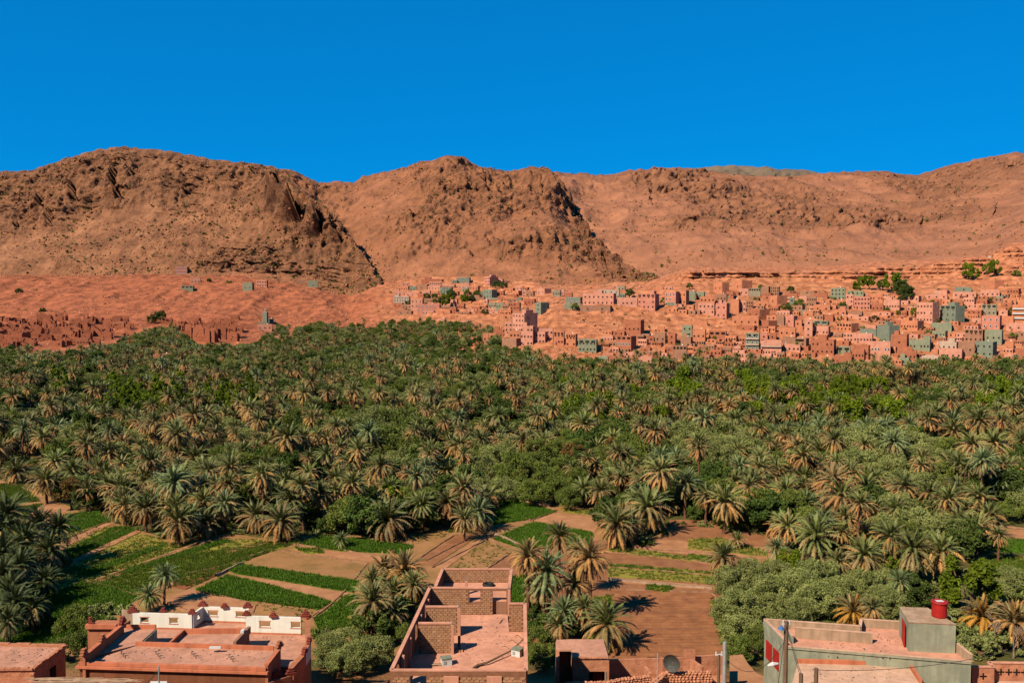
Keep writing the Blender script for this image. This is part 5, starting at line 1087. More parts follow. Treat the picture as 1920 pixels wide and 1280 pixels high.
HT = [ # near thicket right (centre px, py, width px, kind)
 (1375,1105,75,'grey'),(1420,1090,80,'grey'),(1395,1150,85,'grey'),(1450,1125,80,'grey'),(1400,1195,80,'grey'),(1370,1160,60,'grey'),(1475,1085,60,'grey'),(1500,1110,85,'grey'),(1550,1095,90,'grey'),(1545,1140,85,'grey'),(1590,1115,70,'grey'),(1640,1110,80,'grey'),(1670,1140,70,'grey'),(1610,1085,60,'grey'),(1430,1225,70,'olive'),(1395,1240,60,'olive'),
 (1487,1068,48,'bright'),(1480,1160,70,'grey'),(1510,1160,60,'grey'),(1660,1090,60,'grey'),(1690,1120,60,'grey'),(1830,1105,95,'bright'),(1800,1120,50,'bright'),(1690,1070,36,'bright'),(1880,1120,60,'grey'),(1905,1095,60,'grey'),(1800,1160,50,'greybush'),(1815,1200,70,'greybush'),(1850,1225,80,'greybush'),(1895,1220,70,'greybush'),(1735,1125,60,'dark'),(1710,1105,60,'dark'),
 # lower left and around the brick house
 (125,1180,70,'olive'),(150,1215,60,'olive'),(110,1230,60,'olive'),(215,1165,60,'greybush'),(180,1150,50,'greybush'),(640,1215,65,'grey'),(610,1215,50,'grey'),(690,1195,70,'dark'),(700,1245,75,'grey'),(620,1250,70,'grey'),(665,1265,75,'grey'),(640,1275,70,'grey'),(735,1170,60,'dark'),(1010,1225,70,'olive'),(1020,1260,60,'olive'),(1000,1190,40,'dark'),(1075,1175,50,'olive'),(745,1200,50,'olive'),(600,1205,60,'bush'),(20,1100,70,'dark'),(60,1120,60,'dark'),(10,1150,60,'dark'),(50,1165,60,'dark'),(90,1060,50,'dark'),(1030,1180,50,'dark'),(1065,1190,45,'dark'),(1000,1155,45,'dark'),(1080,1140,45,'dark'),(750,1155,50,'dark'),(772,1135,45,'dark'),(720,1185,50,'dark'),(705,1150,45,'dark'),
 # centre thicket
 (930,865,70,'grey'),(900,885,70,'grey'),(960,890,80,'olive'),(1000,900,75,'olive'),(1010,860,70,'olive'),(960,850,60,'grey'),(905,920,60,'grey'),(945,925,60,'grey'),(1040,925,60,'olive'),(1000,930,60,'olive'),(1055,890,60,'olive'),(1080,868,62,'rust'),(985,905,50,'rust'),(1120,860,50,'greybush'),(1145,850,50,'rust'),(785,925,70,'olive'),(770,945,60,'olive'),(735,935,50,'bright'),(1030,845,50,'olive'),(1070,940,50,'olive'),
 (1180,850,70,'olive'),(1210,820,70,'dark'),(1290,830,80,'grey'),(1340,820,80,'grey'),(1390,850,80,'grey'),(1360,870,80,'grey'),(1430,830,60,'grey'),(1600,850,95,'grey'),(1650,840,95,'grey'),(1700,850,90,'grey'),(1735,870,80,'grey'),(1760,900,70,'grey'),(1620,880,80,'grey'),(1680,890,80,'grey'),(1730,920,70,'grey'),
 (700,800,80,'grey'),(740,800,80,'olive'),(780,820,80,'olive'),(720,840,80,'olive'),(760,850,80,'olive'),(690,830,60,'grey'),(800,870,70,'dark'),(470,830,70,'grey'),(430,810,60,'grey'),(500,840,50,'grey'),(200,825,70,'grey'),(240,835,60,'grey'),(140,825,60,'grey'),(165,920,60,'dark'),(125,930,60,'rust'),(155,940,50,'dark'),
 # bright rows
 (215,745,30,'poplar'),(235,755,30,'poplar'),(262,752,34,'bright'),(290,750,30,'poplar'),(305,755,30,'poplar'),(325,755,30,'poplar'),(338,758,26,'poplar'),(410,765,30,'poplar'),(425,768,28,'poplar'),(440,770,28,'poplar'),(455,765,34,'bright'),(470,760,30,'poplar'),(485,775,30,'rust'),(100,720,24,'poplar'),(115,722,24,'poplar'),(660,750,28,'bright'),(640,760,24,'bright'),
 (1290,715,40,'bright'),(1270,735,44,'bright'),(1300,745,40,'bright'),(1240,765,36,'bright'),(1240,785,34,'bright'),(1100,760,44,'bright'),(1130,765,44,'bright'),(1150,755,30,'bright'),(1395,720,40,'bright'),(1415,735,40,'bright'),(1430,725,34,'bright'),(1340,775,40,'rust'),(1350,785,30,'rust'),(1455,745,50,'bright'),(1490,750,50,'bright'),(1500,725,40,'bright'),(1520,770,50,'bright'),(1570,760,40,'bright'),(1600,780,50,'bright'),(1650,775,50,'bright'),(1680,780,50,'bright'),(1700,790,40,'olive'),(1870,740,50,'bright'),(1895,750,50,'bright'),(1850,765,40,'bright'),(1910,735,40,'bright'),(920,760,24,'bright'),(880,750,24,'bright'),
 # village greenery
 (1690,545,26,'dark'),(1672,540,24,'bright'),(1700,556,24,'dark'),(1630,537,18,'bright'),(1612,538,14,'bright'),(1655,538,16,'dark'),(1815,517,18,'bright'),(1826,521,16,'bright'),(1865,514,20,'bright'),(1850,510,14,'bright'),(1905,516,13,'olive'),(828,567,12,'dark'),(836,572,16,'bright'),(845,568,12,'bright'),(800,558,10,'dark'),(815,558,10,'dark'),(1078,577,12,'olive'),(1245,567,12,'olive'),(1475,580,16,'olive'),(1498,574,18,'olive'),(1664,582,9,'olive'),(1716,592,14,'bright'),(1826,564,10,'olive'),(1857,564,8,'olive'),(930,537,14,'dark'),(945,538,12,'dark'),(1180,553,14,'dark'),(1755,603,9,'olive'),(1780,602,9,'olive'),(1640,604,14,'rust'),(1900,632,12,'olive'),
 (300,597,18,'dark'),(285,602,14,'dark'),(372,527,9,'bush'),(392,528,8,'dark'),(430,529,8,'bush'),(885,562,12,'dark'),(870,562,12,'dark'),(1293,538,10,'olive'),(80,585,10,'dark'),(35,548,10,'dark')]
trees = []
HT += [b for b in XB if not (b[0] < 1000 and b[1] > 590)]
for i, (cx, cy, wd, kd) in enumerate(HT):
    base_h = {'grey': 2.3, 'olive': 2.4, 'dark': 2.6, 'bright': 3.2, 'rust': 2.6, 'poplar': 4.4, 'bush': .8, 'greybush': .8}[kd]
    if cy > 690:
        Y = 200
        for _ in range(6):
            sc = wd * Y / F / SIZE[kd]; Y = (CAMZ - base_h * sc) / (cy - 550) * F
        x = (cx - 960) / F * Y; z = gz(x, Y)
    else:
        wd *= 1.25; x, Y, z = hit(cx, cy + wd * .3)
        sc = wd * Y / F / SIZE[kd]
    trees.append([x, Y, z - .1, sc, kd, 3000 + i, cx, cy, True])

# ------------------------------------------------------------------ the grove that fills the rest
FARL = [(-300, 668), (0, 668), (150, 668), (200, 660), (240, 645), (290, 625), (330, 620), (350, 640), (370, 662), (440, 664), (470, 655), (500, 640), (520, 622), (640, 614), (740, 610), (850, 612), (925, 622), (941, 655), (1000, 674), (1100, 688), (1200, 700), (1300, 690), (1400, 686), (1500, 692), (1600, 700), (1700, 706), (1750, 690), (1900, 690), (2300, 696)]
OPEN = [[(-400, 900), (0, 900), (80, 925), (150, 960), (230, 985), (330, 1018), (430, 1003), (530, 1020), (610, 1006), (700, 1012), (790, 1000), (870, 1003), (918, 985), (918, 938), (1000, 938), (1130, 955), (1130, 1010), (1180, 1032), (1240, 1020), (1260, 985), (1420, 1000), (1480, 1020), (1400, 1080), (1345, 1090), (1345, 1300), (-400, 1300)],
        [(1860, 985), (2400, 985), (2400, 1090), (1830, 1085), (1850, 1030)], [(620, 868), (700, 852), (715, 862), (660, 888), (590, 890)], [(1650, 735), (1785, 722), (1780, 745), (1690, 755)], [(1345, 1055), (2400, 1090), (2400, 1300), (1345, 1300)]]
def zone(px, py):
    """share of palms, list of tree kinds"""
    if 190 < px < 480 and 730 < py < 800: return .25, ['poplar', 'bright', 'dark', 'olive']
    if 640 < px < 820 and 780 < py < 910: return .12, ['grey', 'olive', 'olive', 'dark']
    if 870 < px < 1110 and 850 < py < 960: return .05, ['olive', 'grey', 'olive', 'dark']
    if 1180 < px < 1440 and 800 < py < 900: return .22, ['grey', 'grey', 'olive']
    if 1560 < px < 1790 and 830 < py < 960: return .2, ['grey', 'grey', 'olive']
    if 1060 < px < 1330 and 735 < py < 820: return .3, ['bright', 'olive', 'dark', 'olive']
    if 1400 < px < 1720 and 735 < py < 800: return .25, ['bright', 'bright', 'olive']
    if 700 < px < 1000 and 720 < py < 790: return .4, ['olive', 'grey', 'olive', 'dark']
    if py < 650: return .42, ['olive', 'dark', 'olive', 'grey']
    return .5, ['dark', 'olive', 'dark', 'grey', 'olive', 'dark'] + (['rust'] if random.random() < .1 else [])
rg = random.Random(99)
def dense_pass():
    Y = 112.0
    while Y < 980:
        st = 4.3 if Y < 250 else 4.8 if Y < 450 else 5.6
        X = -0.66 * Y - 10
        while X < .66 * Y + 10:
            x = X + rg.uniform(-.45, .45) * st; y = Y + rg.uniform(-.45, .45) * st; X += st
            yy, zz = colctl(960 + F * x / y); z = float(np.interp(y, yy, zz)); px, py = proj(x, y, z)
            if py < np.interp(px, [p[0] for p in FARL], [p[1] for p in FARL]): continue
            if any(in_poly(px, py, o) for o in OPEN): continue
            if y < 420 and rg.random() < .10: continue
            sp, kinds = zone(px, py); cl = float(vnoise(x / 17, y / 17, 0, 21)) + .5 * float(vnoise(x / 7, y / 7, 0, 22)); sp = min(.93, max(.04, sp + 1.15 * cl)) if y < 700 else sp
            if float(vnoise(x / 22, y / 22, 0, 8)) < (-.24 if px < 900 else -.42) and rg.random() < .8: continue
            if rg.random() < sp:
                if y < 330 and any((x - a) ** 2 + (y - b) ** 2 < 9 for a, b in HANDP): continue
                h = rg.choice([1.8, 2.6, 3.4, 4.4, 5.2, 6, 7, 8.4, 9.5]); r = rg.random(); h = min(h, 5.5) if py < 705 else h
                sty = 'green' if r < .36 else 'dry' if r < .74 else 'blue' if r < .84 else 'fresh' if r < .93 else 'tan'
                if py < 700: sty = 'green' if r < .5 else 'fresh' if r < .72 else 'dry' if r < .9 else 'blue'
                palms.append([x, y, z, h, rg.uniform(.62, 1.3), sty, rg.randint(0, 10 ** 6), px, py - h * F / y, False])
            else:
                kd = rg.choice(kinds); trees.append([x, y, z - .2, rg.uniform(.6, 1.45), kd, rg.randint(0, 10 ** 6), px, py - 2.5 * F / y, False])
        Y += st * .9
dense_pass()
def shows(x, y, z): px, py = proj(x, y, z + 3); return -40 < px < 1960 and py < 1300
vis = [p for p in palms if shows(*p[:3])]
vis.sort(key=lambda p: (0 if p[9] else 1, -(p[4] / p[1])))
ind = vis[:300]; ids = set(id(p) for p in ind); rest = [p for p in palms if id(p) not in ids]
near = sorted(ind, key=lambda p: p[1])[:36]; nids = set(id(p) for p in near)
pend = []; SN = {'green': 'green-topped date palm with brown skirt', 'dry': 'brown-fringed date palm', 'blue': 'silvery blue-green date palm', 'orange': 'orange-brown date palm', 'fresh': 'dark green date palm', 'young': 'small young palm', 'deep': 'shade-darkened green date palm', 'tan': 'brown-tan date palm'}
for p in ind:
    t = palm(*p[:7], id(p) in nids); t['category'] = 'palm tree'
    t['group'] = 'date palms of the valley grove'
    if p[9]: pend.append((t, ('tall ' if p[3] > 7 else 'low ' if p[3] < 2.6 else '') + SN[p[5]], p[7], p[8]))
    else:
        zn = ('left third', 'middle third', 'right third')[min(2, max(0, int(p[7] / 640)))]; rw = 'front' if p[8] > 820 else 'back'
        t['label'] = f"{SN[p[5]]} crowded in the {rw} rows of the {zn}"; t['group'] = f"crowded {SN[p[5]]}s in the {rw} rows, {zn}"
settle_labels(pend, LMG)
vt = [p for p in trees if shows(*p[:3])]; vt.sort(key=lambda p: (0 if p[8] else 1, -(p[3] / p[1]))); it = vt[:300]; ids = set(id(p) for p in it); restt = [p for p in trees if id(p) not in ids]; pend = []
for p in it:
    t = tree(*p[:6]); t['category'] = 'bush' if 'bush' in p[4] else 'tree'; t['group'] = 'leafy trees and bushes of the valley'
    if p[8]: pend.append((t, KN[p[4]], p[6], p[7]))
    else:
        zn = ('left third', 'middle third', 'right third')[min(2, max(0, int(p[6] / 640)))]; t['label'] = f"{KN[p[4]]} wedged between palms in the {zn} of the grove"; t['group'] = f"{KN[p[4]]}s between the palms, {zn}"
settle_labels(pend, LMG + LM)
# the remaining palms and trees: past three hundred of a kind
def whole_palm(sty, v, h, seed):
    parts = crown_geo(sty, 5, seed, .8, None, .48); V, Fc, off = trunk_geo(h, .26, seed, .03, 5)
    for mn in parts: a, b = parts[mn]; parts[mn] = ([(x + off[0], y + off[1], z + h) for x, y, z in a], b)
    parts['trunk'] = (V, Fc); return geo_mesh('whole_palm', parts)
HS = [2.4, 4.8, 8.0]; src = []; key = {}
for sty in ('green', 'dry', 'blue', 'fresh', 'tan'):
    for hi, h in enumerate(HS):
        if sty == 'tan' and hi != 1: continue
        key[(sty, hi)] = len(src); src.append(whole_palm(sty, 0, h, hi * 11 + len(sty)))
P = []; R = []; S = []; I = []
for p in rest:
    hi = 0 if p[3] < 3.2 else 1 if p[3] < 6.1 else 2
    sty = p[5] if p[5] in ('green', 'dry', 'blue', 'fresh') else 'tan' if p[5] == 'tan' else 'fresh'
    if sty == 'tan': hi = 1
    P.append(p[:3]); R.append((random.uniform(-.1, .1), random.uniform(-.1, .1), random.uniform(0, 6.28))); s = p[4] * .95; S.append((s, s, s * random.uniform(.9, 1.15))); I.append(key[(sty, hi)])
tag(scatter('distant_palms', src, P, R, S, I), "thousands of date palms filling the valley behind the nearer ones", 'palm grove')
src = []; key = {}
for kd in TM:
    for v, (me, tm) in enumerate(TM[kd]): key[(kd, v)] = len(src); src.append(me)
P = []; R = []; S = []; I = []
for p in restt:
    P.append(p[:3]); R.append((0, 0, random.uniform(0, 6.28))); s = p[3]; S.append((s, s, s * random.uniform(.8, 1.15))); I.append(key[(p[4], random.randrange(len(TM[p[4]])))])
tag(scatter('distant_trees', src, P, R, S, I), "leafy trees filling the gaps between the palms of the valley", 'trees')
# undergrowth on the grove floor
P = []; R = []; S = []; I = []
for k in range(6000):
    y = 112 * (6.2) ** rg.random(); x = rg.uniform(-.62, .62) * y; z = gz(x, y); px, py = proj(x, y, z)
    if py < np.interp(px, [p[0] for p in FARL], [p[1] for p in FARL]) + 3: continue
    if any(in_poly(px, py, o) for o in OPEN[:4]) and rg.random() < .985: continue
    if any(in_poly(px, py, o) for o in OPEN[:1]): s = rg.uniform(.12, .3)
    else: s = rg.uniform(.3, .8)
    P.append((x, y, z)); R.append((0, 0, rg.uniform(0, 6.28))); S.append((s, s, s * .8)); I.append(rg.randrange(4))
ug = [TM['bush'][0][0], TM['greybush'][0][0], TM['bush'][1][0], geo_mesh('sprout', crown_geo('fresh', 5, 5, .5, (1, 2, 3), .5))]
scatter('undergrowth', ug, P, R, S, I)
print("palms", len(palms), "trees", len(trees))
# bare trees and a headless trunk
for i, (cx, ft, h, lb) in enumerate([(1245, 745, 17, "tall pale leafless tree standing above the grove right of centre"), (1475, 790, 9, "pale leafless tree among the yellow-green trees"), (1545, 790, 9, "pale forked leafless tree right of the other bare tree"), (1660, 775, 8, "thin leafless tree near the far right clearing"), (1130, 880, 5, "grey leafless bush beside the rust-coloured tree"),
        (1865, 1225, 6, "tangled grey leafless brush by the wall with cross holes"), (1900, 1235, 6, "tangled grey leafless brush at the right photo edge"), (1885, 1210, 5, "tangled grey brush under the orange palm"), (1395, 1085, 4, "thin grey brush at the thicket's upper left"), (1000, 945, 4, "pale brush in front of the centre thicket")]):
    x, y, z = hit(cx, ft); t = empty('bare_tree', (x, y, z), i * 1.3); s = h / 5.0; t.scale = (s, s, s); link('branches', TW[i % 2], t); tag(t, lb, 'bare tree')
x, y, z = hit(737, 1118); V, Fc, off = trunk_geo(6.8, .22, 4, 0.01); me = bpy.data.meshes.new('palm_stump'); me.from_pydata(V, [], Fc); o = link('dead_palm_trunk', me, None, [M['trunk']]); o.location = (x, y, z); tag(o, "bare palm trunk without a crown beside the orange palms", 'dead palm')
for cx, ft, h, lb in [(1580, 915, 5, "headless palm trunk sticking up in the right palm cluster"), (1434, 915, 6.5, "leaning headless palm trunk left in the right palm rows")]:
    x, y, z = hit(cx, ft); V, Fc, off = trunk_geo(h, .22, 9, 0.05); me = bpy.data.meshes.new('palm_stump'); me.from_pydata(V, [], Fc); o = link('dead_palm_trunk', me, None, [M['trunk']]); o.location = (x, y, z); tag(o, lb, 'dead palm')

# ------------------------------------------------------------------ foreground houses
def seg_frame(a, b):
    d = Vector((b[0] - a[0], b[1] - a[1])); L = d.length; d /= L; return d, Vector((d.y, -d.x)), L     # n points to the right of a->b
BRICK = MB().box(-.19, .19, -.035, .02, -.085, .085).mesh('brick'); BRICK.materials.append(M['block'])
class BrickWork:
    """courses of concrete blocks standing proud of a wall; 300 biggest as parts, the rest joined"""
    def __init__(s): s.L = []
    def face(s, a, b, z0, z1, holes=()):
        d, n, L = seg_frame(a, b); rows = int((z1 - z0) / .2)
        for r in range(rows):
            x = .2 if r % 2 else .4 * .99; off = 0 if r % 2 else 0
            while x < L - .15:
                z = z0 + .1 + r * .2
                if not any(h[0] - .12 < x < h[1] + .12 and h[2] - .05 < z < h[3] + .05 for h in holes) and random.random() > .012:
                    s.L.append((Vector(a[:2]) + d * x + n * (.0 + random.uniform(-.006, .012)), z, math.atan2(d.y, d.x), random.uniform(.9, 1.03)))
                x += .4
    def build(s, parent):
        s.L.sort(key=lambda q: q[0].y); big = s.L[:290]; rest = s.L[290:]
        for p, z, a, k in big:
            o = link('brick', BRICK, parent); o.location = (p.x, p.y, z); o.rotation_euler = (random.uniform(-.01, .01), 0, a); o.scale = (k, 1, random.uniform(.92, 1.03))
        mb = MB()
        for p, z, a, k in rest:
            c, s_ = math.cos(a), math.sin(a); hw = .19 * k
            mb.quadbox([(p.x + c * u - s_ * v, p.y + s_ * u + c * v) for u, v in ((-hw, -.035), (hw, -.035), (hw, .02), (-hw, .02))], z - .085, z + .085)
        if rest: o = mb.obj('brickwork', M['block'], parent); o['kind'] = 'stuff'
def brick_house():
    ZT = 16.0; ZF = 13.35
    def c(zx, zy, z=ZT): return G(720 + zx / 5.567, 1050 + zy / 5.567, z)
    t = empty('unfinished_brick_house', (0, 0, 0)); bw = BrickWork()
    A = c(78, 1150); B = c(1482, 1150); Cc = c(478, 290); D = c(1290, 292); E = c(1305, 455); Fp = c(1470, 455)
    R0 = c(612, 95, 16.0); R1 = c(1330, 95, 16.0); N = c(535, 285)
    th = .26
    # storeys below and the two floor slabs
    body = [A, B, Fp, E, D, Cc]
    MB().quadbox(body, -2, ZF).obj('lower_storeys', M['brick'], t)
    MB().quadbox([c(535, 285), c(1305, 285), R1, R0], -2, ZF + 1.25).obj('rear_storeys', M['brick'], t)
    MB().quadbox(body, ZF + .004, ZF + .05).obj('roof_floor', M['screed'], t)
    fr = [(p[0] * .995 + .0, p[1]) for p in (c(540, 284), c(1300, 284), R1, R0)]
    MB().quadbox(fr, ZF + 1.254, ZF + 1.3).obj('rear_floor', M['screed'], t)
    def wall(a, b, z0, z1, holes=(), brick=True, name='wall', cap=True, th=th):
        """wall with openings; holes: (from, to, zlow, zhigh) measured along it"""
        d, n, L = seg_frame(a, b); mb = MB(); P = lambda s: (a[0] + d.x * s, a[1] + d.y * s)
        cur = 0
        for h in sorted(holes):
            if h[0] > cur: mb.seg(P(cur), P(h[0]), z0, z1, th)
            if h[2] > z0: mb.seg(P(h[0]), P(h[1]), z0, h[2], th)
            if h[3] < z1: mb.seg(P(h[0]), P(h[1]), h[3], z1, th)
            cur = h[1]
        if cur < L: mb.seg(P(cur), P(L), z0, z1, th)
        mb.obj(name, M['mortar'], t)
        if cap: MB().seg(P(-.02), P(L + .02), z1 + .003, z1 + .11, th + .05).obj('coping', M['screed'], t)
        if brick:
            aa = (a[0] + n.x * (th / 2), a[1] + n.y * (th / 2)); bb = (b[0] + n.x * (th / 2), b[1] + n.y * (th / 2)); bw.face(aa, bb, z0 + .05, z1 - .03, holes)
    # long left wall, windows in it throw the lit patches
    d, n, L = seg_frame(A, Cc)
    wall(A, Cc, ZF + .05, ZT, holes=[(1.2, 2.4, ZF + 1.0, ZT - .25), (3.4, 4.4, ZF + 1.0, ZT - .25), (L * .52, L * .52 + 1.1, ZF + 1, ZT - .3), (L * .8, L * .8 + .9, ZF + 1, ZT - .3)], brick=False)
    # front wall: parapet beam carried by brick panels and rose columns below
    wall(A, B, ZT - .35, ZT, brick=False, cap=True)
    d, n, L = seg_frame(A, B); P = lambda s, o=0: (A[0] + d.x * s + n.x * o, A[1] + d.y * s + n.y * o)
    spans = [(0, .14, 'b'), (.14, .26, 'o'), (.26, .39, 'b'), (.39, .50, 'c'), (.50, .71, 'b'), (.71, .82, 'c'), (.82, 1.0, 'b')]
    for s0, s1, k in spans:
        if k == 'b':
            MB().seg(P(s0 * L), P(s1 * L), ZF - 3.0, ZT - .36, th).obj('panel', M['mortar'], t); bw.face(P(s0 * L, th / 2), P(s1 * L, th / 2), ZF - 1.6, ZT - .45)
        if k == 'c': MB().seg(P(s0 * L), P(s1 * L), ZF - 3.0, ZT - .36, th, off=-.12).obj('rendered_panel', M['screed'], t)
    # cross walls
    W1e = c(1290, 292); d, n, L = seg_frame(Cc, W1e)
    wall(Cc, W1e, ZF + .05, ZT, holes=[(L * .51, L * .65, ZF + 1.25, ZT - .2), (L * .81, L * .985, ZF + .05, ZT - .22)])
    wall(c(440, 487), c(782, 487), ZF + .05, ZT); wall(c(360, 660), c(712, 660), ZF + .05, ZT)
    # right side
    wall(B, Fp, ZF + .05, ZT, brick=False); wall(E, Fp, ZF + .05, ZT)
    # rear terrace parapet
    wall(R0, R1, ZF + 1.3, ZT + .0); wall(N, R0, ZF + 1.3, ZT, brick=False); wall(c(1306, 290), R1, ZF + 1.3, ZT, brick=False)
    # concrete pillars with starter bars
    for q in ((268, 800), (195, 985), (782, 495), (1305, 300), (455, 400), (380, 560), (712, 670), (860, 215)):
        p = c(*q); MB().box(p[0] - .14, p[0] + .14, p[1] - .14, p[1] + .14, ZF, ZT - .05).obj('pillar', M['screed'], t)
        if q[0] > 500:
            for k in range(3): MB().tube([(p[0] + .08 * (k - 1), p[1], ZT - .1), (p[0] + .09 * (k - 1), p[1], ZT + random.uniform(.3, .8))], .018, 4).obj('rebar', M['metal'], t)
    bw.build(t); tag(t, "unfinished flat-roofed brick house with open roofless rooms", 'house')
    # things lying on the roof
    def cf(zx, zy): return c(zx, zy, ZF + .05)
    for (q, r, lb) in [((650, 1085), .3, "white box with pale lid on the brick house roof near the rooms"), ((1392, 990), -.5, "white box with open lid on the brick house roof beside the branch")]:
        p = cf(*q); o = empty('box', (*p, ZF + .05), r); MB().box(-.42, .42, -.34, .34, 0, .55).obj('case', M['whitepaint'], o); m = MB().box(-.45, .45, -.37, .37, .554, .66).obj('lid', M['teal'], o)
        MB().box(-.3, -.05, -.36, -.345, .15, .42).obj('panel', M['metal'], o); tag(o, lb, 'box')
    pts = [cf(935, 1135), cf(985, 1108), cf(1080, 1090), cf(1170, 1052), cf(1250, 1018), cf(1330, 985), cf(1400, 925), cf(1450, 880), cf(1490, 858)]
    mb = MB(); P3 = [Vector((p[0], p[1], ZF + .15 + .06 * k)) for k, p in enumerate(pts)]
    mb.tube(P3, [.13, .11, .09, .08, .07, .06, .05, .04, .02], 6)
    for k in (5, 6, 7): mb.tube([P3[k], P3[k] + Vector((-.5, .6, .15)), P3[k] + Vector((-.9, 1.0 - .2 * k, .3))], [.04, .03, .01], 4); mb.tube([P3[k], P3[k] + Vector((.4, .3, .25)), P3[k] + Vector((.9, .9, .3))], [.03, .02, .01], 4)
    tag(mb.obj('dead_branch', M['wood']), "long crooked dead branch lying across the brick house roof", 'branch')
    p = c(1088, 268, ZF + 1.3); mb = MB(); nn, mm = 18, 8; R_, r_ = .46, .17
    for i in range(nn):
        for j in range(mm):
            a, b = 6.283 * i / nn, 6.283 * j / mm; mb.v.append(((R_ + r_ * math.cos(b)) * math.cos(a), (R_ + r_ * math.cos(b)) * math.sin(a), r_ + r_ * math.sin(b)))
    for i in range(nn):
        for j in range(mm): mb.f.append((i * mm + j, ((i + 1) % nn) * mm + j, ((i + 1) % nn) * mm + (j + 1) % mm, i * mm + (j + 1) % mm)); mb.m.append(0)
    o = mb.obj('tyre', M['rubber']); o.location = (p[0], p[1], ZF + 1.3); tag(o, "dark rubber tyre lying on the rear terrace of the brick house", 'tyre')
    p = cf(785, 905); o = MB().box(-.12, .12, -.12, .12, 0, 1.0).obj('post', M['wood']); o.location = (*p, ZF + .05); tag(o, "short dark post stub standing on the brick house roof", 'post')
    mb = MB()
    for k in range(26):
        q = cf(random.uniform(640, 810), random.uniform(915, 955)); s = random.uniform(.08, .24); mb.quadbox([(q[0] - s, q[1] - s * .6), (q[0] + s, q[1] - s), (q[0] + s * .8, q[1] + s), (q[0] - s, q[1] + s * .7)], ZF + .05, ZF + .05 + s * random.uniform(.6, 1.2), taper=.8)
    tag(mb.obj('rubble', M['stone']), kind='stuff')
    mb = MB()
    for k in range(5): q = cf(530 + k * 8, 1095 + random.uniform(-10, 10)); mb.tube([(q[0] - .4, q[1], ZF + .08 + k * .03), (q[0] + .5, q[1] + random.uniform(-.2, .3), ZF + .1 + k * .03)], .04, 4)
    tag(mb.obj('timber_scraps', M['palewood']), "few pale timber scraps beside the white box on the brick house roof", 'timber')
    p = cf(1222, 640); o = MB().box(-.05, .05, -.5, .5, 0, .06).obj('plank', M['wood']); o.location = (*p, ZF + .06); o.rotation_euler = (0, 0, -.25); tag(o, "short dark plank lying alone on the brick house roof", 'plank')
brick_house()

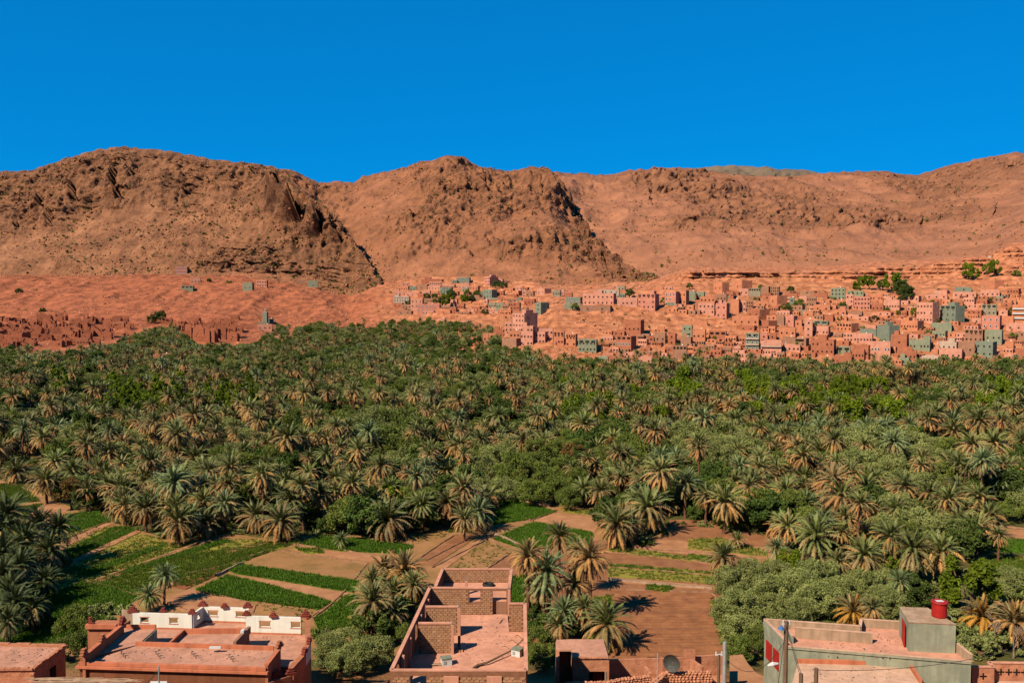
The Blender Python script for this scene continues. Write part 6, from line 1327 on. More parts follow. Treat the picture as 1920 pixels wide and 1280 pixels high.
def merlon(parent, x, y, z, ang, s=1.0, m='maroon', steps=3, half=False):
    """stepped corner crenel"""
    mb = MB(); c_, s_ = math.cos(ang), math.sin(ang)
    for k in range(steps):
        s_k = s * .66; w0 = s_k * .62 * (1 - k / steps); h = .2 * s_k
        x0 = 0 if half else -w0
        mb.quadbox([(x + c_ * a - s_ * b, y + s_ * a + c_ * b) for a, b in ((x0, -.14), (w0, -.14), (w0, .14), (x0, .14))], z + k * (h + .05), z + k * (h + .05) + h - .002)
        mb.quadbox([(x + c_ * a - s_ * b, y + s_ * a + c_ * b) for a, b in ((x0 - .04, -.18), (w0 + .04, -.18), (w0 + .04, .18), (x0 - .04, .18))], z + k * (h + .05) + h, z + k * (h + .05) + h + .048)
    mb.obj('merlon', M[m], parent)
def terracotta_house():
    t = empty('terracotta_house', (0, 0, 0)); ZR = 11.0; ZL = 9.4
    def b1(zx, zy, z=ZR): return G(130 + zx / 8, 1120 + zy / 8, z)
    def b2(zx, zy, z=ZR): return G(360 + zx / 8, 1120 + zy / 8, z)
    FL = b1(150, 955, ZR + .3); FR = b2(1115, 1045, ZR + .3)
    LB = b1(820, 455); 
    # body of the lower terrace (white walled) and of the upper roof
    wl = b1(1020, 470, ZL); BLc = b1(960, 450, ZL)
    w0 = G(250, 1177, ZL); w1 = G(361, 1180, ZL); w1b = G(381, 1165, ZL); w2 = G(465, 1168, ZL); w2b = G(463, 1187, ZL); w3 = G(565, 1190, ZL)
    RF = G(541, 1262, ZL)
    r3 = G(567, 1190, ZL); rr = G(572, 1218, ZL)
    MB().quadbox([FL, FR, b2(1320, 760), (b2(1320, 760)[0], LB[1]), LB], -2, ZL - .2).obj('lower_walls', M['terra'], t)
    lowpoly = [G(250, 1235, ZL), G(541, 1250, ZL), G(578, 1215, ZL), G(583, 1190, ZL), (w3[0] + .9, w3[1]), w2b, w2, w1b, w1, w0]
    MB().quadbox(lowpoly, -2, ZL - .004).obj('rear_block', M['terra'], t)
    MB().quadbox(lowpoly, ZL, ZL + .05).obj('lower_terrace', M['roofpink'], t)
    # upper roof: front strip, left wing, raised middle bay
    fs = [FL, FR, b2(1230, 790), b1(1030, 715)]
    lw = [b1(290, 890), b1(1030, 705), b1(1300, 465), LB]
    for poly, nm in ((fs, 'front_roof'), (lw, 'left_roof')):
        MB().quadbox(poly, ZL - .3, ZR - .02).obj('wall', M['terra'], t)
        MB().quadbox(poly, ZR - .016, ZR + .03).obj(nm, M['roofpink'], t)
    MB().quadbox([FL, FR, (FR[0], FR[1] + 3), (FL[0], FL[1] + 3)], -2, ZR - .4).obj('front_wall', M['terra'], t)
    # grey-green inner face of the well
    a, b = b1(1045, 706), b1(1303, 467); MB().seg(a, b, ZL, ZR - .03, .06, off=-.05).obj('well_wall', M['concrete'], t)
    # orange curbs
    def curb(a, b, z0, h, th=.22, nm='curb', m='coping'): MB().seg(a, b, z0, z0 + h, th).obj(nm, M[m], t)
    curb(FL, FR, ZR + .034, .28, .35, 'front_parapet'); curb((FL[0] - .2, FL[1] - .12), (FR[0] + .2, FR[1] - .12), ZR - .22, .22, .5, 'cornice')
    curb(b1(1000, 720), b2(1230, 790), ZR + .034, .38); curb(b1(860, 470), b1(1300, 470), ZR + .034, .42)
    mb_a, mb_b = b1(1740, 560), b2(770, 590)
    mid = [b1(1500, 712), b2(640, 735), b2(860, 500), b1(1720, 510)]
    MB().quadbox(mid, ZL + .06, ZR - .25).obj('middle_bay', M['terra'], t); MB().quadbox(mid, ZR - .245, ZR - .2).obj('middle_roof', M['roofpink'], t)
    curb(mid[3], mid[2], ZR - .19, .5); curb(mid[0], mid[3], ZR - .19, .45, .2); curb(mid[1], mid[2], ZR - .19, .7, .3, 'curb', 'brick')
    p = b2(350, 765, ZR + .4); MB().box(p[0] - .55, p[0] + .55, p[1] - .1, p[1] + .1, ZR + .42, ZR + .62).obj('white_block', M['whitepaint'], t)
    p = b2(765, 590, ZR); MB().box(p[0] - .16, p[0] + .16, p[1] - .3, p[1] + .3, ZR - .19, ZR + .75).obj('white_pier', M['whitepaint'], t)
    # left parapet wall with stepped merlons
    P0, P1, P2 = b1(215, 880, ZR + .9), b1(490, 660, ZR + .9), b1(800, 400, ZR + .9)
    MB().seg(P0, P2, ZR - 1.5, ZR + .9, .26).obj('side_parapet', M['terra'], t); MB().seg(P0, P2, ZR + .903, ZR + 1.0, .42).obj('coping', M['coping'], t)
    ang = math.atan2(P2[1] - P0[1], P2[0] - P0[0])
    for p, s_ in ((P0, 1.2), (P1, 1.2), (P2, 1.4)): merlon(t, p[0], p[1], ZR + 1.0, ang, s_, 'terra' if s_ < 1.3 else 'maroon')
    merlon(t, FL[0] + .2, FL[1], ZR + .31, 0, 1.3, 'terra', half=True)
    # left outer wing
    q0, q1 = b1(270, 440, ZR), b1(720, 440, ZR); o_ = b1(290, 760, ZR)
    MB().quadbox([q0, q1, (q1[0] + .4, q1[1] + 2.2), (q0[0], q0[1] + 2.2)], -2, ZR - .1).obj('side_wing', M['terra'], t)
    MB().seg((q0[0] - .1, q0[1] - .1), (q1[0], q1[1] - .1), ZR - .096, ZR + .35, .4).obj('coping', M['coping'], t); merlon(t, q0[0] + .2, q0[1], ZR + .36, 0, 1.3, 'maroon', half=True)
    # white parapets with windows
    def wwall(a, b, h, holes=(), nm='white_parapet', z=ZL + .05, th=.24, caps=True):
        d, n, L = seg_frame(a, b); P = lambda s: (a[0] + d.x * s, a[1] + d.y * s); mb = MB(); cur = 0
        for (s0, s1, z0, z1) in holes:
            mb.seg(P(cur), P(s0), z, z + h, th); mb.seg(P(s0), P(s1), z, z + z0, th); mb.seg(P(s0), P(s1), z + z1, z + h, th); cur = s1
            fr = MB(); fr.seg(P(s0 - .07), P(s1 + .07), z + z0 - .09, z + z0 - .003, th + .06).seg(P(s0 - .07), P(s1 + .07), z + z1 + .003, z + z1 + .08, th + .06); fr.obj('window_frame', M['rose'], t)
        mb.seg(P(cur), P(L), z, z + h, th); mb.obj(nm, M['white'], t)
        MB().seg(a, b, z, z + .16, th + .12).obj('skirting', M['coping'], t)
    def L2(a, b): return math.dist(a, b)
    l = L2(w0, w1); H1 = 1.65
    wwall(w0, w1, H1, [(l * .13, l * .27, .62, 1.2), (l * .62, l * .76, .62, 1.2)])
    wwall(w1, w1b, H1, [(.35 * L2(w1, w1b), .6 * L2(w1, w1b), .7, 1.2)])
    l = L2(w1b, w2); wwall(w1b, w2, H1, [(l * .12, l * .34, .68, 1.25), (l * .74, l * .97, .68, 1.25)])
    wwall(w2, w2b, H1); l = L2(w2b, w3); wwall(w2b, w3, H1 + .2, [(l * .24, l * .44, .75, 1.35), (l * .82, l * .99, .75, 1.35)])
    for p, s_ in ((w0, 1.3), (((w0[0] + w1[0]) / 2, w0[1]), .9), (w1, 1.0), (w1b, 1.2), (((w1b[0] + w2[0]) / 2, w2[1]), .9), (w2, 1.2), (w2b, 1.0), (((w2b[0] + w3[0]) / 2, w3[1]), .95), ((w3[0] + .5, w3[1]), 1.3)):
        merlon(t, p[0], p[1], ZL + H1 + (.25 if p in (w2b,) or p[0] > w2b[0] else .05), 0, s_)
    # left end: sloping tan wall up to the corner
    a = b1(800, 440, ZL); MB().seg(a, w0, ZL, ZL + 1.9, .24).obj('corner_wall', M['concrete_tan'], t)
    # right side parapet, dark outside, with white lining and merlons
    e0 = (w3[0] + .6, w3[1]); e1 = G(578, 1205, ZL + 1.5); e2 = G(569, 1225, ZL + 1.2); e3 = G(545, 1255, ZL + 1.0)
    for k, (a, b, h) in enumerate(((e0, e1, 1.7), (e1, e2, 1.4), (e2, e3, 1.1))):
        MB().seg(a, b, -2, ZL + h, .3).obj('side_wall', M['terra'], t); MB().seg(a, b, ZL + h + .003, ZL + h + .1, .5).obj('coping', M['terra'], t)
        MB().seg(a, b, ZL + .06, ZL + h - .05, .08, off=.21).obj('lining', M['white'] if k < 2 else M['coping'], t)
        merlon(t, a[0] + .1, a[1], ZL + h + .1, math.atan2(b[1] - a[1], b[0] - a[0]), 1.1)
    MB().seg(e3, FR, ZL - 3, ZL + .5, .3).obj('side_wall', M['terra'], t); merlon(t, *e3, ZL + .55, .4, 1.2); merlon(t, e3[0] - 1.2, e3[1] - .3, ZL + .5, .2, 1.2)
    # right edge of the upper roof
    a, b = FR, b2(1310, 760, ZR + .5); MB().seg(a, b, ZL, ZR + .5, .26).obj('edge_wall', M['terra'], t); MB().seg(a, b, ZR + .503, ZR + .6, .42).obj('coping', M['coping'], t); merlon(t, *b, ZR + .6, 1.2, 1.2, 'terra')
    # starter irons in rows of three
    for gx in (780, 1300, 1840): 
        for k in range(3):
            p = b1(gx + k * 30, 850 + k * 32, ZR); MB().box(p[0] - .03, p[0] + .03, p[1] - .03, p[1] + .03, ZR + .03, ZR + .3).box(p[0] - .03, p[0] + .18, p[1] - .03, p[1] + .03, ZR + .301, ZR + .35).obj('starter_iron', M['dish'], t)
    for k in range(3):
        p = b2(555 + k * 30, 900 + k * 32, ZR); MB().box(p[0] - .03, p[0] + .03, p[1] - .03, p[1] + .03, ZR + .03, ZR + .3).box(p[0] - .03, p[0] + .18, p[1] - .03, p[1] + .03, ZR + .301, ZR + .35).obj('starter_iron', M['dish'], t)
    tag(t, "terracotta house with white pierced roof parapets and maroon stepped corner ornaments", 'house')
terracotta_house()

def mud_house_left():
    t = empty('mud_house', (0, 0, 0)); Z = 10.5
    A = G(-60, 1255, Z); B = G(62, 1254, Z); Cc = G(122, 1211, Z); D = G(-60, 1207, Z); Z0 = -1
    MB().quadbox([A, B, Cc, D], Z0, Z - .15).obj('wall', M['mudwall'], t)
    MB().quadbox([A, B, Cc, D], Z - .146, Z - .05, taper=.985).obj('roof', M['roofpink'], t)
    for a, b in ((B, Cc), (Cc, D), (A, B)):
        mb = MB(); n = 14
        for k in range(n):
            q = lambda s: (a[0] + (b[0] - a[0]) * s, a[1] + (b[1] - a[1]) * s); mb.seg(q(k / n), q((k + 1) / n), Z - .046, Z + random.uniform(.12, .24), .3 + random.uniform(0, .08))
        mb.obj('parapet', M['mudwall'], t)
    d, n, L = seg_frame(B, Cc); p = (B[0] + d.x * L * .5 + n.x * .02, B[1] + d.y * L * .5 + n.y * .02)
    MB().seg((p[0], p[1]), (p[0] + d.x * .9, p[1] + d.y * .9), Z - 2.4, Z - 1.1, .1).obj('window', M['dark'], t)
    mb = MB()
    for k in range(40): 
        s = random.random(); x = A[0] + (B[0] - A[0]) * s; mb.box(x - random.uniform(.1, .35), x + .2, A[1] - .1 - random.random() * .05, A[1] - .002, Z - random.uniform(.3, 4), Z - .2 - .0)
    for k in range(9): mb.box(B[0] - .25, B[0] + .12, B[1] - .16, B[1] + .1, Z - .5 - k * .35, Z - .32 - k * .35)
    mb2 = MB()
    for k in range(9): mb2.box(B[0] - .3, B[0] + .14, B[1] - .18, B[1] + .12, Z - .5 - k * .34, Z - .3 - k * .34)
    o = mb2.obj('corner_stones', M['stone'], t); o['kind'] = 'stuff'
    tag(t, "flat-roofed brown mud house cut off by the left photo edge", 'house')
mud_house_left()

def mud_hut():
    t = empty('mud_hut', (0, 0, 0)); Z = 9.2
    def d1(zx, zy, z=Z): return G(1020 + zx / 8, 1160 + zy / 8, z)
    A, B, Cc, D = d1(190, 580), d1(970, 590), d1(890, 300), d1(185, 305)
    # open front room on the left, closed cell at the right
    MB().seg(D, Cc, -1, Z - .2, .4).obj('back_wall', M['mudwall'], t); MB().seg((A[0] + .1, A[1]), (D[0] + .1, D[1]), 3, Z - .2, .35).obj('side_wall', M['mudwall'], t)
    m0 = d1(430, 585); m1 = d1(430, 455)
    MB().quadbox([m0, B, Cc, (m0[0], Cc[1])], Z - .196, Z).obj('roof', M['roofpink'], t); MB().quadbox([(A[0], m1[1]), m1, (m0[0] - .004, Cc[1]), D], Z - .19, Z - .01).obj('rear_roof', M['roofpink'], t)
    a = (m0[0] + .3, m0[1] + .15); b = (B[0] - 1.9, B[1] + .15); MB().seg(a, b, 2, Z - .2, .3).obj('front_wall', M['mudwall'], t)
    MB().seg((B[0] - 1.9, B[1] + .15), (B[0] - .1, B[1] + .15), Z - 1.3, Z - .2, .3).obj('lintel', M['mudwall'], t)
    MB().seg((B[0] - .1, B[1]), (Cc[0], Cc[1]), 2, Z - .2, .3).obj('side_wall', M['mudwall'], t)
    MB().box(B[0] - 1.5, B[0] - .5, B[1] + 1.0, B[1] + 1.1, 3, Z - 1.3).obj('door', M['maroon'], t); MB().box(B[0] - .38, B[0] - .22, B[1] - .05, B[1] + .1, 3, Z - 1.3).obj('post', M['palewood'], t)
    MB().seg((m0[0] + .2, m0[1]), (m0[0] + .2, Cc[1]), 2, Z - .2, .3).obj('inner_wall', M['mudwall'], t)
    mb = MB()
    for k in range(16):
        x = m0[0] + .3 + (B[0] - m0[0] - .5) * k / 15; mb.box(x - .1, x + .1 + random.uniform(0, .15), B[1] - .12, B[1] + .3, Z + .003, Z + random.uniform(.05, .14))
    mb.obj('roof_edge', M['mudwall'], t); tag(t, "small mud hut with flat pink roof and dark open room beside the palms", 'hut')
    # yard walls and rubble stone terrace in front
    def stonewall(pts, z0, z1, lb, name='stone_wall', m='stone', sz=.3):
        o = empty(name, (0, 0, 0)); core = MB(); L_ = []
        for a, b in zip(pts, pts[1:]):
            core.seg(a, b, z0, z1 - .12, .5); d, n, L = seg_frame(a, b); z = z0 + .15
            rows = max(1, int((z1 - z0) / (sz * .72)))
            for r in range(rows + 1):
                x = random.uniform(0, sz)
                while x < L:
                    s = sz * random.uniform(.7, 1.25); zz = z0 + (r + .5) * sz * .72 + random.uniform(-.03, .03); L_.append((a[0] + d.x * x + n.x * .26, a[1] + d.y * x + n.y * .26, zz, math.atan2(d.y, d.x) + random.uniform(-.15, .15), s)); x += s * 1.02
            k = 0
            while k < L: s = sz * random.uniform(.9, 1.5); L_.append((a[0] + d.x * k, a[1] + d.y * k, z1 - .06, random.uniform(0, 3), s)); k += s * .8
        core.obj('core', M['mudwall'], o); random.shuffle(L_)
        L_.sort(key=lambda q: -q[2])
        for q in L_[:280]:
            s_ = link('stone', STONE[random.randrange(3)], o); s_.location = q[:3]; s_.rotation_euler = (random.uniform(-.2, .2), random.uniform(-.2, .2), q[3]); s_.scale = (q[4], q[4] * .9, q[4] * random.uniform(.6, .85))
        if len(L_) > 280:
            mb = MB()
            for q in L_[280:]: s = q[4] * .5; mb.quadbox([(q[0] - s, q[1] - s * .5), (q[0] + s, q[1] - s * .5), (q[0] + s * .9, q[1] + s * .4), (q[0] - s * .9, q[1] + s * .4)], q[2] - s * .55, q[2] + s * .5, taper=.85)
            oo = mb.obj('stonework', M[m], o); oo['kind'] = 'stuff'
        tag(o, lb, 'wall'); return o
    STONE = []
    for v in range(3):
        bm = bmesh.new(); bmesh.ops.create_icosphere(bm, subdivisions=1, radius=.5)
        for vv in bm.verts: vv.co *= random.uniform(.8, 1.12); vv.co.z *= .9
        me = bpy.data.meshes.new('stone'); bm.to_mesh(me); bm.free(); me.materials.append(M['stone']); STONE.append(me)
    stonewall([d1(340, 895, 9.3), d1(980, 880, 9.3), d1(1100, 890, 9.0), d1(1580, 835, 9.0)], 3, 9.0, "rough red rubble stone wall in front of the mud hut")
    stonewall([G(1216, 1281, 9.2), G(1245, 1257, 9.2), G(1333, 1255, 9.2)], 3, 9.1, "rubble stone terrace wall below the satellite dish", sz=.34)
    # smooth yard walls
    def yard(pts, z0, z1, lb, th=.3, m='mudwall', nm='yard_wall', hs=None):
        mb = MB()
        for a, b in zip(pts, pts[1:]): mb.seg(a, b, z0, z1, th)
        o = mb.obj(nm, M[m]); tag(o, lb, 'wall'); return o
    yard([d1(975, 605, 7.2), d1(1900, 580, 7.2)], 0, 7.2, "long low pink mud wall right of the hut at the field edge")
    yard([G(1240, 1232, 7.4), G(1358, 1224, 7.4)], 0, 7.3, "pale mud wall closing the yard at the ploughed field")
    yard([G(1210, 1248, 8.2), G(1220, 1262, 8.2)], 2, 8.2, "short stub of mud wall by the thin white pole")
    yard([G(1296, 1234, 8), G(1318, 1250, 8)], 2, 8, "inner stub wall of the roofless mud yard")
    A_ = G(1280, 1212, 8.6); B_ = G(1294, 1234, 7.4); mb = MB(); mb.quadbox([A_, (A_[0] + .35, A_[1]), (B_[0] + .6, B_[1]), (A_[0], B_[1])], 0, 8.4, taper=.9)
    tag(mb.obj('ruined_gable', M['mudwall']), "pointed remnant of a mud gable standing above the yard wall", 'ruined wall')
    # yard floor terrace
    tag(MB().quadbox([G(1040, 1279, 5.2), G(1360, 1279, 5.2), G(1362, 1232, 5.2), G(1150, 1238, 5.2), G(1040, 1240, 5.2)], -1, 5.2).obj('terrace', M['mudwall']), kind='structure')
mud_hut()

def grey_house():
    t = empty('grey_house', (0, 0, 0)); Z = 13.0; P = .75
    def f1(zx, zy, z=Z): return G(1420 + zx / 7.385, 1120 + zy / 7.385, z)
    def f2(zx, zy, z=Z): return G(1660 + zx / 7.385, 1110 + zy / 7.385, z)
    ZP = Z + P
    FRc = f2(1188, 965, Z + .2); BL = f1(100, 305, ZP); BM = f1(1425, 400, ZP); BM2 = f1(1440, 305, ZP); BR = f2(190, 410, ZP); FL = f1(380, 705, Z); RB = f2(965, 700, ZP)
    body = [BL, (BM[0], BM[1]), BM2, (RB[0] - .3, BR[1]), RB, FRc, FL, G(1436, 1260, Z)]
    MB().quadbox([BL, BM, BM2, (RB[0], BR[1]), FRc, FL], -2, Z - .01).obj('body', M['concrete'], t)
    MB().quadbox([BL, BM, BM2, (RB[0], BR[1]), FRc, FL], Z - .006, Z + .05, taper=.995).obj('roof', M['screed'], t)
    def par(a, b, h, nm='parapet', m='concrete_tan', th=.22, z=Z + .054, cap=True):
        MB().seg(a, b, z, z + h, th).obj(nm, M[m], t)
        if cap: MB().seg(a, b, z + h + .003, z + h + .06, th + .04).obj('coping', M['rooflight'], t)
    par(BL, BM, P); par(BM, BM2, P); par(BM2, BR, P); par(f1(525, 560), f1(1590, 640), .95, 'inner_wall'); par(RB, FRc, .8)
    par((BL[0], BL[1]), FL, P, 'side_parapet', 'concrete')
    par((BL[0] + 1.3, BL[1] - 1.2), (FL[0] + 1.0, FL[1] + 1.0), P, 'inner_parapet', 'concrete')
    par(FL, FRc, .2, 'front_curb', 'concrete')
    # lower front terrace
    ZL = 12.15
    fa, fb = f1(560, 900, ZL), f2(330, 1010, ZL); fc = f2(490, 1255, ZL); fd = G(1480, 1300, ZL)
    MB().quadbox([fa, fb, fc, fd], ZL - .006, ZL).obj('lower_terrace', M['rooflight'], t)
    MB().quadbox([fa, fb, fc, G(1735, 1340, ZL), G(1470, 1340, ZL)], -2, ZL - .01).obj('lower_block', M['concrete'], t)
    par(fa, fb, .35, 'curb', 'coping', .25, ZL + .004, False); par(fb, fc, .35, 'curb', 'coping', .25, ZL + .004, False)
    # stair tower
    ZT = 15.7
    a, b, c_, d_ = f2(330, 410, ZT), f2(978, 440, ZT), f2(640, 212, ZT), f2(200, 200, ZT); c_ = (b[0] * .985, c_[1])
    MB().quadbox([a, b, c_, d_], Z - .5, ZT - .12).obj('stair_tower', M['concrete'], t); MB().quadbox([a, b, c_, d_], ZT - .116, ZT, taper=1.02).obj('tower_roof', M['concrete_tan'], t)
    MB().seg((a[0], a[1] + .8), (d_[0] + .02, d_[1] - .5), Z + .1, Z + 2.1, .1, off=.02).obj('door', M['redpaint'], t)
    p = f2(633, 790, Z); q = f2(640, 425, ZT); MB().tube([(p[0], a[1] - .12, Z + .1), (p[0], a[1] - .12, ZT - .2)], .07, 6).obj('drain_pipe', M['metal'], t)
    for k, (zx, zy) in enumerate(((100, 700), (150, 850))): 
        o_ = G(1420 + 330 / 7.385, 1120 + (770) / 7.385, Z)
    px_ = f1(345, 760, 11); MB().tube([(px_[0], px_[1], 4), (px_[0], px_[1], 11.5)], .08, 6).obj('drain_pipe', M['metal'], t)
    d, n, L = seg_frame(FL, BL)
    for s_, m_ in ((.25, 'redpaint'), (.6, 'redpaint')):
        x, y = FL[0] + d.x * L * s_ - n.x * .06, FL[1] + d.y * L * s_ - n.y * .06; MB().seg((x, y), (x + d.x * 1.3, y + d.y * 1.3), Z - 2.6, Z - .9, .1).obj('shutter', M[m_], t)
    # window with awning slats on the front
    w_ = f2(700, 1180, 10.5); y = FRc[1] + (FL[1] - FRc[1]) * .3 
    g0 = G(1755, 1272, 11); 
    tag(t, "grey rendered house with pink roof terrace and square stair tower", 'house')
    # tank
    p = G(1761, 1155, ZT); o = empty('water_tank', (p[0], p[1], ZT)); mb = MB(); mb.tube([(0, 0, 0), (0, 0, .1), (0, 0, 1.3)], [.62, .66, .66], 20); mb.obj('drum', M['redpaint'], o)
    mb = MB(); mb.tube([(0, 0, 1.303), (0, 0, 1.36), (0, 0, 1.42)], [.73, .75, .70], 20); mb.obj('lid', M['redpaint'], o); MB().box(-.32, .32, -.2, .22, 1.424, 1.45).obj('hatch', M['whitepaint'], o)
    MB().tube([(.62, -.3, .3), (.9, -.35, .1), (.95, -.5, .02)], .03, 5).obj('pipe', M['metal'], o); tag(o, "bright red round water tank with white hatch on the stair tower roof", 'water tank')
grey_house()

def cross_wall():
    t = empty('pierced_wall', (0, 0, 0)); z1 = 12.2
    def f2(zx, zy, z=z1): return G(1660 + zx / 7.385, 1110 + zy / 7.385, z)
    a, b, c_, d_ = f2(1195, 1030), f2(1500, 1035), f2(1430, 972), f2(2300, 985)
    for (p, q, n_) in ((a, b, 1), (b, c_, 0), (c_, d_, 8)):
        MB().seg(p, q, 3, z1, .25).obj('wall', M['mudwall'], t); MB().seg(p, q, z1 + .003, z1 + .08, .36).obj('coping', M['screed'], t)
        d, n, L = seg_frame(p, q)
        for k in range(n_):
            s = L * (k + .5) / n_; x, y = p[0] + d.x * s + n.x * .13, p[1] + d.y * s + n.y * .13; mb = MB()
            mb.seg((x - d.x * .3, y - d.y * .3), (x + d.x * .3, y + d.y * .3), z1 - .82, z1 - .7, .04); mb.seg((x - d.x * .06, y - d.y * .06), (x + d.x * .06, y + d.y * .06), z1 - 1.05, z1 - .47, .05); mb.obj('cross_opening', M['dark'], t)
    tag(t, "pink roof wall pierced with dark cross holes at the lower right edge", 'wall')
    tag(MB().quadbox([f2(1250, 1255, 10.6), f2(2300, 1400, 10.6), f2(2300, 1130, 10.6), f2(1540, 1140, 10.6)], -1, 10.6).obj('terrace', M['rooflight']), kind='structure')
cross_wall()
# path and bank between the yards and the thicket
def path_px(pts, m, z, name):
    tag(MB().quadbox([G(*p, z) for p in pts], -1, z).obj(name, M[m]), kind='structure')
path_px([(1368, 1300), (1368, 1228), (1392, 1226), (1404, 1245), (1420, 1262), (1436, 1268), (1438, 1300)], 'soil_pink', 3.0, 'path')
path_px([(-100, 1300), (-100, 1270), (130, 1276), (330, 1276), (330, 1300)], 'mudwall', 9.0, 'terrace')
# near wall/roof strip with reeds at the bottom left
mb = MB()
for k in range(40):
    a = G(random.uniform(40, 200), random.uniform(1272, 1280), 12.5); mb.tube([(a[0], a[1], 12.5 + random.uniform(0, .1)), (a[0] + random.uniform(2, 5), a[1] + random.uniform(-.3, .3), 12.5 + random.uniform(0, .12))], .03, 4)
tag(mb.obj('reed_mat', M['palewood']), "pale reed and pole roofing at the bottom left edge", 'reed roof')
tag(MB().quadbox([G(60, 1276, 12.4), G(260, 1277, 12.4), G(270, 1320, 12.4), G(50, 1320, 12.4)], 4, 12.4).obj('shed_roof', M['mudwall']), "low mud shed roof under the reeds at the bottom left", 'shed')
tag(MB().quadbox([G(282, 1276, 12), G(313, 1276, 12), G(313, 1281, 12), G(282, 1281, 12)], 11.6, 12).obj('white_slab', M['whitepaint']), "white slab lying at the foot of the thin mast", 'slab')

# poles, masts, wires
def pole(px, pyt, pyb, Y, r, m, lb, arms=()):
    x0 = (px - 960) / F * Y; zt = zat(pyt, Y); zb = gz(x0, Y) - .5; t = empty('utility_pole', (x0, Y, 0))
    MB().tube([(0, 0, zb), (0, 0, zt)], r * 1.2, 8, r1=r).obj('pole', M[m], t)
    for (kind, py, side) in arms:
        z = zat(py, Y)
        if kind == 'lamp':
            MB().tube([(0, 0, z + .15), (side * .7, -.15, z + .2)], .035, 5).obj('arm', M['metal'], t); mb = MB(); mb.tube([(side * .55, -.15, z + .2), (side * .9, -.18, z + .17), (side * 1.25, -.2, z + .08)], [.07, .17, .05], 8); mb.obj('lamp_head', M['whitepaint'], t)
        if kind == 'shade': mb = MB(); mb.tube([(side * .35, -.1, z + .25), (side * .38, -.12, z)], [.06, .24], 10); mb.obj('lamp_shade', M['bluepaint'], t)
        if kind == 'insulator': MB().box(-.25, .25, -.05, .05, z, z + .1).tube([(-.2, 0, z + .1), (-.2, 0, z + .28)], .05, 5).tube([(.2, 0, z + .1), (.2, 0, z + .28)], .05, 5).obj('insulators', M['whitepaint'], t)
    tag(t, lb, 'pole'); return (x0, Y, zt)
p1 = pole(1484, 1164, 1280, 58, .15, 'wood', "thick wooden utility pole with blue lamp shade before the grey house", [('shade', 1178, -1), ('lamp', 1247, -1), ('insulator', 1170, 1)])
p2 = pole(1356, 1226, 1280, 62, .11, 'wood', "slim grey wooden pole left of the dark shadowed pole", [('insulator', 1228, 1)])
p3 = pole(1367, 1203, 1280, 60, .13, 'metal', "pale concrete pole beside the leaning thicket at the path")
p4 = pole(1543, 1252, 1280, 52, .13, 'wood', "short wooden post in front of the grey house terrace"); p5 = pole(1514, 1262, 1280, 52, .13, 'wood', "stubby thick post between the tall pole and the short post")
p6 = pole(1239, 1224, 1280, 66, .045, 'metal', "thin white metal pole beside the satellite dish"); p7 = pole(283, 1248, 1280, 60, .06, 'metal', "thin metal mast in front of the terracotta house")
def cable(a, b, sag, lb, r=.018):
    P = [Vector(a).lerp(Vector(b), k / 14) - Vector((0, 0, sag * 4 * (k / 14) * (1 - k / 14))) for k in range(15)]
    o = MB().tube(P, r, 4).obj('cable', M['wire']); tag(o, lb, 'cable', 'overhead cables'); return o
cable((p3[0], p3[1], p3[2] - 1), (p1[0], p1[1], p1[2] - 1.2), 1.6, "sagging cable between the pale pole and the thick pole")
cable((p1[0], p1[1], p1[2] - .3), (9.6 * 1.2, 40, 22), .5, "cable running down left from the thick pole towards the viewer")
cable((p1[0], p1[1], p1[2] - .2), (p5[0], p5[1], p5[2]), .05, "steep stay wire from the thick pole to the stubby post"); cable((p1[0], p1[1], p1[2] - .4), (p4[0] - 1, 50, p4[2] - 1.5), .1, "second stay wire slanting right from the thick pole")
cable((p4[0], p4[1], p4[2] - .1), (p4[0] + 16, 56, p4[2] + .0), .6, "cable leaving the short post towards the right edge"); cable((p5[0], p5[1], p5[2] - .6), (p4[0], p4[1], p4[2] - .8), .05, "short cable between the two stubby posts")
cable((p5[0], p5[1], p5[2] - .3), (p2[0] + 2, 50, 17), .5, "low cable from the stubby post towards the left"); cable((p7[0], p7[1], p7[2] - .4), (p7[0] - 3.4, 58, p7[2] - 3), .05, "stay wire left of the thin mast"); cable((p7[0], p7[1], p7[2] - .2), (p7[0] - 2.2, 58, p7[2] - 3), .05, "inner stay wire of the thin mast")
# satellite dish
p = G(1261, 1262, 9.0); t = empty('satellite_dish', (p[0], p[1], 9.0), -.5); mb = MB(); n = 16
for k, (r, z) in enumerate(((.05, 0), (.35, .05), (.62, .16), (.85, .32))):
    for i in range(n): a = 6.283 * i / n; mb.v.append((r * math.cos(a), -z * 1.0, 1.1 + r * math.sin(a)))
for k in range(3):
    for i in range(n): j = (i + 1) % n; mb.f.append((k * n + i, k * n + j, (k + 1) * n + j, (k + 1) * n + i)); mb.m.append(0)
mb.obj('reflector', M['dish'], t); MB().tube([(0, .1, -.5), (0, .1, 1.1)], .05, 6).obj('mast', M['metal'], t); MB().tube([(.0, -.2, .35), (0, -.9, 1.0)], .02, 4).obj('feed_arm', M['metal'], t); tag(t, "dark mesh satellite dish on the ruined yard wall", 'satellite dish')


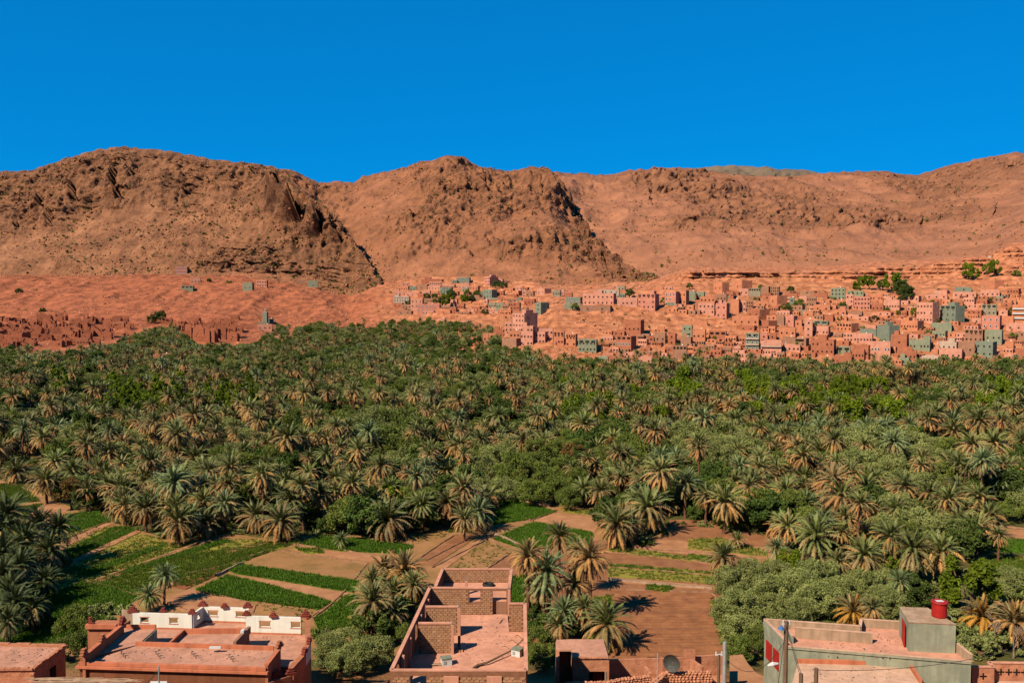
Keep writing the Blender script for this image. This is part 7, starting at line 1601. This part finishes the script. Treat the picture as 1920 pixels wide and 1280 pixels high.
# ------------------------------------------------------------------ boulders and scrub on the slopes
def slopes():
    rg = np.random.default_rng(4); P = []; R = []; S = []; I = []
    ms = []
    for v in range(3):
        bm = bmesh.new(); bmesh.ops.create_icosphere(bm, subdivisions=1, radius=.5)
        for vv in bm.verts: vv.co *= random.uniform(.75, 1.2)
        me = bpy.data.meshes.new('boulder'); bm.to_mesh(me); bm.free(); me.materials.append(M[('rock', 'rock_left', 'stone')[v]]); ms.append(me)
    ms += [TM['bush'][0][0], TM['greybush'][0][0]]
    for nm, n, smin, smax, pb in (('ground', 15000, .5, 2.6, .12), ('mountain_left', 9000, 1.0, 5, .22), ('mountain_centre', 7000, 1.0, 4.6, .2), ('mountain_right', 5500, 1.4, 5.5, .15)):
        me = bpy.data.objects[nm].data; co = np.empty(len(me.vertices) * 3, np.float32); me.vertices.foreach_get('co', co); co = co.reshape(-1, 3)
        px = 960 + F * co[:, 0] / co[:, 1]; ok = (px > -60) & (px < 1980) & (co[:, 1] > 400)
        if nm == 'ground':
            A = np.empty(len(me.vertices), np.float32); me.attributes['red'].data.foreach_get('value', A); ok &= (A > .5)
        ii = np.nonzero(ok)[0]; cl = vnoise(co[ii, 0] / 40, co[ii, 1] / 40, co[ii, 2] / 40, 3); ii = ii[cl + rg.uniform(-.6, .6, len(ii)) > .1]
        for k in rg.choice(ii, min(n, len(ii)), replace=False):
            s = smin + (smax - smin) * rg.random() ** 3; j = rg.normal(size=2) * 2
            P.append((co[k, 0] + j[0], co[k, 1] + j[1] * .3, co[k, 2])); R.append(rg.uniform(0, 6, 3) * (0.15, .15, 1))
            if rg.random() < pb: I.append(3 + int(rg.random() < .5)); q = s * .32; S.append((q, q, q))
            else: I.append(2 if nm == 'ground' else int(rg.random() * 2)); S.append((s, s * rg.uniform(.6, 1), s * rg.uniform(.5, 1.0)))
    scatter('boulders', ms, P, R, S, I)
slopes()

# grit, pebbles and scraps lying on the near roofs
def roof_litter():
    mb = MB()
    def put(poly, z, n):
        w_ = [G(*p, z) for p in poly]; xs = [p[0] for p in w_]; ys = [p[1] for p in w_]; k = 0
        while k < n:
            x, y = random.uniform(min(xs), max(xs)), random.uniform(min(ys), max(ys))
            if not in_poly(x, y, w_): continue
            s = random.uniform(.03, .08); mb.quadbox([(x - s, y - s * .7), (x + s, y - s * .4), (x + s * .7, y + s), (x - s * .6, y + s * .8)], z, z + s * .7, taper=.7, mi=random.randrange(3)); k += 1
    put([(860, 1245), (975, 1245), (968, 1140), (870, 1150)], 13.4, 110); put([(170, 1232), (490, 1240), (515, 1215), (270, 1212)], 11.03, 120)
    put([(1500, 1222), (1700, 1235), (1700, 1190), (1640, 1178)], 13.05, 110); put([(470, 1205), (560, 1208), (560, 1193), (475, 1193)], 9.45, 30); put([(0, 1240), (60, 1245), (105, 1215), (0, 1212)], 10.45, 60); put([(1510, 1275), (1700, 1275), (1695, 1250), (1510, 1250)], 12.15, 50)
    tag(mb.obj('roof_grit', [M['grit'], M['dish'], M['roofpink']]), kind='stuff')
roof_litter()
